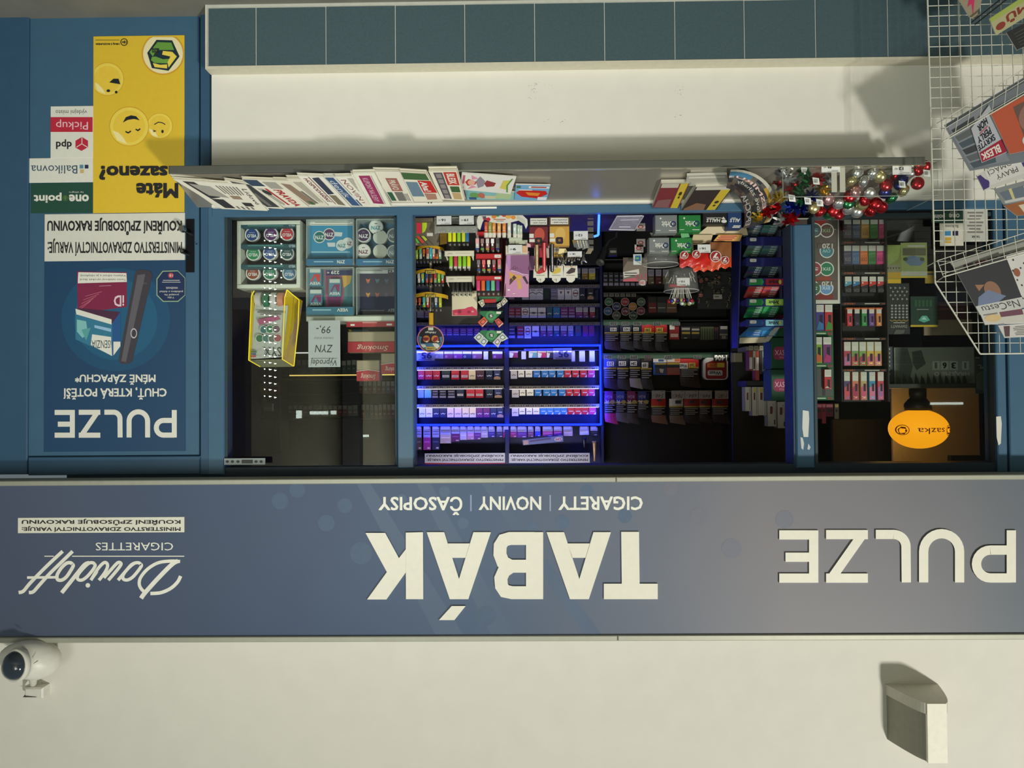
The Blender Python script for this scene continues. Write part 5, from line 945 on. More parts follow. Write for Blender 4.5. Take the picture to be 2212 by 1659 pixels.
zrow(*A2, 160, 300, [(95, 265, 'drd', 'half'), (335, 425, 'tallw', 0, 330), (480, 650, 'lt', 'half'), (660, 830, 'mgt', 'half'), (840, 972, 'navy', 'half'), (1335, 1402, 'tallw', 0, 378), (1488, 1600, 'tallw', 0, 380), (1690, 1795, 'tallw', 0, 380)], YPk, 'the offer shelf, pouch bay', 'flat packs on the offer shelf')
zrow(*A2, 525, 690, [(120, 250, 'gw', 'dscript', 720), (270, 390, 'cw', 'dscript'), (415, 550, 'cw', 'dscript')] + [(a, a + 132, 'blue', 'corner') for a in (575, 735, 880, 1045)] + [(a, a + 134, 'red', 'corner') for a in (1190, 1345, 1505)] + [(1660, 1795, 'mgt', 'corner')], YPk, 'the lit shelf nearest the offers, pouch bay', 'packs on lit shelves')
zrow(*A2, 905, 1060, [(145, 285, 'gw', 'dscript', 1095), (300, 415, 'cw', 'dscript'), (440, 575, 'cw', 'dscript')] + [(a, a + 133, 'blue', 'corner') for a in (600, 772, 915, 1080)] + [(a, a + 132, 'red', 'corner') for a in (1226, 1370, 1530)] + [(1668, 1797, 'mgt', 'corner')], YPk, 'the middle lit shelf, pouch bay', 'packs on lit shelves')
zrow(*A2, 1280, 1430, [(145, 275, 'gw', 'dscript', 1465), (290, 408, 'cw', 'dscript'), (430, 550, 'cw', 'dscript'), (565, 695, 'cw', 'dscript')] + [(a, a + 130, 'blue', 'corner') for a in (708, 842, 978, 1115)] + [(a, a + 134, 'red', 'corner') for a in (1255, 1395, 1535)] + [(1678, 1818, 'mgt', 'corner')], YPk, 'the topmost lit shelf, pouch bay', 'packs on lit shelves')
A3 = (1080, 600, K)
zrow(*A3, 590, 790, [(170, 295, 'drd', 'bars'), (305, 420, 'drd', 'bars'), (430, 578, 'wht', 'circle'), (592, 742, 'wht', 'band'), (755, 912, 'wht', 'band'), (930, 1045, 'teal', 'script'), (1060, 1195, 'blue', 'script'), (1208, 1352, 'pur', 'bars'), (1365, 1495, 'pur', 'bars'), (1508, 1645, 'pur', 'warn'), (1658, 1755, 'mve', 'warn'), (1788, 1892, 'drd', 'warn')], YPk, 'the middle dim shelf, pouch bay', 'packs on dim shelves')
zrow(*A3, 960, 1160, [(172, 302, 'navy', 'bars', 1200), (343, 472, 'drd', 'bars', 1200), (487, 618, 'wht', 'circle', 1200), (640, 778, 'wht', 'band'), (808, 917, 'mve', 'warn'), (943, 1050, 'mve', 'warn'), (1073, 1182, 'teal', 'warn'), (1208, 1332, 'mve', 'warn'), (1355, 1462, 'grey', 'warn'), (1503, 1612, 'teal', 'circle'), (1648, 1755, 'pur', 'circle'), (1770, 1875, 'pur', 'circle')], YPk, 'the dim shelf under the tube', 'packs on dim shelves')
zrow(*A3, 205, 430, [(150, 290, 'drd', 'bars'), (440, 578, 'wht', 'curve'), (590, 722, 'wht', 'curve'), (725, 858, 'wht', 'curve'), (868, 998, 'dgr', 0), (1010, 1150, 'grey', 'bars'), (1152, 1278, 'wht', 'tri'), (1292, 1425, 'wht', 'tri'), (1435, 1578, 'wht', 'circle'), (1585, 1695, 'dnav', 'script'), (1742, 1865, 'dk', 'tan')], YPk, 'the dim shelf beside the cone box', 'packs on dim shelves')
A4 = (880, 600, K)
zrow(*A4, 1000, 1145, [(230, 340, 'pur', 'bars'), (360, 470, 'pur', 'bars'), (655, 762, 'pur', 'bars'), (778, 893, 'pur', 'bars'), (908, 1030, 'vio', 'bars'), (1048, 1175, 'vio', 'bars'), (1188, 1305, 'pur', 'bars'), (1330, 1440, 'vio', 'bars'), (1480, 1590, 'mve', 'bars'), (1620, 1740, 'vio', 'bars')], YPk, 'the dim shelf behind the round sign', 'packs on dim shelves')
zrow(*A4, 640, 790, [(190, 330, 'grey', 'bars'), (345, 470, 'mve', 'bars'), (520, 640, 'grey', 'bars'), (655, 770, 'mve', 'bars'), (780, 880, 'grey', 'bars')], YPk, 'the dim shelf behind the carousel', 'packs on dim shelves')
for i, (a, c, col, nm) in enumerate(((1246, 1254, (60, 90, 96), 'teal'), (1257, 1270, (150, 120, 60), 'ochre'), (1272, 1286, (206, 186, 60), 'yellow'))):
    pack(a, 580, c, 603, col, 'warn', f'{nm} pack on the lowest cabinet shelf by the chrome-wrapped sticks', 'packs on dim shelves')
# tall row standing on top of the tube frame
tw = [(35, 110, 380, (86, 70, 60), 'brown'), (128, 212, 380, (170, 50, 140), 'magenta'), (228, 312, 378, (34, 40, 84), 'navy'), (320, 443, 305, (206, 180, 150), 'cream cartoon'), (448, 542, 285, (110, 40, 90), 'plum'), (545, 622, 265, (206, 190, 196), 'white'), (628, 705, 262, (206, 150, 160), 'salmon'), (708, 784, 262, (112, 50, 110), 'purple'), (785, 863, 240, (190, 176, 160), 'beige'), (868, 942, 235, (60, 50, 110), 'indigo'), (962, 1030, 235, (54, 50, 84), 'slate'), (1036, 1112, 238, (150, 40, 90), 'crimson'), (1118, 1192, 235, (150, 44, 96), 'rose'), (1198, 1306, 240, (96, 44, 110), 'wide violet'), (1317, 1384, 235, (120, 70, 90), 'mauve'), (1398, 1462, 225, (40, 50, 170), 'bright blue'), (1485, 1602, 225, (170, 70, 120), 'pink'), (1612, 1708, 218, (150, 60, 120), 'raspberry'), (1722, 1828, 220, (190, 166, 150), 'tan'), (1908, 2012, 208, (206, 204, 206), 'white handwritten'), (2028, 2112, 215, (30, 28, 40), 'black')]
for i, (a, c, y1, col, nm) in enumerate(tw):
    x0_, x1_ = 890 + a / 5.267, 890 + c / 5.267
    pack(x0_, 922, x1_, 900 + y1 / 5.267, col, 'warn', f'{nm} pack, {ORD[i]} from the door end on the cabinet top row', 'packs on the cabinet top row')
    single('shelf_tag', B().fbox(x0_ + 1, 921, x1_ - 3, 928, YC - .004, .001, mp((178, 170, 190)), .0003), f'pale price tag {ORD[i]} along the cabinet top row above the tube', 'price tag', 'price tags on the cabinet top row')
o = thing('cigarette_carton', 'long slanting cigarette carton lying on the cabinet top row', 'carton', P(1172, 945, YC - .01))
part('carton', B().slab(Q4(P(1216, 941, YC - .01), P(1128, 951, YC - .01), P(1130, 962, YC - .01), P(1217, 954, YC - .01)), .04, mp((120, 130, 160))), o)
part('print', B().pr(Q4(P(1216, 941, YC - .01), P(1128, 951, YC - .01), P(1130, 962, YC - .01), P(1217, 954, YC - .01)), [('d', .12, .5, .1, .36, mp((206, 190, 186))), ('t', 'LM', .06, .35, .18, .65, red, .02), ('r', .86, .1, .98, .9, mp((206, 170, 150))), ('p', [(.3, .1), (.8, .2), (.84, .5), (.3, .4)], mp((96, 84, 110)))]), o)
for i, (x, y0, y1, c, nm) in enumerate(((1262, 945, 967, (40, 40, 60), 'dark'), (1284, 953, 996, (206, 170, 120), 'gold'))):
    b = B(); a = P(x, y0, YC); s_ = S(YC); b.lathe(a, [(5 * s_, 0), (4.2 * s_, .02), (3 * s_, (y1 - y0) * s_ * .6), (2 * s_, (y1 - y0) * s_ * .85), (2.4 * s_, (y1 - y0) * s_)], 12, M(c, rough=.3, metal=.4)); single('novelty_lighter', b, f'{nm} slim novelty lighter hanging beside the cabinet header strips', 'lighter', 'novelty lighters beside the header strips')
def hdr(px0, px1, col, nm):
    o = card(px0, 979, px1, 1000, YC - .02, mp((214, 216, 220)), f'white warning header strip with a {nm} lower edge on the cabinet', [('t', 'KOUŘENÍ ZPŮSOBUJE RAKOVINU', px0 + 4, 981, px1 - 4, 988.5, ik, .025), ('t', 'MINISTERSTVO ZDRAVOTNICTVÍ VARUJE:', px0 + 4, 989.5, px1 - 4, 997, ik, .025), ('r', px0, 1000, px1, 1006, mp(col))], 'strip', 'header_strip')
hdr(917.5, 1091, (170, 40, 60), 'red'); hdr(1099.5, 1274, (50, 90, 130), 'blue')
for i, (a, b0, c, d, nm) in enumerate(((899, 756, 939, 779, 'door-side'), (1195, 752, 1235, 776, 'pouch-side'))):
    card(a, b0, c, d, YC - .02, mp((150, 146, 156)), f'grey offer card ninety-five on the {nm} bay of the tube frame', [('t', '95', a + 11, b0 + 5, c - 6, d - 4, mp((34, 40, 96)), .045), ('t', 'Kč', a + 4, b0 + 6.5, a + 8, b0 + 9.5, mp((34, 40, 96)), .02), ('r', a + 5, d - 3, c - 6, d - 1.6, mp((60, 60, 110)))], 'price card', 'price_card')
card(1132, 753, 1196, 758, YC - .018, mp((130, 120, 150)), 'lilac special-price strip beside the offer card', [('t', 'VÝHODNÁ CENA', 1136, 753.8, 1194, 757.6, mp((60, 50, 100)), .02)], 'strip', 'label_strip')
single('light_tube_end', B().tube([P(1294, 464, .075), P(1292.5, 508, .075), P(1283, 511, .075)], .0052, tubel, 8), 'short L-shaped end of a glowing blue light tube at the window sill', 'light tube')
# ================================================================ POUCH SHELVES BESIDE THE CABINET
ps = thing('pouch_shelves', 'black shelf unit of tobacco pouches and tins beside the blue tube', 'shelf', P(1440, 610, YC))
blk_ = M((16, 16, 17), rough=.55)
part('back_panel', fz(1303, 470, 1590, 1006, YC + .16, .02, blk_, .001), ps); part('side_panel', fz(1580, 130, 1590, 1006, YC, .17, blk_), ps)
gri = M((44, 84, 56), rough=.5, noise=.25, scale=90)
for y, g_ in ((694, 1), (766, 1), (846, 0), (632, 0), (560, 0)):
    part('shelf', fz(1303, y - 2, 1580, y, YC + .01, .15, blk_, .0005), ps)
    if g_: part('price_rail', fz(1303, y - 4, 1466 if y < 700 else 1575, y + 8, YC - .01, .005, gri, .0008), ps)
    else: part('shelf_edge', fz(1303, y - 1, 1575, y, YC, .01, M((110, 110, 104), rough=.4), .0002), ps)
NT = [0, 0]
def tagp(x, y, w, h, t, c=(96, 100, 92), dark_=False):
    k_ = int(y > 730); NT[k_] += 1
    Y_ = YC - .04 if dark_ else YC - .0115
    single('price_label', B().fbox(x, y, x + w, y + h, Y_, .012 if dark_ else .0012, mp(c), .0003).pr(PX(Y_), [('t', t, x + 1.5, y + 1.2, x + w - 1.5, y + h - 1, mp((190, 190, 180)) if dark_ else bk, .03)]), f'grey shelf price label, {ORD[NT[k_] - 1]} of its green rail, {"square tin" if k_ else "gum tower"} level', 'price tag', 'price labels on the pouch shelves')
for x, t in ((1317, '326'), (1342.5, '326 Kč'), (1368, '466'), (1411, '393'), (1452, '222')): tagp(x, 695, 17, 8.5, t)
for x, t in ((1305, '684'), (1334.5, '657'), (1361, '899'), (1435, '697')): tagp(x, 767, 17, 9, t)
tagp(1392, 767, 16, 12, '1526', (84, 66, 60)); tagp(1498, 767, 17, 9, '1216'); tagp(1542, 766, 30, 14, '1406', (10, 10, 12), True)
def pouch(px0, py0, px1, py1, col, lab, art, extra=(), Y=YC - .005, skew=6):
    # a limp pouch: brand area low, gold band, black warning area, folded flap
    w = px1 - px0; h = py1 - py0; rows = [0, .1, .3, .36, .7, .86, 1]; cols = 4; b = B()
    mm = [mp(col), mp(col), mp((176, 150, 60)), mp((22, 20, 22)), mp(art), mp(art)]
    def q(u, v):
        bul = .012 * math.sin(math.pi * u) * math.sin(math.pi * min(1, .15 + v * .8)); k = max(0, v - .8) * 5
        return P(px0 + w * u + skew * k * (.3 + u * .7), py0 + h * v + h * .10 * k * u, Y - bul)
    for r_ in range(6):
        for c in range(cols): b.add([q(c / cols, rows[r_]), q((c + 1) / cols, rows[r_]), q((c + 1) / cols, rows[r_ + 1]), q(c / cols, rows[r_ + 1])], [(0, 1, 2, 3)], mm[r_], True)
    b.fbox(px0 + 1, py0 + 1, px1 - 1, py0 + h * .8, Y + .002, .012, mp(tuple(int(x * .8) for x in col)))
    it_ = [('r', px0 + w * .08, py0 + h * (.40 + .075 * k), px1 - w * (.06 + .2 * (k % 2)), py0 + h * (.43 + .075 * k), mp((150, 146, 140))) for k in range(4)] + list(extra)
    b.pr(PX(Y - .0145), it_)
    return single('tobacco_pouch', b, lab, 'pouch', 'tobacco pouches on the black shelves')
def s5(x): return 1290 + x / 5.144
def s6(y): return 670 + y / 5.144
def wlab(a, b0, c, d, t=None, m=None): return [('r', s5(a), s6(b0), s5(c), s6(d), m or wh)] + ([('t', t, s5(a) + 1.5, s6(b0) + 1.3, s5(c) - 1.5, s6(d) - 1.3, bk, .03)] if t else [])
nb = (24, 30, 62); rd_ = (186, 36, 30)
for x0_, x1_, y0, y1, col, art, nm, ex in (
    (80, 240, 165, 430, nb, (60, 40, 46), 'navy', wlab(145, 195, 215, 235, '165')), (252, 388, 165, 425, (26, 32, 56), (70, 68, 70), 'dark navy', wlab(290, 192, 365, 235, '165')), (397, 497, 165, 420, (24, 26, 44), (54, 50, 52), 'blue-black', wlab(402, 192, 462, 230, '233')),
    (497, 636, 158, 440, rd_, (24, 24, 26), 'red', wlab(528, 198, 600, 245, '200', ylw)), (642, 778, 158, 445, rd_, (30, 28, 28), 'second red', wlab(660, 196, 730, 242, '200', ylw))):
    pouch(s5(x0_), s6(y0), s5(x1_), s6(y1), col, f'{nm} tobacco pouch on the pouch shelf level with the blue gum box', art, ex)
for x0_, x1_, y0, y1, col, art, nm, ex in (
    (72, 216, 540, 860, (40, 60, 130), (50, 36, 54), 'blue', wlab(108, 572, 186, 622, '215')), (222, 350, 540, 870, (28, 32, 56), (54, 50, 54), 'navy', wlab(240, 568, 320, 618, '219')), (358, 480, 540, 850, (22, 28, 52), (150, 142, 134), 'blue-black', wlab(368, 568, 440, 618, '284')), (487, 608, 545, 865, (18, 18, 20), (44, 42, 42), 'black', wlab(496, 582, 566, 640, '189')),
    (918, 1128, 540, 840, rd_, (34, 22, 20), 'wide red', wlab(918, 588, 1008, 650, None) + [('t', 'West', s5(920), s6(600), s5(1000), s6(640), bk, .02)] + wlab(1020, 585, 1090, 635, '260', ylw))):
    pouch(s5(x0_), s6(y0), s5(x1_), s6(y1), col, f'{nm} tobacco pouch on the pouch shelf beside the square tin', art, ex)
for x0_, x1_, y0, y1, col, art, nm, ex in (
    (80, 203, 925, 1240, (112, 40, 120), (176, 40, 96), 'purple', 1), (207, 325, 925, 1230, (44, 64, 140), (90, 86, 92), 'blue', 1), (328, 446, 925, 1245, (112, 26, 70), (60, 54, 54), 'wine', 1), (450, 575, 925, 1190, (30, 46, 96), (36, 34, 36), 'navy', 1),
    (600, 760, 985, 1245, rd_, (120, 84, 66), 'red and yellow', wlab(662, 990, 720, 1015, '125', dk)), (800, 955, 985, 1250, (206, 202, 180), (110, 92, 76), 'white and yellow', wlab(868, 1002, 934, 1040, '220', dk)), (965, 1130, 985, 1250, (150, 30, 30), (40, 34, 32), 'dark red', wlab(1030, 1005, 1090, 1035, '220', dk)), (1135, 1258, 985, 1240, (130, 26, 28), (44, 40, 38), 'narrow red', wlab(1155, 1005, 1218, 1040, '315', dk)), (1275, 1455, 985, 1245, (140, 28, 28), (36, 34, 34), 'broad red', wlab(1330, 1005, 1395, 1040, '395', dk))):
    if ex == 1:
        c_ = s5((x0_ + x1_) / 2 - 20); ex = [('r', s5(x0_ + 5), s6(900), s5(x0_ + 95), s6(985), mp(tuple(min(255, x + 10) for x in col))), ('t', 'R', c_ - 6, s6(1000), c_ + 1, s6(1040), wh, .01), ('d', s5(x1_ - 32), s6(1020), 5, 4.5, mp((160, 140, 80))), ('t', 'RGH', s5(x0_ + 16), s6(945), s5(x0_ + 84), s6(978), mp((170, 160, 190)), .01)]
    pouch(s5(x0_), s6(y0), s5(x1_), s6(y1), col, f'{nm} tobacco pouch on the uppermost pouch shelf with handwritten prices', art, ex)
for i, (a, c, t) in enumerate(((606, 756, '548,-'), (824, 972, '784,-'), (976, 1122, '684,-'), (1128, 1276, '949,-'), (1308, 1458, '1187,-'))):
    x0_, x1_ = s5(a), s5(c); single('price_paper', B().fbox(x0_, s6(893), x1_, s6(985), YC - .02, .001, mp((160, 152, 138)), .0003).pr(PX(YC - .02), [('t', t, x0_ + 3, s6(925), x1_ - 3, s6(972), mp((60, 54, 50)), 0, .3), ('r', x1_ - 8, s6(898), x1_ - 3, s6(908), gy)]), f'handwritten price slip, {ORD[i]} from the wine pouches on the uppermost pouch shelf', 'price tag', 'handwritten slips')
def sbox(x0_, y0, x1_, y1, col, lab, items, t=.04, Y=YC, cat='box', nm='tobacco_box', grp=None):
    return card(s5(x0_), s6(y0), s5(x1_), s6(y1), Y, mp(col), lab, items, cat, nm, grp, t)
I = lambda a, b0, c, d, m: ('r', s5(a), s6(b0), s5(c), s6(d), m)
bnd = mp((176, 150, 60))
sbox(622, 535, 770, 718, (40, 90, 170), 'blue and white tobacco box with a dark warning photo, beside the wide red pouch', [I(622, 535, 770, 580, wh), I(680, 545, 740, 572, bl), I(640, 588, 770, 605, bnd), I(640, 606, 770, 640, bk), I(645, 642, 765, 708, dk), ('p', [(s5(690), s6(650)), (s5(740), s6(655)), (s5(730), s6(700)), (s5(700), s6(690))], lgy)])
sbox(776, 535, 922, 718, (176, 60, 50), 'red and white tobacco box with a brown warning photo, beside the wide red pouch', [I(776, 535, 922, 575, wh), I(860, 540, 915, 570, mp((206, 110, 60))), I(776, 582, 922, 605, bnd), I(776, 606, 922, 640, bk), I(782, 645, 918, 710, mp((130, 70, 56)))])
o = thing('square_tin', 'square red tobacco tin with rounded white rim beside the digital price', 'tin', P(1545, 773, YC))
def rr_(x0_, y0, x1_, y1, r, n=6):
    c = []
    for cx, cy, a0 in ((x1_ - r, y0 + r, -90), (x1_ - r, y1 - r, 0), (x0_ + r, y1 - r, 90), (x0_ + r, y0 + r, 180)):
        c += [(cx + r * math.cos(math.radians(a0 + 90 * i / n)), cy + r * math.sin(math.radians(a0 + 90 * i / n))) for i in range(n + 1)]
    return c
o_ = [P(x, y, YC) for x, y in rr_(s5(1178), s6(530), s5(1446), s6(774), 9)]
part('tin', B().prism([(v.x, v.z) for v in o_], YC - .02, YC + .05, M((206, 204, 200), rough=.35)), o)
part('lid_print', B().pr(PX(YC - .0205), [('p', rr_(s5(1205), s6(552), s5(1438), s6(764), 6), mp((130, 26, 26))), ('r', s5(1222), s6(590), s5(1335), s6(638), mp((196, 110, 40))), ('r', s5(1335), s6(585), s5(1415), s6(636), ylw), ('t', '200', s5(1252), s6(597), s5(1330), s6(628), mp((120, 40, 30)), .02), ('p', rr_(s5(1228), s6(668), s5(1392), s6(726), 3), mp((196, 192, 186))), ('t', 'West', s5(1245), s6(678), s5(1378), s6(718), bk, .02), ('p', [(s5(1205), s6(552)), (s5(1300), s6(552)), (s5(1205), s6(590))], mp((206, 204, 200)))]), o)
sbox(805, 158, 910, 325, (150, 44, 44), 'dim red and white pack beside the red pouches', [I(805, 158, 860, 215, wh), I(815, 262, 900, 300, mp((196, 170, 150)))], grp='packs beside the red pouches')
sbox(930, 182, 1040, 320, (34, 34, 34), 'first black pack with a gold band and pale dome print', [I(940, 195, 1030, 222, lgy), I(942, 242, 1032, 264, bnd), I(965, 305, 1000, 314, lgy)], grp='packs beside the red pouches')
sbox(1046, 182, 1140, 318, (32, 32, 34), 'second black pack with a gold band next to the leafy one', [I(1050, 205, 1136, 226, lgy), I(1050, 244, 1136, 264, bnd)], grp='packs beside the red pouches')
sbox(1150, 185, 1295, 328, (84, 92, 60), 'olive pack with dark leaf stripes', [I(1160 + 28 * k, 200, 1174 + 28 * k, 326, mp((44, 54, 34))) for k in range(5)], grp='packs beside the red pouches')
sbox(1302, 190, 1350, 322, (70, 40, 36), 'narrow brown pack between the olive and silver ones', [I(1310, 225, 1342, 315, bk)], grp='packs beside the red pouches')
sbox(1358, 175, 1452, 326, (46, 46, 48), 'dark pack with a silver base near the gum tower', [I(1370, 178, 1446, 212, lgy), I(1360, 262, 1450, 280, mp((120, 120, 96))), I(1385, 285, 1430, 320, gy)], grp='packs beside the red pouches')
tins = [(130, 1090, (40, 96, 56), 'green'), (215, 1140, (36, 36, 80), 'navy'), (310, 1090, (150, 40, 44), 'red'), (396, 1142, (176, 112, 36), 'orange'), (490, 1090, (70, 96, 70), 'sage'), (120, 1192, (36, 76, 110), 'blue'), (315, 1196, (96, 34, 50), 'maroon'), (486, 1190, (120, 36, 56), 'wine'), (215, 1242, (66, 68, 66), 'grey'), (402, 1242, (40, 60, 46), 'dark green')]
for x, y, c, nm in tins:
    px, py = 1290 + x / 5.144, 440 + y / 5.144; r = 9.0 * S(YC); p0 = P(px, py, YC)
    o = thing('round_tin', f'round {nm} tin with pale rim in the tin cluster below the pouch shelf', 'tin', p0 - Vector((0, 0, r)), 'round tins in the cluster')
    part('tin', B().cyl(p0, p0 + Vector((0, .02, 0)), r, r, 22, M((150, 146, 136), rough=.4)), o)
    part('lid_label', B().pr(PX(YC), [('d', px, py, 7.8, 7.8, mp(c), 22), ('t', 'VELO', px - 5.5, py - 2, px + 5.5, py + 2, lgy, .02)]), o)
for i, (a, c, col, nm) in enumerate(((570, 660, (110, 44, 40), 'brick red'), (668, 768, (70, 76, 66), 'olive grey'), (772, 884, (120, 84, 66), 'brown'))):
    card(1290 + a / 5.144, 641, 1290 + c / 5.144, 675, YC, mp(col), f'{nm} two-tone pack beside the tin cluster', [('r', 1290 + a / 5.144, 641, 1290 + c / 5.144, 654, mp((44, 40, 38))), ('r', 1292 + a / 5.144, 664, 1288 + c / 5.144, 666, lgy)], 'pack', 'cigarette_pack', 'packs beside the tin cluster', .03)
for i in range(6): card(1304 + i * 12, 634, 1314 + i * 12, 641, YC - .01, mp((110, 108, 92)), f'small dim price label {ORD[i]} under the tin cluster', [('r', 1306 + i * 12, 636, 1312 + i * 12, 638, dk)], 'price tag', 'price_label', 'dim labels under the tins')
for i in range(8): pack(1303 + i * 11.8, 588, 1313 + i * 11.8, 617, ((46, 46, 48), (60, 56, 50), (40, 44, 52))[i % 3], 'bars', f'very dim black pack {ORD[i]} from the blue tube, behind the leaning card', 'very dim packs', YC)
for i in range(3): pack(1400 + i * 16, 582, 1413 + i * 16, 613, ((110, 96, 70), (90, 40, 36), (120, 110, 80))[i], 'warn', f'dim brown pack {ORD[i]} on the low shelf behind the sweet tub', 'dim packs behind the tub', YC)
# ================================================================ COUNTER ITEMS IN THE OPEN WINDOW
def cz(py): return 0
# filter tip tray with neon sponges
o = thing('tip_display', 'brown card display of neon coloured filter papers next to the blue mullion', 'display', P(918, 530, .3))
part('card_box', B().slab(Q4(P(950, 471, .30), P(893, 471, .30), P(893, 531, .38), P(948, 531, .38)), .01, mp((112, 102, 84))), o)
part('front_step', B().fbox(888, 470, 935, 478, .27, .03, mp((120, 108, 88))), o)
f = pxf(lambda u, v, h=0: P(u, v, .30 + (v - 471) * .00133 - h))
part('neon_papers', B().pr(f, [('r', 893, 480, 898, 504, mp((80, 216, 60))), ('r', 900, 480, 910, 504, mp((240, 50, 80))), ('p', [(912, 480), (922, 480), (922, 490), (918, 500), (912, 504)], mp((206, 236, 40))), ('p', [(893, 512), (897, 510), (906, 524), (902, 526)], mp((110, 216, 60))), ('p', [(899, 510), (905, 510), (917, 523), (912, 526)], mp((240, 80, 60))), ('p', [(910, 510), (916, 510), (923, 517), (919, 521)], mp((216, 230, 60))), ('p', [(893, 519), (903, 529), (893, 529)], mp((220, 150, 130)))] +
     [('s', [(a, 510), (a + 18, 529)], 1.4, mp((60, 56, 50))) for a in (896, 907, 918)] + [('r', 922, 503, 935, 510, wh)]), o)
# lighters
def lighter_mesh(body, cap, h, w):
    b = B(); s_ = w / 2; m = M(body, rough=.3, noise=.03)
    b.lathe((0, 0, 0), [(s_ * .86, 0), (s_ * .95, .002), (s_ * .95, h * .70), (s_ * .86, h * .72)], 12, m); b.v = [Vector((v.x, v.y * .62, v.z)) for v in b.v]
    b.box(-s_ * .8, s_ * .8, -s_ * .5, s_ * .5, h * .72, h * .86, M(cap, rough=.35, metal=.4)).box(-s_ * .75, s_ * .1, -s_ * .45, s_ * .45, h * .86, h, M((170, 168, 160), rough=.25, metal=.8)).box(s_ * .15, s_ * .8, -s_ * .4, s_ * .4, h * .86, h * .95, M((40, 40, 42), rough=.4))
    return b.mesh('lighter')
_L = {}
def lighter(px, py0, py1, Y, body, cap, wpx, lab, grp, art=None):
    h = (py1 - py0) * S(Y); w = wpx * S(Y); k = (body, cap, round(h, 3), round(w, 4), art)
    if k not in _L:
        me = lighter_mesh(body, cap, h, w)
        _L[k] = me
    loc = P(px, py0, Y); o = place('lighter', _L[k], loc, lab, 'lighter', grp)
    if art:
        part('wrap_print', B().pr(lambda u, v, hh=0: Vector((u * w * .40, -w * .33 - hh, v * h)), [('r', -1, .08, 1, .4, mp(art)), ('d', .1, .5, .6, .09, mp(tuple(min(255, x + 60) for x in art)))]), o, local=True)
    return o
yg = (216, 226, 40); lg = (150, 206, 50); bku = (34, 34, 36)
clr = M((196, 200, 190), rough=.15, alpha=.35)
o = thing('lighter_tray', 'clear acrylic lighter tray carrying two white price cards', 'tray', P(985, 470, .3))
part('tray', B().fbox(938, 488, 1031, 503, .28, .004, clr).fbox(938, 470, 942, 505, .28, .12, clr).fbox(1027, 470, 1031, 505, .28, .12, clr).fbox(938, 468, 1031, 471, .28, .12, clr), o)
part('backboard', B().fbox(936, 466, 1038, 700, .62, .006, M((60, 56, 50), rough=.6)), o, 'grey-brown backboard')
b = B()
for i in range(34): x = R.uniform(944, 1026); y = R.uniform(490, 502); b.add([P(x - 2, y, .3), P(x + 2, y - 1, .3), P(x + 1.5, y + 2, .32), P(x - 1, y + 1.5, .32)], [(0, 1, 2, 3)], M((206, 206, 190), rough=.2, metal=.6))
part('metal_caps', b, o, kind='stuff')
tagc(943, 466, 975, 485, .27, '16', 'white price card sixteen on the clear lighter tray'); tagc(992, 466, 1024, 485, .27, '19', 'white price card nineteen on the clear lighter tray')
for i, (x, c, nm) in enumerate(((971.5, yg, 'yellow'), (981, (226, 226, 40), 'second yellow'), (991, lg, 'green'), (1001, (206, 210, 50), 'olive-yellow'), (1009, (50, 110, 160), 'blue'))):
    lighter(x, 502, 531, .33, c, bku, 8.6, f'{nm} lighter in the clear tray beneath the two price cards', 'lighters in the clear tray')
single('foil_packet', B().slab(Q4(P(966, 503, .34), P(950, 503, .34), P(950, 529, .34), P(966, 526, .34)), .004, M((150, 116, 50), rough=.3, metal=.6)), 'small golden foil packet beside the yellow lighters', 'packet')
def wtray(px0, px1, y0, y1, yb, Y, lab):
    o = thing('lighter_tray', lab, 'tray', P((px0 + px1) / 2, y0, Y)); iv = mp((226, 220, 196))
    part('front_panel', B().fbox(px0, y0, px1, y1, Y, .006, iv), o)
    part('side_panel', B().slab(Q4(P(px0 + 1, y0 + 2, Y), P(px0 + 6, y1 + 10, Y + .04), P(px0 + 8, yb, Y + .07), P(px0 + 2, y1, Y)), .003, iv), o)
    part('side_panel', B().slab(Q4(P(px1 - 1, y0 + 2, Y), P(px1 - 2, y1 + 10, Y + .04), P(px1 - 2, yb, Y + .07), P(px1 - 6, y1, Y)), .003, iv), o)
    part('print', B().pr(PX(Y), [('t', 'LIGHT', px0 + 6, y0 + 5, px0 + 17, y0 + 8.5, gy, .01), ('r', px0 + 24, y0 + 5, px1 - 8, y0 + 7, mp((206, 200, 180)))]), o); return o
wtray(960, 1024, 541, 553, 561, .38, 'ivory lighter tray holding one red and four green lighters')
for i, (x, c, nm) in enumerate(((974, lg, 'lime'), (984, (206, 66, 84), 'red'), (993, lg, 'second lime'), (1003, (140, 200, 50), 'green'), (1012.5, (216, 226, 40), 'yellow'))):
    lighter(x, 553, 585, .44, c, (226, 222, 206), 8.6, f'{nm} lighter with white cap in the ivory tray', 'lighters in the first ivory tray')
o = wtray(963, 1025, 596, 609, 622, .46, 'ivory lighter tray with five black lighters and a rose-printed backing')
part('backing', B().fbox(976, 628, 1031, 682, .52, .004, mp((226, 216, 184))), o)
part('rose_print', B().pr(PX(.52), [('p', [(977.5, 670), (990, 668), (1004, 667), (1010, 664), (1020, 662), (1028, 668), (1031, 674), (1031, 681.5), (978, 681.5)], mp((206, 60, 90))), ('d', 993, 673, 4, 4, mp((150, 36, 60))), ('d', 1013, 674, 4, 3, mp((160, 40, 66))), ('d', 1021, 673, 3, 2, mp((230, 150, 160))), ('d', 985, 678, 4, 2, mp((230, 110, 130)))]), o)
for i, x in enumerate((979, 988, 998, 1007, 1016)): lighter(x, 609, 640, .48, (40, 40, 40), (150, 146, 130), 8.6, f'black lighter {ORD[i]} from the yellow carousel in the rose-printed tray', 'black lighters')
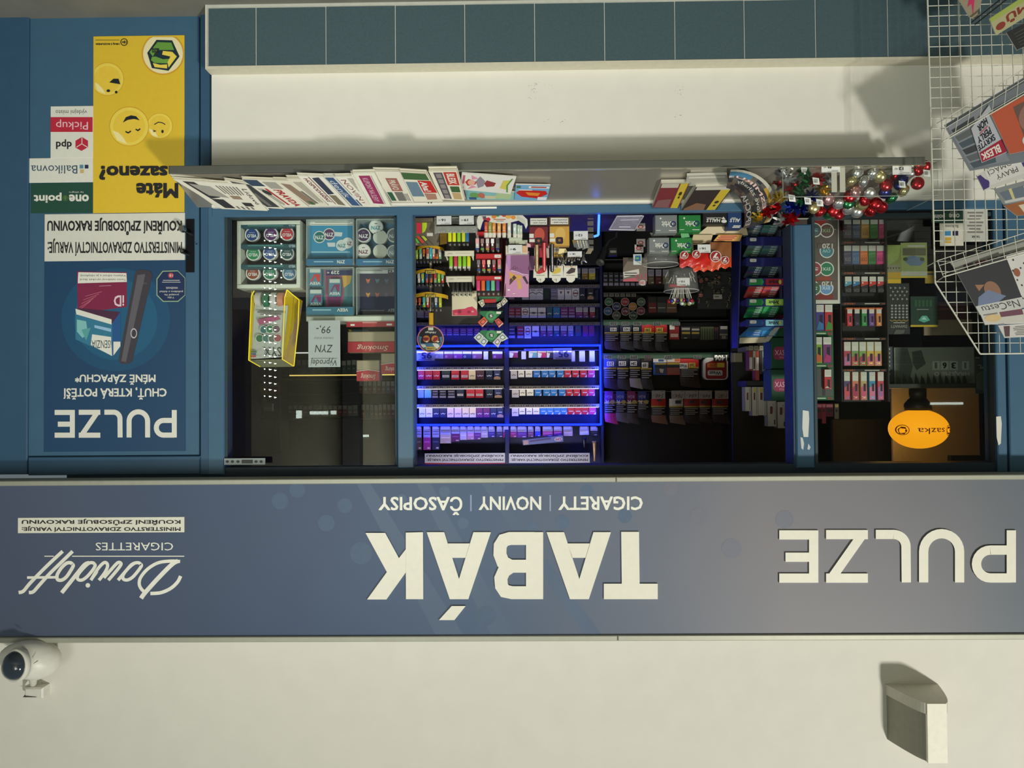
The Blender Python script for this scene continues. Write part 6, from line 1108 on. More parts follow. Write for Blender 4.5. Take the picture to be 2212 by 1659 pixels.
# yellow carousel
yk = M((226, 178, 40), rough=.4)
cr_ = thing('lighter_carousel', 'three-tier yellow lighter carousel with a round sign on its yellow post', 'carousel', P(930, 475, .46))
AXY = .46; ax_ = P(931, 600, AXY)
for (y, rx, w, tx) in ((536, 31, 6, ''), (588, 34, 7, 'CLIPPER'), (639, 40, 8, 'CLIPPER')):
    c = P(928, y, AXY); rX = rx * S(AXY); b = B(); n = 20; h = w * S(AXY)
    pts = [(c.x + rX * math.cos(math.pi + math.pi * i / n), c.y + rX * math.sin(math.pi + math.pi * i / n) * .8) for i in range(n + 1)]
    v = [(x, yy, c.z - h / 2 + .01 * abs(math.cos(math.pi * i / n))) for i, (x, yy) in enumerate(pts)] + [(x, yy, c.z + h / 2 - .006 * 0 + .01 * abs(math.cos(math.pi * i / n))) for i, (x, yy) in enumerate(pts)]
    b.add(v, [(i, i + 1, n + 2 + i, n + 1 + i) for i in range(n)], yk, True); b.add([c] + v[:n + 1], [tuple(range(0, n + 2))], M((190, 140, 40), rough=.4))
    pr_ = part('ring', b, cr_, 'yellow curved ring')
    if tx: part('badge', B().pr(pxf(lambda u, vv, hh=0, c=c, rX=rX: P(u, vv, AXY - rX * .8 - .004 - hh)), [('r', 919, y - 3.6, 941, y + 3.6, bk), ('r', 920, y - 2.8, 940, y + 2.8, yl), ('t', tx, 921.5, y - 2, 938.5, y + 2, bk, .03)]), pr_)
part('post', B().cyl(P(930, 480, AXY), P(930, 672, AXY), .006, .006, 8, M((206, 196, 150), rough=.4)), cr_)
part('post_sleeve', B().fbox(926, 675, 935.5, 703, AXY - .09, .02, yk), cr_, 'yellow sleeve')
YD2 = AXY - .1; b = B(); c = P(930, 732.5, YD2); r = 29 * S(YD2)
b.cyl(c, c + Vector((0, .004, 0)), r, r, 40, mp((196, 130, 130))); sd = part('round_sign', b, cr_, 'round printed sign')
q = PX(YD2)
part('print', B().pr(q, [('d', 930, 732.5, 26.5, 26.5, mp((34, 32, 44)), 40), ('p', [(905.5, 726), (911, 728), (918, 741), (944, 741), (950, 728), (955, 727), (955, 738), (949, 750), (938, 757), (922, 757), (911, 750), (905, 738)], mp((80, 124, 156))), ('p', [(908, 744), (918, 744), (921, 749), (914, 751)], wh), ('p', [(934, 742), (944, 741), (950, 748), (944, 754), (938, 748)], wh),
     ('p', [(908.5, 741), (910, 731), (917, 725), (925, 726), (930, 734), (926, 741), (916, 742)], mp((30, 26, 34))), ('p', [(930, 734), (935, 726), (943, 725), (950, 731), (952, 741), (944, 742), (934, 740)], mp((30, 26, 34))), ('d', 921, 732, 7.5, 7.5, mp((206, 130, 60))), ('d', 939.5, 732, 7.5, 7.5, mp((206, 130, 60))), ('p', [(914, 729), (926, 729), (926, 733), (920, 737), (913, 733)], mp((140, 40, 46))), ('p', [(934, 736), (938, 729), (946, 728), (946, 733), (938, 739)], mp((140, 40, 46))), ('d', 922, 738, 3, 1.6, wh), ('d', 946, 738, 3, 1.6, wh),
     ('t', 'Hidings', 918, 715, 942, 720.5, wh, .02, .3), ('r', 925, 707, 936, 713.5, wh), ('p', rr_(920, 749, 941, 756, 2), mp((206, 180, 90))), ('t', 'CLIPPER', 922, 751, 939, 754.5, mp((80, 60, 20)), .03)]), sd)
pal = [(196, 206, 60), (206, 90, 60), (60, 66, 76), (220, 214, 190), (150, 200, 60), (206, 206, 206), (226, 120, 50), (50, 96, 140), (90, 196, 206), (206, 60, 60), (34, 34, 36), (120, 190, 140)]
for t_, (y0, y1, xs, nm) in enumerate(((536, 572, (901, 908.5, 916, 923.5, 930.5, 937, 943.5, 950.5), 'lowest'), (590, 622, (905, 913, 922, 931, 940, 948, 956), 'middle'), (641, 676, (899, 907, 916, 924, 934, 942, 951), 'top'))):
    for i, x in enumerate(xs):
        rr2 = 30 * S(AXY); off = (x - 928) * S(AXY); yy = AXY - math.sqrt(max(.0001, (rr2 * 1.05) ** 2 - off ** 2)) * .7 + .012
        c = pal[(i * 5 + t_ * 3) % 12] if not (t_ == 2 and i < 2) else (30, 30, 32)
        lighter(x, y0 - 1 + abs(x - 928) * .06, y1 - 3, yy, c, (60, 60, 60), 6.6, f'patterned lighter {ORD[i]} around the {nm} tier of the yellow carousel', 'carousel lighters', pal[(i * 7 + t_ + 4) % 12])
# fruit tube display
fd = thing('tube_display', 'white oval-fronted display of fruit flavoured tubes and clippers on a red stand', 'display', P(1080, 460, .26))
ov = [(1030, 478), (1032, 468), (1042, 461), (1065, 458), (1085, 457.5), (1110, 459), (1128, 464), (1139, 474), (1140, 486), (1136, 495), (1132, 484), (1120, 476), (1100, 481), (1082, 482.5), (1062, 480), (1046, 473), (1042, 480), (1037, 497), (1032, 492)]
part('front_panel', B().prism([(v.x, v.z) for v in (P(x, y, .24) for x, y in ov)], .24, .246, mp((226, 224, 210))), fd)
part('fruit_print', B().pr(PX(.239), [('d', 1047, 472, 4, 4, mp((150, 60, 80))), ('d', 1055, 474, 4.5, 4, mp((196, 40, 50))), ('d', 1067, 468, 5, 4.5, mp((226, 140, 50))), ('d', 1075, 465, 4, 3.5, mp((90, 160, 60))), ('d', 1089, 465, 5, 3.5, mp((206, 60, 50))), ('d', 1098, 468, 6, 5, mp((236, 180, 90))), ('d', 1109, 470, 5, 4, mp((230, 150, 60))), ('p', [(1118, 466), (1134, 476), (1136, 488), (1128, 480), (1116, 474)], mp((206, 206, 186))), ('p', [(1040, 468), (1050, 467), (1048, 472)], mp((90, 80, 110))), ('r', 1066, 473.5, 1092, 475, mp((206, 110, 80))), ('r', 1072, 477, 1088, 478, gy)]), fd)
part('back_panel', B().fbox(1029, 496, 1087, 640, .48, .006, mp((70, 24, 30))), fd)
part('side_panel', B().slab(Q4(P(1087, 500, .48), P(1095, 520, .36), P(1092, 640, .42), P(1086, 640, .48)), .003, mp((70, 22, 30))), fd)
for y0, y1 in ((548, 558), (596, 604), (500, 506)):
    s_ = part('red_strip', B().fbox(1028, y0, 1084, y1, .38, .05, mp((196, 40, 46)), .001), fd)
    if y0 > 510: part('price_sticker', B().pr(PX(.38), [('p', rr_(1068, y0 + 2, 1082, y1 - 1, 2), wh), ('t', '55,-', 1071, y0 + 4, 1079, y1 - 3, gy, .01)]), s_)
def tubeitem(px, y0, y1, w, Y, c1, c2, lab, grp):
    a = P(px, y0, Y); bb = P(px, y1, Y); m_ = a + (bb - a) * .72; r = w / 2 * S(Y)
    b = B().cyl(a, m_, r, r, 12, mp(c1)).cyl(m_, bb, r * 1.12, r * .95, 12, mp(c2)); b.pr(lambda u, v, h=0: Vector((a.x + r * u, Y - r * 1.02 - h, a.z + (m_.z - a.z) * v)), [('d', .1, .55, .5, .2, mp(tuple(min(255, x + 40) for x in c1))), ('r', -.5, .78, .6, .84, wh)])
    single('flavour_tube', b, lab, 'tube', grp)
for i, (x, c, nm) in enumerate(((1050, (206, 90, 66), 'coral'), (1058.5, (150, 160, 90), 'moss'), (1067, (226, 150, 70), 'orange'), (1078, (230, 170, 90), 'apricot'), (1089, (226, 140, 60), 'deep orange'), (1100, (214, 220, 206), 'white'), (1112, (206, 220, 206), 'mint white'), (1120, (190, 210, 190), 'pale mint'), (1125.5, (206, 216, 196), 'last pale'))):
    tubeitem(x, 480 + (0 if x < 1095 else (x - 1095) * .25), 513 + (0 if x < 1095 else 1), 8.6 if x < 1115 else 6, .29, c, (226, 222, 206), f'{nm} flavour tube with white cap behind the oval front', 'fruit flavour tubes')
for r_, (y0, y1, xs, cs, nm) in enumerate(((514, 545, (1031, 1042, 1053, 1064, 1075), ((206, 200, 196), (40, 36, 40), (176, 110, 110), (90, 60, 56), (150, 146, 140)), 'lowest'), (560, 590, (1034, 1045, 1056, 1067, 1078.5), ((70, 50, 50), (150, 36, 46), (60, 50, 56), (160, 40, 46), (176, 160, 130)), 'middle'))):
    for i, x in enumerate(xs): lighter(x, y0, y1, .4, cs[i], ((60, 90, 160), (120, 180, 80), (206, 170, 70), (150, 40, 60), (60, 60, 150))[i], 8.6, f'patterned clipper {ORD[i]} from the carousel on the {nm} red-strip row', 'clippers on the red stand', tuple(min(255, x + 70) for x in cs[(i + 2) % 5]))
for i, (x, c, nm) in enumerate(((1033, (220, 70, 120), 'pink'), (1043.5, (226, 110, 50), 'orange'), (1054, (30, 130, 170), 'blue'), (1064.5, (110, 196, 150), 'mint'), (1075, (110, 60, 140), 'violet'))):
    lighter(x, 604, 638, .42, c, (40, 40, 42), 9, f'{nm} see-through lighter on the third red-strip row', 'see-through lighters')
# folded paper booklets with green cards
gs = thing('booklet_stand', 'hanging stand of green emblem cards with slanted paper booklets', 'display stand', P(1062, 640, .5))
part('wire_post', B().cyl(P(1053, 640, .53), P(1053, 745, .53), .002, .002, 6, M((80, 76, 70), metal=.6, rough=.3)), gs)
part('topper', B().prism([(v.x, v.z) for v in (P(x, y, .5) for x, y in ((1034, 640), (1086, 638), (1088, 646), (1072, 653), (1046, 653), (1036, 648)))], .5, .504, mp((60, 120, 80))), gs)
for k, (cx, y0, w) in enumerate(((1061, 672, 25), (1062, 714, 26))):
    g_ = part('green_card', B().prism([(v.x, v.z) for v in (P(x, y, .49) for x, y in ((cx - w + 2, y0), (cx + w, y0), (cx + w - 4, y0 + 5), (cx + 3, y0 + 25), (cx - 3, y0 + 25), (cx - w, y0 + 5)))], .49, .494, mp((36, 116, 70))), gs)
    part('emblem', B().pr(PX(.489), [('d', cx, y0 + 10, 12, 10.5, mp((76, 150, 96)), 24), ('p', [(cx - 5, y0 + 6), (cx + 3, y0 + 6), (cx + 5, y0 + 9), (cx + 3, y0 + 15), (cx - 4, y0 + 15), (cx - 6, y0 + 11)], bk), ('t', 'S', cx - 3.5, y0 + 7.5, cx + 3, y0 + 13.5, wh, .05), ('r', cx + 11, y0 + 1, cx + 21, y0 + 6, wh)]), g_)
part('red_band', B().fbox(1043, 646, 1071, 654, .495, .003, mp((190, 44, 46)), .0005), gs)
def booklet(pts, c, lab, Y=.48):
    fn = Q4(P(*pts[1], Y), P(*pts[0], Y), P(*pts[3], Y), P(*pts[2], Y)); b = B().slab(fn, .006, mp(c)); b.pr(fn, [('p', [(.25, .2), (.75, .2), (.85, .5), (.7, .8), (.25, .8), (.15, .5)], dk), ('p', [(.32, .28), (.7, .28), (.76, .5), (.64, .72), (.32, .72), (.24, .5)], mp(tuple(min(255, x + 20) for x in c))), ('r', .05, .86, .95, .95, wh)])
    single('paper_booklet', b, lab, 'booklet', 'slanted paper booklets')
for pts, c, nm in ((((1032, 652), (1044, 646), (1047, 658), (1041, 664)), (206, 200, 170), 'cream one by the rose backing'), (((1073, 658), (1081, 652), (1083, 662), (1075, 668)), (206, 200, 180), 'small cream one beneath the red band'), (((1082, 652), (1090, 642), (1097, 650), (1086, 661)), (206, 196, 176), 'cream one against the pink cone box'), (((1032, 696), (1046, 684), (1054, 694), (1042, 707)), (216, 92, 60), 'orange one on the carousel side'), (((1068, 692), (1077, 687), (1088, 699), (1078, 708)), (206, 80, 66), 'orange one on the pink box side'),
    (((1023, 729), (1035, 718), (1045, 726), (1034, 740)), (196, 206, 196), 'mint one, outermost on the carousel side'), (((1034, 740), (1045, 727), (1055, 736), (1046, 749)), (190, 206, 206), 'mint one just above the tube'), (((1064, 740), (1075, 728), (1083, 736), (1076, 751)), (206, 196, 206), 'lilac one just above the tube'), (((1075, 728), (1086, 718), (1098, 731), (1084, 738)), (196, 210, 200), 'mint one, outermost on the pink box side')):
    booklet(pts, c, f'slanted paper booklet, {nm}')
# pink cone box
pb = thing('cone_box', 'pink and purple snack box printed with chocolate tubes under a white price card', 'box', P(1116, 548, .34))
part('carton', B().slab(Q4(P(1143, 543, .33), P(1094, 546, .33), P(1088, 642, .44), P(1142, 642, .44)), .03, mp((196, 136, 172)), mp((110, 60, 110))), pb)
fp_ = pxf(lambda u, v, h=0: P(u, v, .33 + (v - 546) * .00116 - h))
part('print', B().pr(fp_, [('p', [(1094, 546), (1143, 546), (1143, 596), (1125, 592), (1105, 584), (1094, 585)], mp((134, 84, 124))), ('r', 1095, 546, 1103, 582, mp((176, 130, 176))), ('t', 'Tasty', 1105, 574, 1132, 584, mp((90, 30, 70)), .01, .2), ('s', [(1104, 584), (1116, 587), (1128, 592), (1142, 594)], 1.2, mp((226, 206, 226))), ('p', [(1094, 604), (1092, 592), (1099, 586), (1114, 594), (1126, 594), (1128, 602), (1112, 606)], mp((206, 156, 76))), ('p', [(1096, 610), (1104, 600), (1110, 606), (1101, 616)], mp((84, 50, 36))), ('p', [(1116, 606), (1124, 604), (1130, 634), (1122, 637)], mp((206, 160, 84))), ('d', 1125.5, 635, 4, 2.4, mp((110, 66, 36))), ('p', [(1128, 598), (1134, 596), (1142, 612), (1138, 614)], mp((60, 34, 40))), ('p', [(1106, 600), (1110, 594), (1116, 600), (1110, 606)], mp((70, 40, 36))), ('r', 1092, 625, 1101.5, 630.5, wh), ('o', 1098, 636, 4.8, 4, .3, red), ('d', 1098, 636, 3.3, 2.8, wh), ('o', 1110, 636, 4.8, 4, .3, red), ('d', 1110, 636, 3.3, 2.8, wh)]), pb)
o = thing('pill_box', 'white cardboard trays of small mint packs with a pink flap', 'box', P(1118, 515, .3))
part('tray', B().fbox(1092, 530, 1140, 548, .3, .06, mp((222, 216, 196))), o); part('lid', B().fbox(1099, 512, 1128, 520, .31, .05, mp((196, 206, 180))).fbox(1113, 518, 1140, 527, .315, .05, mp((206, 210, 186))).fbox(1100, 518, 1112, 527, .315, .05, mp((196, 200, 176))), o); part('flap', B().slab(Q4(P(1147, 534, .3), P(1137, 534, .3), P(1139, 525, .3), P(1146, 528, .3)), .002, mp((226, 176, 180))), o); part('print', B().pr(PX(.2995), [('p', [(1128, 531), (1138, 531), (1138, 546), (1130, 546)], mp((226, 176, 130))), ('r', 1101, 523, 1138, 524, lgy)]), o)
tagc(1098, 529, 1128, 548, .29, '9', 'white price card nine on the mint tray')
single('purple_case', B().fbox(1142, 552, 1155, 583, .36, .02, mp((112, 70, 104)), .003), 'slim purple case between the snack box and the cigar stand', 'case')
# cigar boxes
def cigbox(px0, px1, y0, y1, c1, c2, nm):
    o = thing('cigar_box', f'{nm} upright cigar box with a framed white warning panel', 'box', P((px0 + px1) / 2, y0, .3))
    part('carton', B().fbox(px0, y0, px1, y1, .3, .05, mp(c2)), o); part('lip', B().fbox(px0 - 1, y0 - 2, px1 + 1, y0 + 17, .28, .02, mp((40, 26, 24) if c1[0] < 200 else (90, 64, 30)), .001), o)
    part('print', B().pr(PX(.279), [('r', px0 + 2.5, y0 + .5, px1 - 2.5, y0 + 14.5, wh), ('t', 'přestaňte hned', px0 + 5, y0 + 3, px1 - 5, y0 + 7, ik, .02), ('t', 'Kouření zabíjí –', px0 + 5, y0 + 8.5, px1 - 5, y0 + 12.5, ik, .02)]), o)
    part('picture', B().pr(PX(.299), [('p', [(px0 + 1, y0 + 20), (px1 - 1, y0 + 20), (px1 - 1, y1 - 2), (px0 + 1, y1 - 2)], mp(c2)), ('d', (px0 + px1) / 2 + 2, y0 + 36, 11, 15, mp(c1)), ('p', rr_((px0 + px1) / 2 - 8, y0 + 42, (px0 + px1) / 2 + 8, y0 + 57, 4), mp((44, 36, 36))), ('d', (px0 + px1) / 2, y0 + 49, 3, 3, mp((150, 100, 70))), ('r', px0 + .5, y0 + 34, px0 + 10, y0 + 43, wh), ('r', px0 + .5, y0 + 45.5, px0 + 12, y0 + 52, wh)]), o)
cigbox(1143, 1184, 471, 531, (196, 84, 66), (116, 40, 50), 'crimson'); cigbox(1187, 1230, 470, 530, (222, 180, 96), (206, 160, 70), 'golden')
for i, (x, y0, y1, c, nm) in enumerate(((1159.5, 528, 585, (150, 112, 56), 'golden brown'), (1175.5, 524, 584, (196, 40, 44), 'red'), (1192.5, 527, 585, (30, 24, 26), 'black'))):
    p0, p1 = P(x, y0, .285), P(x, y1, .33); single('cigar_tube', B().cyl(p0, p1, .0095, .009, 14, M(c, rough=.3, coat=.3)).cyl(p1, p1 + (p1 - p0) * .04, .0092, .006, 14, M((30, 30, 40) if i == 2 else c, rough=.3)), f'long {nm} cigar tube in front of the cigar boxes', 'cigar tube', 'cigar tubes')
for i, (px0, px1, c, nm) in enumerate(((1152, 1183, (196, 50, 56), 'red'), (1186, 1217, (216, 190, 80), 'yellow'), (1217, 1248, (70, 58, 56), 'brown'))):
    o = thing('cutout_stand', f'white cut-out card stand with a {nm} block and round foot', 'card', P((px0 + px1) / 2, 575, .36)); w = px1 - px0
    pts = [(px0 + 1, 574), (px1 - 1, 574), (px1, 600), (px0 + w * .82, 600), (px0 + w * .8, 605), (px0 + w * .62, 610), (px0 + w * .4, 610), (px0 + w * .22, 605), (px0 + w * .2, 600), (px0, 600)]
    part('card', B().prism([(v.x, v.z) for v in (P(x, y, .36) for x, y in pts)], .36, .363, mp((226, 222, 206))), o)
    part('print', B().pr(PX(.3595), [('p', [(px0 + w * .18, 590), (px0 + w * .55, 578), (px0 + w * .85, 580), (px0 + w * .8, 588), (px0 + w * .4, 592)], mp(c)), ('r', px0 + w * .2, 594, px0 + w * .8, 595.5, lgy), ('t', '2,-', px0 + w * .32, 602, px0 + w * .56, 608, ik if i < 2 else wh, .01), ('r', px0 + 3, 576, px1 - 3, 577, mp((206, 150, 120)))]), o)
for i, (px0, y0, px1, y1, c) in enumerate(((1154, 530, 1164, 560, (206, 196, 180)), (1165, 528, 1172, 556, (190, 60, 80)), (1197, 530, 1208, 545, (206, 200, 180)), (1196, 545, 1216, 556, (216, 180, 60)), (1180, 526, 1186, 557, (210, 206, 190)))):
    card(px0, y0, px1, y1, .37, mp(c), f'small printed hang card {ORD[i]} behind the cigar tubes', [('r', px0 + 1, y0 + 3, px1 - 1, y0 + 5, gy), ('r', px0 + 1, y0 + 9, px1 - 1, y0 + 10.5, gy)], 'card', 'hang_card', 'hang cards behind the cigar tubes', .001)
chrome = M((216, 214, 204), rough=.12, metal=.9)
for i in range(26):
    x = R.uniform(1204, 1262); y = R.uniform(542, 560); an = R.uniform(-.5, .5); L = R.uniform(10, 20)
    x1, y1 = x + L * math.sin(an), y + L * math.cos(an); y_ = R.uniform(.33, .42)
    single('wrapped_stick', B().cyl(P(x, y, y_), P(x1, y1, y_ - .01), .0024, .0024, 7, chrome).cyl(P(x1, y1, y_ - .01), P(x1 + 2.5 * math.sin(an), y1 + 2.5, y_ - .01), .005, .004, 8, chrome), f'chrome wrapped stick {ORD[i]} in the bundle round the tilted price card', 'wrapped stick', 'chrome wrapped sticks')
for i in range(5): single('chrome_bag', B().slab(Q4(P(1246 + i * 6, 520, .33), P(1236 + i * 6, 518, .34), P(1240 + i * 6, 534 + i % 2 * 6, .35), P(1250 + i * 6, 536, .34)), .006, chrome), f'crinkled chrome packet {ORD[i]} behind the price card twelve', 'packet', 'chrome packets')
tagc(1239, 499, 1270, 518, .3, '12', 'white price card twelve on the cigar side of the blue tube end'); o = tagc(1226, 543, 1257, 555, .32, '2', 'tilted white price card two among the chrome sticks')
single('folded_card', B().slab(Q4(P(1222, 537, .34), P(1208, 537, .34), P(1206, 549, .35), P(1226, 545, .35)), .002, mp((226, 210, 150))), 'cream folded card beside the tilted price card two', 'card')
for i in range(6): single('shelf_tag', B().fbox(1269, 464 + i * 13.5, 1282, 474 + i * 13.5, .5, .001, mp((112, 106, 98)), .0003), f'grey blank shelf tag {ORD[i]} up from the sill near the blue tube end', 'price tag', 'grey shelf tags')
single('slanted_card', B().slab(Q4(P(1276, 548, .4), P(1265, 548, .4), P(1272, 537, .42), P(1282, 537, .42)), .002, mp((206, 190, 160))), 'slanted cream card under the grey shelf tags', 'card')
# desk lamp head: dark gooseneck
dl = thing('gooseneck_lamp', 'dark gooseneck lamp head between the blue tube end and the coin dish', 'lamp', P(1300, 570, .6)); gm = M((54, 56, 58), rough=.25, metal=.6)
part('head', B().cyl(P(1306, 535, .6), P(1296, 566, .56), .012, .024, 18, gm).cyl(P(1296, 566, .56), P(1294, 569, .555), .024, .018, 18, M((110, 110, 104), rough=.2, metal=.7)), dl); part('neck', B().tube([P(1306, 535, .6), P(1315, 520, .62), P(1330, 512, .65), P(1334, 490, .66)], .007, M((30, 30, 34)), 8), dl)
single('key_cabinet', B().fbox(1314, 534, 1334, 552, .64, .03, M((46, 46, 46), rough=.4)).pr(PX(.64), [('r', 1318, 541, 1331, 546, lgy)]), 'small dark metal case with a pale label behind the gooseneck lamp', 'case')
cdh = thing('coin_dish', 'clear slanting plastic coin dish on the counter', 'dish', P(1350, 470, .25)); gl2 = M((206, 200, 220), rough=.1, alpha=.4)
part('tray', B().slab(Q4(P(1390, 468, .2), P(1333, 468, .2), P(1316, 497, .36), P(1372, 497, .36)), .006, gl2), cdh)
b = B()
for a, c in (((1333, 467), (1388, 466)), ((1316, 496), (1370, 497)), ((1333, 467), (1316, 496)), ((1390, 467), (1371, 497)), ((1337, 490), (1362, 490)), ((1340, 475), (1380, 474))): b.cyl(P(*a, .2 + (a[1] - 467) * .0053), P(*c, .2 + (c[1] - 467) * .0053), .003, .003, 6, M((226, 222, 232), rough=.15, alpha=.8))
part('rim', b, cdh)
# gum and sweet boxes
gyb = (126, 130, 128); grb = (36, 124, 58); tnn = mp((196, 178, 140))
def orb(px0, y0, px1, y1, Y, col, lab, lid=True):
    o = thing('gum_box', lab, 'box', P((px0 + px1) / 2, y0, Y), 'grey and green gum boxes'); w = px1 - px0
    part('carton', B().fbox(px0, y0, px1, y1, Y, .06, mp(col)), o)
    part('print', B().pr(PX(Y), [('t', 'Orbit', px0 + w * .3, y0 + (y1 - y0) * .36, px0 + w * .80, y0 + (y1 - y0) * .68, wh, .02), ('o', px0 + w * .82, y0 + (y1 - y0) * .5, 6, 6, .45, mp((30, 50, 90))), ('d', px0 + w * .25, y0 + (y1 - y0) * .2, 2.5, 2.5, wh, 4), ('r', px0 + w * .62, y1 - 7 if 0 else y0 + (y1 - y0) * .85, px1 - 3, y0 + (y1 - y0) * .89, wh), ('r', px0 + 2, y0 + (y1 - y0) * .85, px0 + 12, y0 + (y1 - y0) * .88, wh)]), o)
    if lid: part('open_lid', B().slab(Q4(P(px1 - 6, y0 - 1, Y + .07), P(px0 + 6, y0 - 1, Y + .07), P(px0 + 2, y0 - 10, Y + .05), P(px1 - 2, y0 - 10, Y + .05)), .002, mp((170, 170, 160))), o)
orb(1415, 464, 1463, 503, .26, gyb, 'grey gum box standing by the coin dish', False); orb(1466, 464, 1514, 501, .27, grb, 'green gum box beside the black sweet box', False)
orb(1402, 513, 1446, 547, .32, gyb, 'grey gum box resting on the clear sweet tub'); orb(1449, 513, 1495, 547, .32, grb, 'green gum box under the cardboard trays')
single('gum_flap', B().slab(Q4(P(1486, 501, .30), P(1470, 503, .30), P(1472, 514, .31), P(1490, 512, .31)), .002, mp((60, 150, 80))), 'small torn green flap between the two green gum boxes', 'flap')
for px0, px1, c, t, nm in ((1518, 1571, (26, 28, 26), 'HALLS', 'black'), (1572, 1602, (34, 62, 110), 'ALLS', 'blue')):
    y0, y1 = (457, 484) if nm == 'black' else (455, 493); o = thing('sweet_box', f'{nm} cough sweet box with white lettering behind the film cases', 'box', P((px0 + px1) / 2, y0, .28), 'cough sweet boxes')
    part('carton', B().fbox(px0, y0, px1, y1, .28, .06, mp(c)), o); part('print', B().pr(PX(.28), [('t', t, px0 + (px1 - px0) * .15, 472, px0 + (px1 - px0) * (.72 if nm == 'black' else .9), 480, wh, .03, .2), ('r', px0 + 8, 470, px1 - 12, 470.8, wh)] + ([('d', 1564, 478, 6, 3.5, wh), ('p', [(1558, 473), (1563, 468), (1567, 474)], wh)] if nm == 'black' else [('r', 1584, 487, 1600, 489, wh), ('r', 1582, 490, 1598, 492, wh)])), o)
tro = thing('cardboard_trays', 'open tan cardboard shelf trays above the sweet boxes', 'tray', P(1550, 484, .31))
for nm_, pts, Y in (('flap', ((1535, 484), (1562, 484), (1572, 507), (1506, 507)), .33), ('flap', ((1498, 507), (1540, 507), (1536, 521), (1494, 521)), .34), ('flap', ((1578, 492), (1612, 492), (1616, 508), (1560, 508)), .33)):
    part(nm_, B().slab(Q4(P(*pts[1], Y), P(*pts[0], Y), P(*pts[3], Y + .02), P(*pts[2], Y + .02)), .003, tnn), tro)
part('tray_back', B().fbox(1494, 521, 1536, 524, .36, .05, tnn).fbox(1494, 521, 1498, 548, .35, .06, tnn), tro)
part('printed_front', B().slab(Q4(P(1604, 507, .33), P(1553, 507, .33), P(1541, 521, .35), P(1598, 521, .35)), .003, mp((214, 160, 84))), tro)
b = B(); 
for k in range(3): b.pr(lambda u, v, h=0: P(u, v, .33 + (v - 507) * .0014 - h), [('r', 1556 - k * 4, 509 + k * 4, 1592 - k * 5, 511 + k * 4, red)])
part('print', b, tro)
tagc(1507, 528, 1535, 546, .31, '16', 'white price card sixteen on the croissant tray')
def snack(pts, Y, c, top, lab, roundels):
    b = B(); n = 6; nv_ = 5
    L = lambda a, c_, t: (a[0] + (c_[0] - a[0]) * t, a[1] + (c_[1] - a[1]) * t)
    def q(u, v):
        a = L(pts[0], pts[1], u); d = L(pts[3], pts[2], u); p_ = L(a, d, v); return P(p_[0], p_[1] + (2.5 * math.sin(u * 19) if v > .95 else 0), Y - .022 * math.sin(math.pi * u) * math.sin(math.pi * (.1 + v * .75)) - .004 * math.sin(u * 13 + v * 9))
    n, nv_ = 12, 10
    for j0, j1, cc_ in ((0, 6, top or c), (6, 10, c)):
        vv = [q(i / n, j / nv_) for j in range(j0, j1 + 1) for i in range(n + 1)]
        b.add(vv, [(j * (n + 1) + i, j * (n + 1) + i + 1, (j + 1) * (n + 1) + i + 1, (j + 1) * (n + 1) + i) for j in range(j1 - j0) for i in range(n)], M(cc_, rough=.3), True)
    o = thing('croissant_bag', lab, 'bag', P(pts[0][0], pts[0][1], Y), 'croissant bags'); part('bag', b, o)
    part('print', B().pr(pxf(lambda u, v, h=0: P(u, v, Y - .026 - h)), sum([[('d', x, y, r * 1.12, r * 1.12, wh, 24), ('d', x, y, r, r, mp((150, 30, 34)), 24)] + ([('t', '7', x - r * .55, y - r * .7, x + r * .5, y + r * .25, wh, .05), ('t', 'DAYS', x - r * .6, y + r * .32, x + r * .6, y + r * .72, wh, .02)]) for x, y, r in roundels], [])), o)
snack([(1468, 547), (1532, 547), (1536, 576), (1468, 577)], .33, (206, 44, 36), None, 'glossy red croissant bag by the clear tub', [(1478, 551, 8), (1504, 549, 8)])
snack([(1533, 523), (1580, 523), (1580, 578), (1528, 582)], .34, (206, 74, 34), (150, 96, 60), 'croissant bag with brown pastry picture and round seals', [(1546, 554, 11), (1566, 562, 8)])
snack([(1492, 560), (1560, 558), (1552, 584), (1498, 586)], .36, (220, 70, 30), None, 'orange-red crinkled croissant bag below the other two', [])
def jar(cx, y0, y1, r0, r1, Y, nm, lab, cat, extra=None):
    o = thing(nm, lab, cat, P(cx, y0, Y)); a = P(cx, y0, Y); h = (y1 - y0) * S(Y); m_ = M((206, 206, 200), rough=.12, alpha=.13)
    part('body', B().lathe(a, [(r0 * S(Y) * .92, 0), (r0 * S(Y), .005), ((r0 + r1) / 2 * S(Y), h * .6), (r1 * S(Y), h)], 26, m_), o)
    b = B(); n = 26; R1 = r1 * S(Y); z = a.z + h
    for i in range(n):
        t0, t1 = 2 * math.pi * i / n, 2 * math.pi * (i + 1) / n; b.cyl((a.x + R1 * math.cos(t0), a.y + R1 * math.sin(t0), z), (a.x + R1 * math.cos(t1), a.y + R1 * math.sin(t1), z), .0024, .0024, 5, M((214, 212, 204), rough=.15, alpha=.7), False)
    part('rim', b, o); return o
jar(1427, 546, 572, 35, 38, .37, 'plastic_tub', 'clear empty plastic tub upside among the grey gum boxes', 'tub')
lj = jar(1471, 582, 629, 33, 37, .42, 'lollipop_jar', 'clear jar of lollipops with a white price card', 'jar')
part('red_base', B().fbox(1446, 613, 1482, 620, .40, .01, mp((150, 40, 44))), lj)
tagc(1462, 600, 1490, 617, .38, '10', 'white price card ten on the lollipop jar')
cc = [(196, 40, 50), (60, 70, 130), (206, 190, 90), (206, 206, 200), (160, 40, 70), (90, 130, 70)]
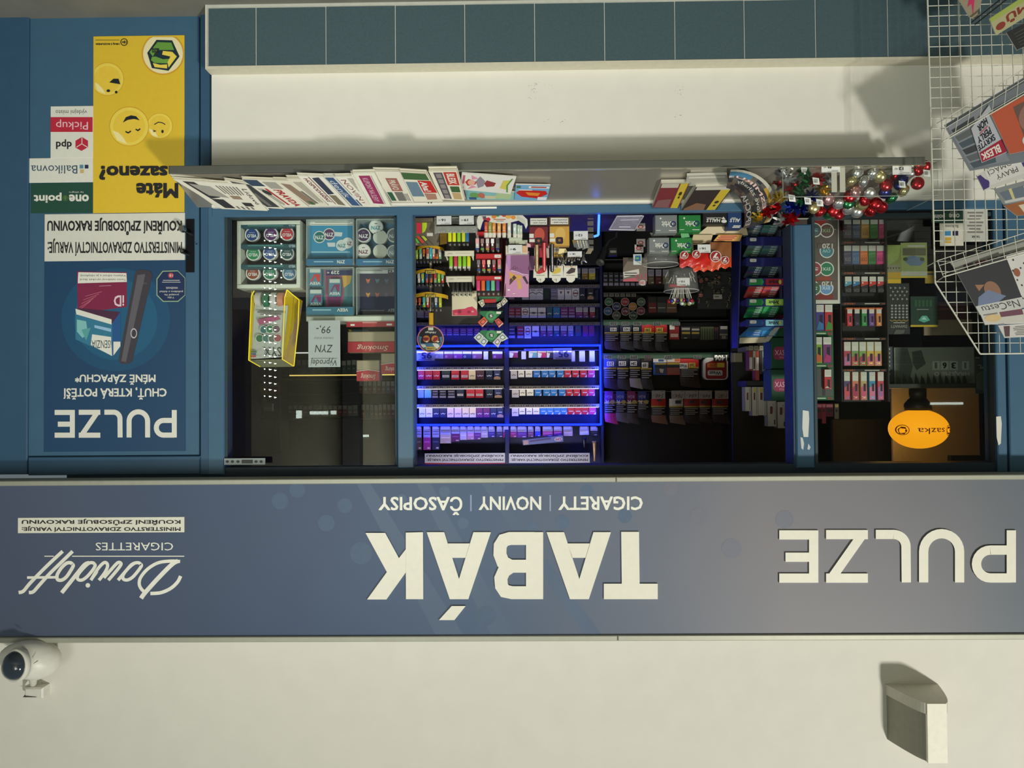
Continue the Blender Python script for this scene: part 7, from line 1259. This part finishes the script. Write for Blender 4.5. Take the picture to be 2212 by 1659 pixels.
for i in range(18):
    t = i / 17; x = 1448 + 46 * t + R.uniform(-3, 3); y_ = .42 + R.uniform(-.04, .04); top = 648 - 6 * abs(t - .5) + R.uniform(-3, 6)
    a, c = P(1471 + (x - 1471) * .65, 622, y_), P(x, top, y_ - .02); b = B().cyl(a, c, .0018, .0018, 6, M((220, 218, 206), rough=.4)); b.lathe(c, [(.003, -.002), (.0095, .003), (.0115, .009), (.0095, .015), (.003, .019)], 12, M(cc[i % 6], rough=.2, metal=.35))
    single('lollipop', b, f'lollipop {ORD[i]} from the cabinet side fanning out of the clear jar', 'lollipop', 'lollipops in the jar')
for i in range(14):
    x = R.uniform(1440, 1500); y = R.uniform(584, 604); an = R.uniform(-1, 1); single('lollipop_stick', B().cyl(P(x, y, .41), P(x + 8 * math.sin(an), y + 12, .41), .0016, .0016, 5, M((214, 212, 200))), f'white lollipop stick {ORD[i]} lying low in the clear jar', 'stick', 'loose sticks in the jar')
# leaning card with circles
lc_ = card(1346, 556, 1398, 608, .5, mp((84, 70, 62)), 'white and brown advert card with red letters leaning behind the clear tub', [('p', [(1346, 608), (1346, 580), (1358, 560), (1385, 556), (1398, 562), (1398, 608)], mp((120, 108, 96))), ('t', 'SYX', 1372, 591, 1398, 603, mp((176, 60, 90)), .01), ('p', [(1346, 588), (1380, 581), (1381, 592), (1348, 600)], mp((206, 200, 190))), ('r', 1349, 589, 1376, 591, dk), ('r', 1349, 594, 1372, 596, dk), ('d', 1388, 611, 8, 6, mp((190, 182, 176))), ('t', '120', 1381, 608, 1395, 614, mp((176, 50, 70)), .02), ('p', [(1346, 604), (1372, 600), (1380, 608), (1346, 608)], mp((190, 90, 100)))])
card(1368, 549, 1386, 572, .46, mp((206, 214, 206)), 'small blue and white tub sleeve between the leaning card and clear tub', [('r', 1372, 552, 1384, 564, mp((50, 110, 160))), ('r', 1374, 556, 1380, 560, mp((120, 180, 90)))], 'sleeve', 'tub_sleeve')
for i, (x, y) in enumerate(((1384, 490), (1384, 524), (1380, 536))): card(x - 9, y - 8, x + 10, y + 9, .42, mp((190, 180, 172)), f'white card with a red loop emblem, {ORD[i]} up beside the grey gum boxes', [('o', x, y, 6, 4, .4, red), ('r', x - 6, y + 5, x + 6, y + 6, gy)], 'card', 'emblem_card', 'red loop cards')
# key rings
kr = thing('key_ring_rack', 'dark rack of metal key rings and trinkets behind the lollipops', 'rack', P(1540, 590, .6))
part('board', B().fbox(1506, 586, 1584, 668, .66, .01, M((24, 23, 22), rough=.6)), kr)
for i in range(26):
    x = R.uniform(1510, 1580); y = R.uniform(594, 656); r_ = R.uniform(2.5, 5) * S(.6); c = P(x, y, .62); b = B(); n = 14
    tilt = R.uniform(.3, 1)
    ring = [c + Vector((r_ * math.cos(2 * math.pi * k / n), -.004 * math.sin(2 * math.pi * k / n), r_ * math.sin(2 * math.pi * k / n) * tilt)) for k in range(n + 1)]
    b.tube(ring, .0010, M((150, 140, 120), rough=.25, metal=.8), 5)
    if i % 2: b.cyl(c + Vector((0, 0, r_)), c + Vector((0, -.003, r_)), r_ * 1.1, r_ * 1.1, 14, M(R.choice([(120, 100, 84), (90, 80, 70), (150, 90, 80), (70, 70, 70)]), rough=.3, metal=.5))
    else: b.cyl(c + Vector((0, 0, r_ * .9)), c + Vector((r_ * .5, 0, r_ * 2.6)), .003, .005, 8, M((130, 120, 104), rough=.3, metal=.6))
    single('key_ring', b, f'metal key ring trinket {ORD[i]} of the dark rack behind the lollipops', 'key ring', 'key rings on the dark rack')
card(1541, 636, 1560, 646, .6, mp((150, 142, 132)), 'tilted pale price slip among the key rings', [('r', 1544, 640, 1553, 642, dk)], 'price tag', 'price_slip', None, .001)
# gum tower
gt = thing('gum_tower', 'tall navy gum tower with coloured tier fronts beside the second blue mullion', 'rack', P(1640, 480, .4))
nvp = M((34, 38, 104), rough=.4)
part('side_panel', B().slab(Q4(P(1600, 478, .40), P(1581, 516, .58), P(1581, 752, .58), P(1592, 752, .50)), .006, nvp), gt)
part('back_panel', B().fbox(1581, 484, 1690, 740, .60, .01, M((28, 28, 60), rough=.5)), gt)
tiers = [(512, 529, (40, 46, 60), 'dark', None), (557, 574, (26, 36, 110), 'navy', None), (601, 617, (176, 40, 56), 'red', (40, 140, 70)), (645, 661, (150, 196, 80), 'lime', (30, 140, 66)), (690, 705, (130, 190, 206), 'pale blue', (36, 84, 150))]
pkc = [((84, 112, 108), 'black-green'), ((76, 104, 100), 'smoky'), ((60, 66, 88), 'ink blue'), ((170, 60, 64), 'red'), ((40, 124, 78), 'green'), ((50, 120, 180), 'blue')]
for k, (y0, y1, c, nm, c2) in enumerate(tiers):
    s_ = part('tier_front', B().fbox(1612, y0 - 1, 1695, y1 + 1, .36, .006, nvp, .002), gt)
    items = [('p', rr_(1654, y0 + 1, 1692, y1 - 1, 2), mp(c)), ('p', [(1618, y0 + 1), (1646, y0 + 1), (1650, (y0 + y1) / 2), (1646, y1 - 1), (1618, y1 - 1)], mp(c2)), ('t', 'Orbit', 1660, y0 + 4, 1688, y1 - 4, mp((20, 30, 50)), .03, .1), ('d', 1685, (y0 + y1) / 2, 3, 5, mp((206, 220, 90)))] if c2 else []
    items += [('p', rr_(1620, y0 + 2, 1634, y0 + 9, 2), wh), ('t', '25,-', 1623, y0 + 4, 1631, y0 + 7, gy, .01)]
    part('print', B().pr(PX(.3595), items), s_)
    part('tier_side', B().slab(Q4(P(1613, y0, .36), P(1592, y0 + 10, .52), P(1592, y0 + 16, .52), P(1613, y1, .36)), .003, nvp), gt)
    part('tier_base', B().slab(Q4(P(1614, y0, .37), P(1693, y0, .37), P(1680, y0 + 14, .56), P(1600, y0 + 14, .56)), .003, nvp), gt)
for k, y0 in enumerate((486, 530, 575, 618, 661, 705)):
    col, nm = pkc[k]
    for j in range(2):
        for i in range(5 if k < 5 else 4):
            x0_ = 1618 + j * 34 - i * 2.2 - (2 if k < 2 else 0); y_ = y0 + i * 4.6
            pm = M(tuple(max(0, min(255, int(x * R.uniform(.8, 1.25)))) for x in col), rough=.22, coat=.5)
            dY = .385 + i * .011; fn = Q4(P(x0_ + 32, y_, dY), P(x0_, y_, dY), P(x0_ - 2.4, y_ + 7, dY + .008), P(x0_ + 30, y_ + 7, dY + .008))
            b = B().slab(fn, .008, pm); b.pr(fn, [('t', 'Orbit', .10, .3, .5, .75, mp((190, 206, 206)), .02), ('s', [(.05, .15), (.5, .22), (.95, .12)], .05, mp(tuple(min(255, x + 70) for x in col)))], .002)
            single('gum_pack', b, f'{nm} gum pack {ORD[i]} back in the {"first" if j == 0 else "second"} column of its tower tier', 'pack', f'{nm} gum packs in the tower')
cb = thing('gum_carton', 'open white-edged blue gum carton in the top tier of the gum tower', 'carton', P(1635, 706, .42))
part('front_panel', B().slab(Q4(P(1681, 707, .37), P(1620, 707, .37), P(1596, 728, .46), P(1665, 728, .46)), .003, mp((60, 120, 170))), cb)
part('rim', B().slab(Q4(P(1684, 708, .37), P(1675, 708, .37), P(1648, 738, .47), P(1660, 738, .47)), .004, mp((206, 200, 184))).slab(Q4(P(1665, 728, .46), P(1598, 730, .46), P(1597, 742, .48), P(1655, 740, .48)), .004, mp((196, 184, 156))), cb)
# green pod boxes and white device boxes
for i, (y0, y1) in enumerate(((660, 727), (729, 796), (798, 866))):
    o = thing('pod_display_box', f'tall green display box with pink badge, {ORD[i]} up beside the second blue mullion', 'box', P(1685, y0, .5), 'green badge boxes')
    part('carton', B().fbox(1666, y0, 1704, y1, .5, .12, M((34, 78, 50), rough=.5, noise=.15, scale=120)), o)
    part('print', B().pr(PX(.5), [('p', rr_(1671, y0 + 20, 1698, y0 + 48, 8), mp((150, 50, 84))), ('t', 'SYX', 1674, y0 + 27, 1695, y0 + 38, mp((226, 190, 206)), .015), ('t', 'POD', 1683, y0 + 41, 1693, y0 + 45, mp((206, 160, 180)), .01)]), o)
    part('front_edge', B().fbox(1704, y0 + 2, 1712, y1 - 4, .48, .02, mp((206, 206, 196))), o)
dv = thing('device_shelf', 'black side shelf holding white device boxes under the gum tower', 'shelf', P(1650, 905, .8))
part('board', B().fbox(1612, 822, 1668, 834, .78, .16, M((40, 40, 44))), dv); part('back_panel', B().fbox(1578, 120, 1712, 1004, .97, .02, M((24, 24, 26))), dv); part('lower_board', B().fbox(1612, 748, 1668, 757, .78, .16, M((130, 124, 110))), dv)
for i, (a, b0, c, d, t) in enumerate(((1610, 836, 1622, 888, 0), (1625, 836, 1637, 898, 1), (1638, 836, 1655, 897, 1), (1657, 836, 1669, 900, 0), (1659, 866, 1677, 921, 2), (1680, 868, 1698, 925, 2))):
    card(a, b0, c, d, .76 - .01 * (i > 3), mp((196, 190, 178)), f'white device box with a brown stick picture, {ORD[i]} from the pouch shelves', [('r', a + (c - a) * .25, b0 + 12, a + (c - a) * .55, b0 + 28, mp((110, 60, 44))), ('r', c - 3, b0 + 2, c - 2.2, d - 2, dk)] + ([('r', a + 3, b0 + 2, c - 4, b0 + 11, mp((190, 170, 80)))] if t == 1 else []) + ([('r', c - 5, d - 14, c - 3, d - 4, dk), ('t', 'PULSE', a + 10, b0 + 6, a + 13, b0 + 24, gy)] if t == 2 else []), 'box', 'device_box', 'white device boxes', .06)
for i, (a, b0, c, d, col) in enumerate(((1618, 758, 1626, 800, (150, 70, 40)), (1627, 758, 1632, 800, (196, 190, 180)), (1632, 758, 1640, 822, (160, 64, 40)), (1641, 758, 1646, 808, (60, 60, 60)), (1647, 758, 1652, 802, (170, 166, 160)), (1653, 758, 1664, 806, (40, 40, 44)))):
    card(a, b0, c, d, .79, mp(col), f'narrow upright device carton {ORD[i]} on the short board under the gum tower', [('r', a + 1, b0 + 14, c - 1, min(b0 + 42, d - 3), mp((206, 200, 190)) if i in (0, 2) else dk)], 'carton', 'device_carton', 'narrow device cartons', .06)
for i, x in enumerate((1618, 1629, 1641, 1653)): card(x, 747, x + 9, 757, .77, mp((160, 150, 132)), f'pale shelf tag {ORD[i]} above the narrow device cartons', [('r', x + 2, 751, x + 6, 752, dk)], 'price tag', 'shelf_tag', 'tags above the device cartons', .001)
single('card_reader_box', B().fbox(1581, 762, 1604, 782, .94, .03, mp((136, 128, 108))).pr(PX(.94), [('r', 1586, 762, 1587.5, 782, mp((176, 168, 150)))]), 'small beige wall box at the corner of the gum tower', 'box')
# ================================================================ THIRD WINDOW BEHIND GLASS
YB = .22
sx_ = thing('pouch_poster', 'white-framed silver and red poster of round pouch cans behind the mullion', 'poster', P(1755, 652, YB))
part('board', B().fbox(1700, 470, 1814, 656, YB, .01, mp((206, 204, 190))), sx_)
silver = M((112, 100, 94), rough=.3, metal=.3, noise=.25, scale=9)
part('panel', B().pr(PX(YB), [('r', 1704, 474, 1810, 648, silver), ('p', [(1757, 474), (1790, 474), (1760, 500), (1757, 500)], mp((150, 44, 44))), ('r', 1757, 636, 1800, 647, mp((130, 50, 40))), ('p', [(1757, 600), (1790, 596), (1798, 604), (1757, 612)], mp((150, 66, 44)))]), sx_)
it_ = []
for x, y, c, tx, tc2 in ((1786, 498, (96, 72, 64), 'SYX', (130, 170, 120)), (1786, 542, (70, 130, 140), 'CVV', (170, 206, 206)), (1786, 581, (36, 120, 84), 'SYX', (206, 220, 206)), (1785, 622, (110, 150, 196), 'SYX', (206, 220, 230)), (1760, 497, (80, 96, 100), 'S', (130, 180, 180)), (1760, 581, (150, 60, 70), 'S', (220, 206, 206)), (1758, 623, (60, 110, 80), 'S', (206, 216, 206)), (1711, 500, (120, 60, 50), '', 0)):
    it_ += [('d', x, y, 15.5, 15.5, wh, 28), ('d', x, y, 13.4, 13.4, mp(c), 28)] + ([('t', tx, x - 9, y - 3.5, x + 8, y + 3.5, mp(tc2), .02)] if tx else [])
it_ += [('r', 1766, 526, 1806, 537, silver), ('t', '120', 1776, 526, 1799, 537, mp((206, 202, 190)), .025), ('r', 1766, 607, 1806, 616, silver), ('t', '120', 1775, 608, 1797, 618, mp((206, 202, 190)), .025), ('r', 1757, 540, 1759, 546, dk)]
part('can_print', B().pr(PX(YB - .001), it_), sx_)
# vape cabinet
vc = thing('vape_cabinet', 'black six-cell cabinet of disposable vapour packs behind the third window', 'cabinet', P(1866, 866, .3))
part('back_panel', B().fbox(1818, 466, 1917, 868, .36, .02, M((34, 32, 30), rough=.5)), vc)
cells = [(466, 520), (521, 586), (587, 652), (653, 728), (729, 796), (797, 868)]
b = B()
for y0, y1 in cells: 
    s_ = part('cell_rail', B().fbox(1818, y0, 1917, y0 + 6, .30, .06, M((36, 34, 32), rough=.5), .001), vc)
    part('lettering', B().pr(PX(.30), [('t', '189Kč', 1823, y0 + 1, 1847, y0 + 5, mp((176, 84, 50)), .02), ('r', 1868, y0 + 2, 1900, y0 + 4, mp((190, 186, 170))), ('r', 1904, y0 + 2, 1912, y0 + 4, mp((150, 70, 44)))]), s_)
part('side_panel', B().fbox(1815, 466, 1818.5, 868, .29, .08, M((30, 30, 30))), vc); part('side_panel', B().fbox(1916.5, 466, 1919, 868, .29, .08, M((60, 60, 56))), vc)
vcol = [[(96, 84, 90), (80, 92, 110), (190, 144, 66), (76, 130, 66), (196, 76, 124)], [(80, 76, 92), (84, 106, 140), (206, 112, 60), (70, 124, 70), (196, 64, 120)], [(90, 150, 170), (60, 116, 160), (196, 66, 50), (190, 54, 46), (190, 60, 60)],
        [(190, 60, 64), (50, 46, 60), (64, 140, 76), (110, 76, 140), (206, 130, 76)], [(176, 70, 84), (120, 150, 90), (130, 160, 84), (206, 176, 76), (206, 170, 90)], [(84, 72, 110), (206, 120, 96), (190, 160, 110), (70, 140, 176), (200, 72, 80)]]
vs = [(1823, 19, 16.5, 472, 514, 12), (1823, 17.6, 16.5, 530, 570, 12), (1825, 17.6, 15, 597, 632, 11), (1830, 15.8, 11.5, 665, 704, 12), (1823, 16.6, 15, 738, 790, 20), (1823, 18.2, 13.5, 803, 864, 20)]
for k, (xa, dx, w, y0, y1, hw) in enumerate(vs):
    for i in range(5):
        x0_ = xa + i * dx; c = vcol[k][i]; Y = .31; o = thing('vape_pack', f'slim vapour pack {ORD[i]} from the mullion in cell {ORD[k]} up of the black cabinet', 'pack', P(x0_ + w / 2, y0, Y), 'vapour packs in the black cabinet')
        part('carton', B().fbox(x0_, y0, x0_ + w, y1, Y, .02, mp((40, 38, 40) if k == 2 else c), .001), o)
        l = tuple(min(255, v + 50) for v in c); it_ = [('r', x0_ + .6, y0 + .6, x0_ + w - .6, y0 + hw, mp((206, 204, 190)))] + [('r', x0_ + 2, y0 + 2.5 + 2.6 * q_, x0_ + w - 2, y0 + 3.2 + 2.6 * q_, lgy) for q_ in range(3)]
        if k < 2: it_ += [('t', 'SYX', x0_ + 2, y1 - 14, x0_ + w - 2, y1 - 6, mp(tuple(int(v * .6) for v in c) if i in (2, 3, 4) else (150, 150, 156)), .01), ('s', [(x0_ + 1, y0 + 19), (x0_ + w - 1, y0 + 17)], 1, mp(l))]
        elif k == 2: it_ += [('p', [(x0_, y0 + 11), (x0_ + w, y0 + 11), (x0_ + w, y0 + 17), (x0_, y0 + 22)], mp(c)), ('d', x0_ + 3.5, y0 + 14, 1.6, 1.6, wh), ('t', 'E2X', x0_ + 2, y1 - 8, x0_ + w - 2, y1 - 2, mp((120, 120, 124)), .01)]
        else: it_ += [('p', [(x0_ + 1, y1 - 1), (x0_ + 1, y0 + hw + 14), (x0_ + w - 1, y0 + hw + 6), (x0_ + w - 1, y1 - 1)], mp(((206, 80, 90), (170, 60, 90), (206, 90, 120), (220, 120, 150), (170, 110, 160))[(i + k) % 5] if k > 3 else c)), ('r', x0_ + w * .45, y0 + hw + 6, x0_ + w * .8, y0 + hw + 22, mp((44, 36, 44))), ('t', 'K', x0_ + 2, y1 - 8, x0_ + w - 3, y1 - 3, mp(l), .02)]
        part('print', B().pr(PX(Y), it_), o)
        if k == 3: part('cap', B().fbox(x0_ - 1.5, y0 - .5, x0_ + w + 1.5, y0 + 3, Y - .002, .022, mp((206, 110, 66)), .001), o)
# green pod panel between mullion and cabinet
gp = thing('pod_display', 'green framed panel with three rows of coloured pod packs beside the second mullion', 'display', P(1780, 864, .26))
part('board', B().fbox(1704, 656, 1801, 865, .27, .02, M((38, 92, 54), rough=.5, noise=.1)), gp)
part('inset', B().pr(PX(.27), [('r', 1757, 797, 1799, 856, mp((84, 86, 82))), ('r', 1776, 799, 1783, 855, dk)] + sum([[('t', 'SYX', 1788, y, 1798, y + 5, mp((196, 60, 96)), .02), ('r', 1762, y + 1, 1784, y + 3.5, mp((190, 206, 176)))] for y in (718, 788, 858)], [])), gp)
for i, (x0_, y0, w, y1, c, c2, nm) in enumerate(((1757, 658, 4, 714, (226, 190, 60), (40, 40, 60), 'amber sliver'), (1763, 658, 17, 714, (76, 66, 140), (60, 120, 170), 'purple'), (1782, 658, 16.5, 714, (190, 50, 56), (70, 140, 60), 'red and green'), (1759, 728, 17, 784, (130, 170, 60), (206, 100, 50), 'lime and orange'), (1778, 728, 18, 784, (120, 60, 120), (180, 50, 110), 'violet'), (1781, 798, 15, 840, (190, 50, 56), (206, 200, 190), 'red and white'))):
    card(x0_, y0, x0_ + w, y1, .25, mp(c), f'{nm} pod pack on the green panel', [('r', x0_ + .5, y0 + .5, x0_ + w - .5, y0 + 16, mp((214, 212, 200))), ('r', x0_ + w * .45, y0 + 22, x0_ + w - 3, y0 + 40, mp((40, 36, 44))), ('p', [(x0_ + 1, y1 - 2), (x0_ + w * .4, y0 + 36), (x0_ + w - 1, y0 + 42), (x0_ + w - 1, y1 - 2)], mp(c2))] + [('r', x0_ + 2, y0 + 4 + 3 * q_, x0_ + w - 2, y0 + 4.8 + 3 * q_, lgy) for q_ in range(3)], 'pack', 'pod_pack', 'pod packs on the green panel', .02)
# red blister strips under the panel
for i, (x0_, x1_, y1, c) in enumerate(((1760, 1776, 905, (150, 40, 66)), (1776, 1784, 915, (170, 46, 60)), (1784, 1800, 900, (110, 40, 60)), (1803, 1812, 905, (120, 110, 96)))):
    card(x0_, 872, x1_, y1, .4, M(c, rough=.3), f'hanging blister strip {ORD[i]} beneath the green pod panel', [('r', x0_ + 1, 874, x1_ - 1, 880, mp((206, 170, 90) if i == 3 else (190, 110, 120))), ('r', x0_ + 2, 884, x1_ - 3, 890, dk)], 'packet', 'blister_strip', 'blister strips', .006)
# lottery tickets and leaflets
def lot(px0, y0, px1, y1, c, lab, items, Y=.3): card(px0, y0, px1, y1, Y, mp(c), lab, items, 'ticket', 'lottery_ticket', 'lottery tickets', .002)
lot(1914, 529, 1946, 612, (120, 128, 66), 'long olive lottery ticket beside the black cabinet', [('r', 1914, 588, 1946, 602, mp((176, 140, 40))), ('r', 1914, 603, 1946, 612, mp((206, 166, 40))), ('p', [(1918, 532), (1946, 530), (1940, 560), (1918, 574)], mp((130, 150, 80))), ('r', 1916, 572, 1944, 588, mp((130, 128, 100)))] + [('d', 1918 + 6 * k, 579, 1.6, 2, dk, 8) for k in range(5)])
lot(1946, 524, 2003, 600, (130, 140, 84), 'green lottery ticket with a blue blot behind the rack edge', [('p', [(1956, 556), (1972, 552), (1992, 556), (1998, 564), (1988, 574), (1966, 574), (1956, 566)], mp((90, 110, 130))), ('r', 1950, 536, 2000, 552, mp((84, 84, 60))), ('r', 1946, 586, 2003, 596, mp((160, 160, 140))), ('r', 1946, 597, 2003, 600, mp((196, 170, 50))), ('r', 1960, 530, 1998, 533, lgy), ('d', 1956, 560, 5, 4, mp((60, 70, 40))), ('d', 1992, 560, 5, 4, mp((60, 70, 40)))])
lot(1916, 612, 1965, 722, (44, 46, 42), 'dark scratch ticket covered with silver diamonds and dots', [('d', 1924 + 10 * (k % 4) + (5 if (k // 4) % 2 else 0), 622 + 8 * (k // 4), 3, 3, mp((150, 150, 144)), 3) for k in range(16)] + [('d', 1927 + 8 * (k % 5), 660 + 6.4 * (k // 5), 2.6, 2.2, mp((150, 150, 146)), 8) for k in range(25)] + [('s', [(1922 + 5 * k, 691 + (k % 2) * 3) for k in range(9)], 1, mp((190, 160, 60))), ('t', 'DIAMANTY', 1924, 702, 1959, 708, lgy, .01), ('r', 1930, 696, 1955, 698, lgy), ('p', [(1930, 722), (1935, 712), (1955, 712), (1952, 720), (1945, 722)], mp((84, 84, 78)))], .32)
lot(1967, 640, 2026, 706, (30, 54, 40), 'dark green scratch ticket with a sparkling gem and yellow edge', [('r', 1967, 702, 2026, 706, mp((196, 166, 40))), ('p', [(1984, 692), (1992, 682), (2002, 682), (2009, 692), (1996, 697)], M((120, 206, 180), rough=.2, metal=.4)), ('p', [(1990, 690), (1996, 684), (2003, 691)], M((190, 240, 226), rough=.2, metal=.3)), ('r', 1980, 668, 2006, 669, lgy)] + [('r', 1976 + 8 * k, 648, 1981 + 8 * k, 662, mp((44, 84, 52))) for k in range(5)], .31)
lot(1998, 586, 2020, 612, (150, 126, 40), 'yellow ticket edge showing behind the rack corner', [('r', 2000, 590, 2018, 594, dk)], .33)
card(2026, 652, 2096, 690, .335, mp((70, 40, 46)), 'dim maroon leaflet behind the lowest rack basket', [('r', 2030, 658, 2090, 661, mp((110, 70, 60))), ('r', 2030, 666, 2080, 669, mp((110, 70, 60)))], 'leaflet', 'leaflet')
card(1996, 690, 2100, 724, .345, mp((128, 112, 92)), 'beige cardboard sheet low behind the rack', None, 'sheet', 'cardboard_sheet', None, .01)
single('wrapped_bag', B().slab(Q4(P(2010, 468, .4), P(1912, 476, .4), P(1916, 520, .46), P(2006, 524, .46)), .05, M((26, 28, 28), rough=.25, coat=.4, noise=.3, scale=20)), 'black plastic-wrapped bundle behind the clear bow box', 'bundle')
sheet = card(1932, 750, 2105, 836, .52, mp((150, 154, 140)), 'grey-green jackpot board with changeable number tiles', [('p', [(1934, 752), (1960, 752), (1972, 790), (1962, 834), (1934, 834)], mp((96, 104, 92))), ('p', [(1970, 760), (1990, 756), (2000, 786), (1980, 800), (1972, 786)], mp((84, 92, 84)))] + [('p', [(1936 + 13 * k, 834), (1938 + 13 * k, 812 - (k * 7) % 13), (1944 + 13 * k, 818), (1948 + 13 * k, 834)], mp((70, 78, 68))) for k in range(12)] +
    [('t', 'MILIONŮ KČ', 2018, 766, 2094, 777, mp((150, 152, 140)), .03), ('t', 'HRAJEME O', 2018, 801, 2094, 812, mp((206, 206, 196)), .03)] + sum([[('r', x, 780, x + w, 799, mp((196, 200, 186))), ('t', t, x + (5.5 if t == '1' else 4), 783, x + w - (6 if t == '1' else 4), 796, bk, .03)] for x, w, t in ((2014, 16, '1'), (2032, 17, '6'), (2051, 18, '3'), (2078, 15, '1'))], []), 'board', 'jackpot_board')  # board colours lightened to carry the reflections lying over them
card(2106, 770, 2137, 850, .5, mp((74, 82, 74)), 'narrow grey-green side board beside the jackpot board', [('t', 'PL', 2112, 788, 2128, 797, lgy, .02), ('p', [(2108, 810), (2122, 800), (2134, 816), (2128, 846), (2110, 840)], mp((104, 112, 102))), ('r', 2108, 772, 2116, 774, lgy)], 'board', 'side_board')
single('label_rail', B().fbox(1910, 828, 2110, 838, .40, .22, M((52, 54, 50), rough=.4)).fbox(1915, 748, 1932, 826, .53, .02, M((70, 74, 84), rough=.5)).pr(PX(.53), [('r', 1918, 752 + 9 * k, 1923, 756 + 9 * k, lgy) for k in range(7)]), 'grey slotted rail carrying the jackpot board', 'rail')
# orange globe lamp
gl_ = thing('globe_lamp', 'glowing orange globe lamp with dark lettering hanging under the jackpot board', 'lamp', P(1984, 838, .6))
YG2 = .6; c = P(1984, 926.5, YG2); rx = 58.5 * S(YG2); rz = 42 * S(YG2); orm = bpy.data.materials.new('orange_globe'); orm.use_nodes = True; pb_ = orm.node_tree.nodes['Principled BSDF']
pb_.inputs['Base Color'].default_value = (.9, .4, .03, 1); pb_.inputs['Emission Color'].default_value = (1.0, .38, .008, 1); pb_.inputs['Emission Strength'].default_value = .95; pb_.inputs['Roughness'].default_value = .35
prof = [(rx * math.sin(math.pi * i / 22), -rz * math.cos(math.pi * i / 22)) for i in range(2, 22)] + [(.004, rz)]
part('globe', B().lathe(c, prof, 40, orm), gl_, 'glowing orange globe')
dkm = M((40, 34, 24), rough=.5)
part('neck', B().lathe(P(1982, 838, YG2), [(17 * S(.6), 0), (17 * S(.6), 24 * S(.6))], 20, dkm), gl_); part('collar', B().lathe(P(1982, 862, YG2), [(18 * S(.6), 0), (26 * S(.6), 10 * S(.6)), (28 * S(.6), 24 * S(.6))], 24, dkm), gl_)
brn = M((110, 60, 4), emit=.12, rough=.4)
def onball(u, v, h=0):
    dx = (1984 - u) / 58.5; dz = (v - 926.5) / 42; d = math.sqrt(max(.02, 1 - dx * dx - dz * dz)); return Vector((c.x + rx * dx, c.y - rx * d - .0015 - h, c.z + rz * dz))
b = B().pr(pxf(onball), [('t', 'sazka', 1955, 922, 2010, 934.5, brn, .012), ('o', 2025, 928, 10.5, 11, .1, brn), ('p', [(2017, 926), (2021, 920), (2029, 921), (2032, 929), (2027, 937), (2019, 935)], brn), ('t', 'S', 2021, 924, 2029, 933, orm, .05), ('o', 1935, 927, 8, 11, .12, brn), ('p', [(1929, 926), (1933, 920), (1938, 921), (1940, 929), (1937, 936), (1931, 935)], brn), ('t', 'S', 1932, 924, 1938, 933, orm, .05)])
part('lettering', b, gl_, 'dark brown lettering')
pl_ = bpy.data.lights.new('globe_glow', 'POINT'); pl_.energy = 1.0; pl_.color = (1, .58, .16); pl_.shadow_soft_size = .1; po = bpy.data.objects.new('globe_glow', pl_); COL.objects.link(po); po.location = c + Vector((-.0, .28, 0))
single('wooden_panel', B().fbox(1930, 838, 2118, 1166, 1.05, .02, M((196, 180, 150), rough=.6)), 'plain pale wooden panel lit up behind the orange globe', 'panel')
single('dark_machine', B().fbox(2055, 984, 2120, 1166, 1.02, .03, M((34, 30, 26))), 'low dark bracket at the corner of the pale wooden panel', 'bracket')
single('inner_door', B().fbox(1800, 905, 1928, 1145, 1.4, .03, M((54, 46, 38), rough=.6)), 'dim brown inner board beside the pale wooden panel', 'board')
# stickers on the pane behind the rack
card(2012, 455, 2080, 481, .03, mp((34, 74, 62)), 'green parcel point sticker inside the third window behind the rack', [('t', 'one', 2050, 461, 2073, 470, wh, .03), ('t', 'point', 2016, 460, 2041, 473, wh, .03), ('r', 2052, 457.5, 2068, 459, lgy), ('o', 2046, 466, 3, 3, .3, mp((88, 120, 64)))], 'sticker', 'window_sticker', None, .0006)
card(2030, 482, 2081, 531, .03, mp((216, 212, 194)), 'white sticker with blue, navy and yellow squares behind the rack', [('t', 'Balíkovna', 2042, 486, 2070, 492, mp((80, 90, 100)), .01), ('r', 2041, 497, 2054, 509, mp((60, 134, 176))), ('r', 2058, 497, 2070, 509, mp((30, 34, 70))), ('r', 2042, 513, 2055, 525, mp((206, 166, 50)))], 'sticker', 'window_sticker', None, .0006)
card(2081, 451, 2134, 522, .03, mp((196, 196, 186)), 'white opening-hours paper on the third window behind the rack', [('t', 'TABÁK', 2099, 509, 2117, 515, dk, .02)] + [('r', 2090 + (k % 2) * 4, 458 + 7 * k, 2124 - (k % 3) * 3, 461 + 7 * k, gy) for k in range(7)], 'notice', 'hours_notice', None, .0006)

zp3 = P(1850, 466, .3).z
pl3 = thing('display_plinth', 'dark plinth under the vapour cabinet behind the third window', 'plinth', (P(1860, 466, .3).x, .3, ZC))
part('block', bx(P(2140, 466, .2).x, P(1700, 466, .2).x, .2, .62, ZC, zp3, M((30, 32, 32), rough=.6)), pl3)
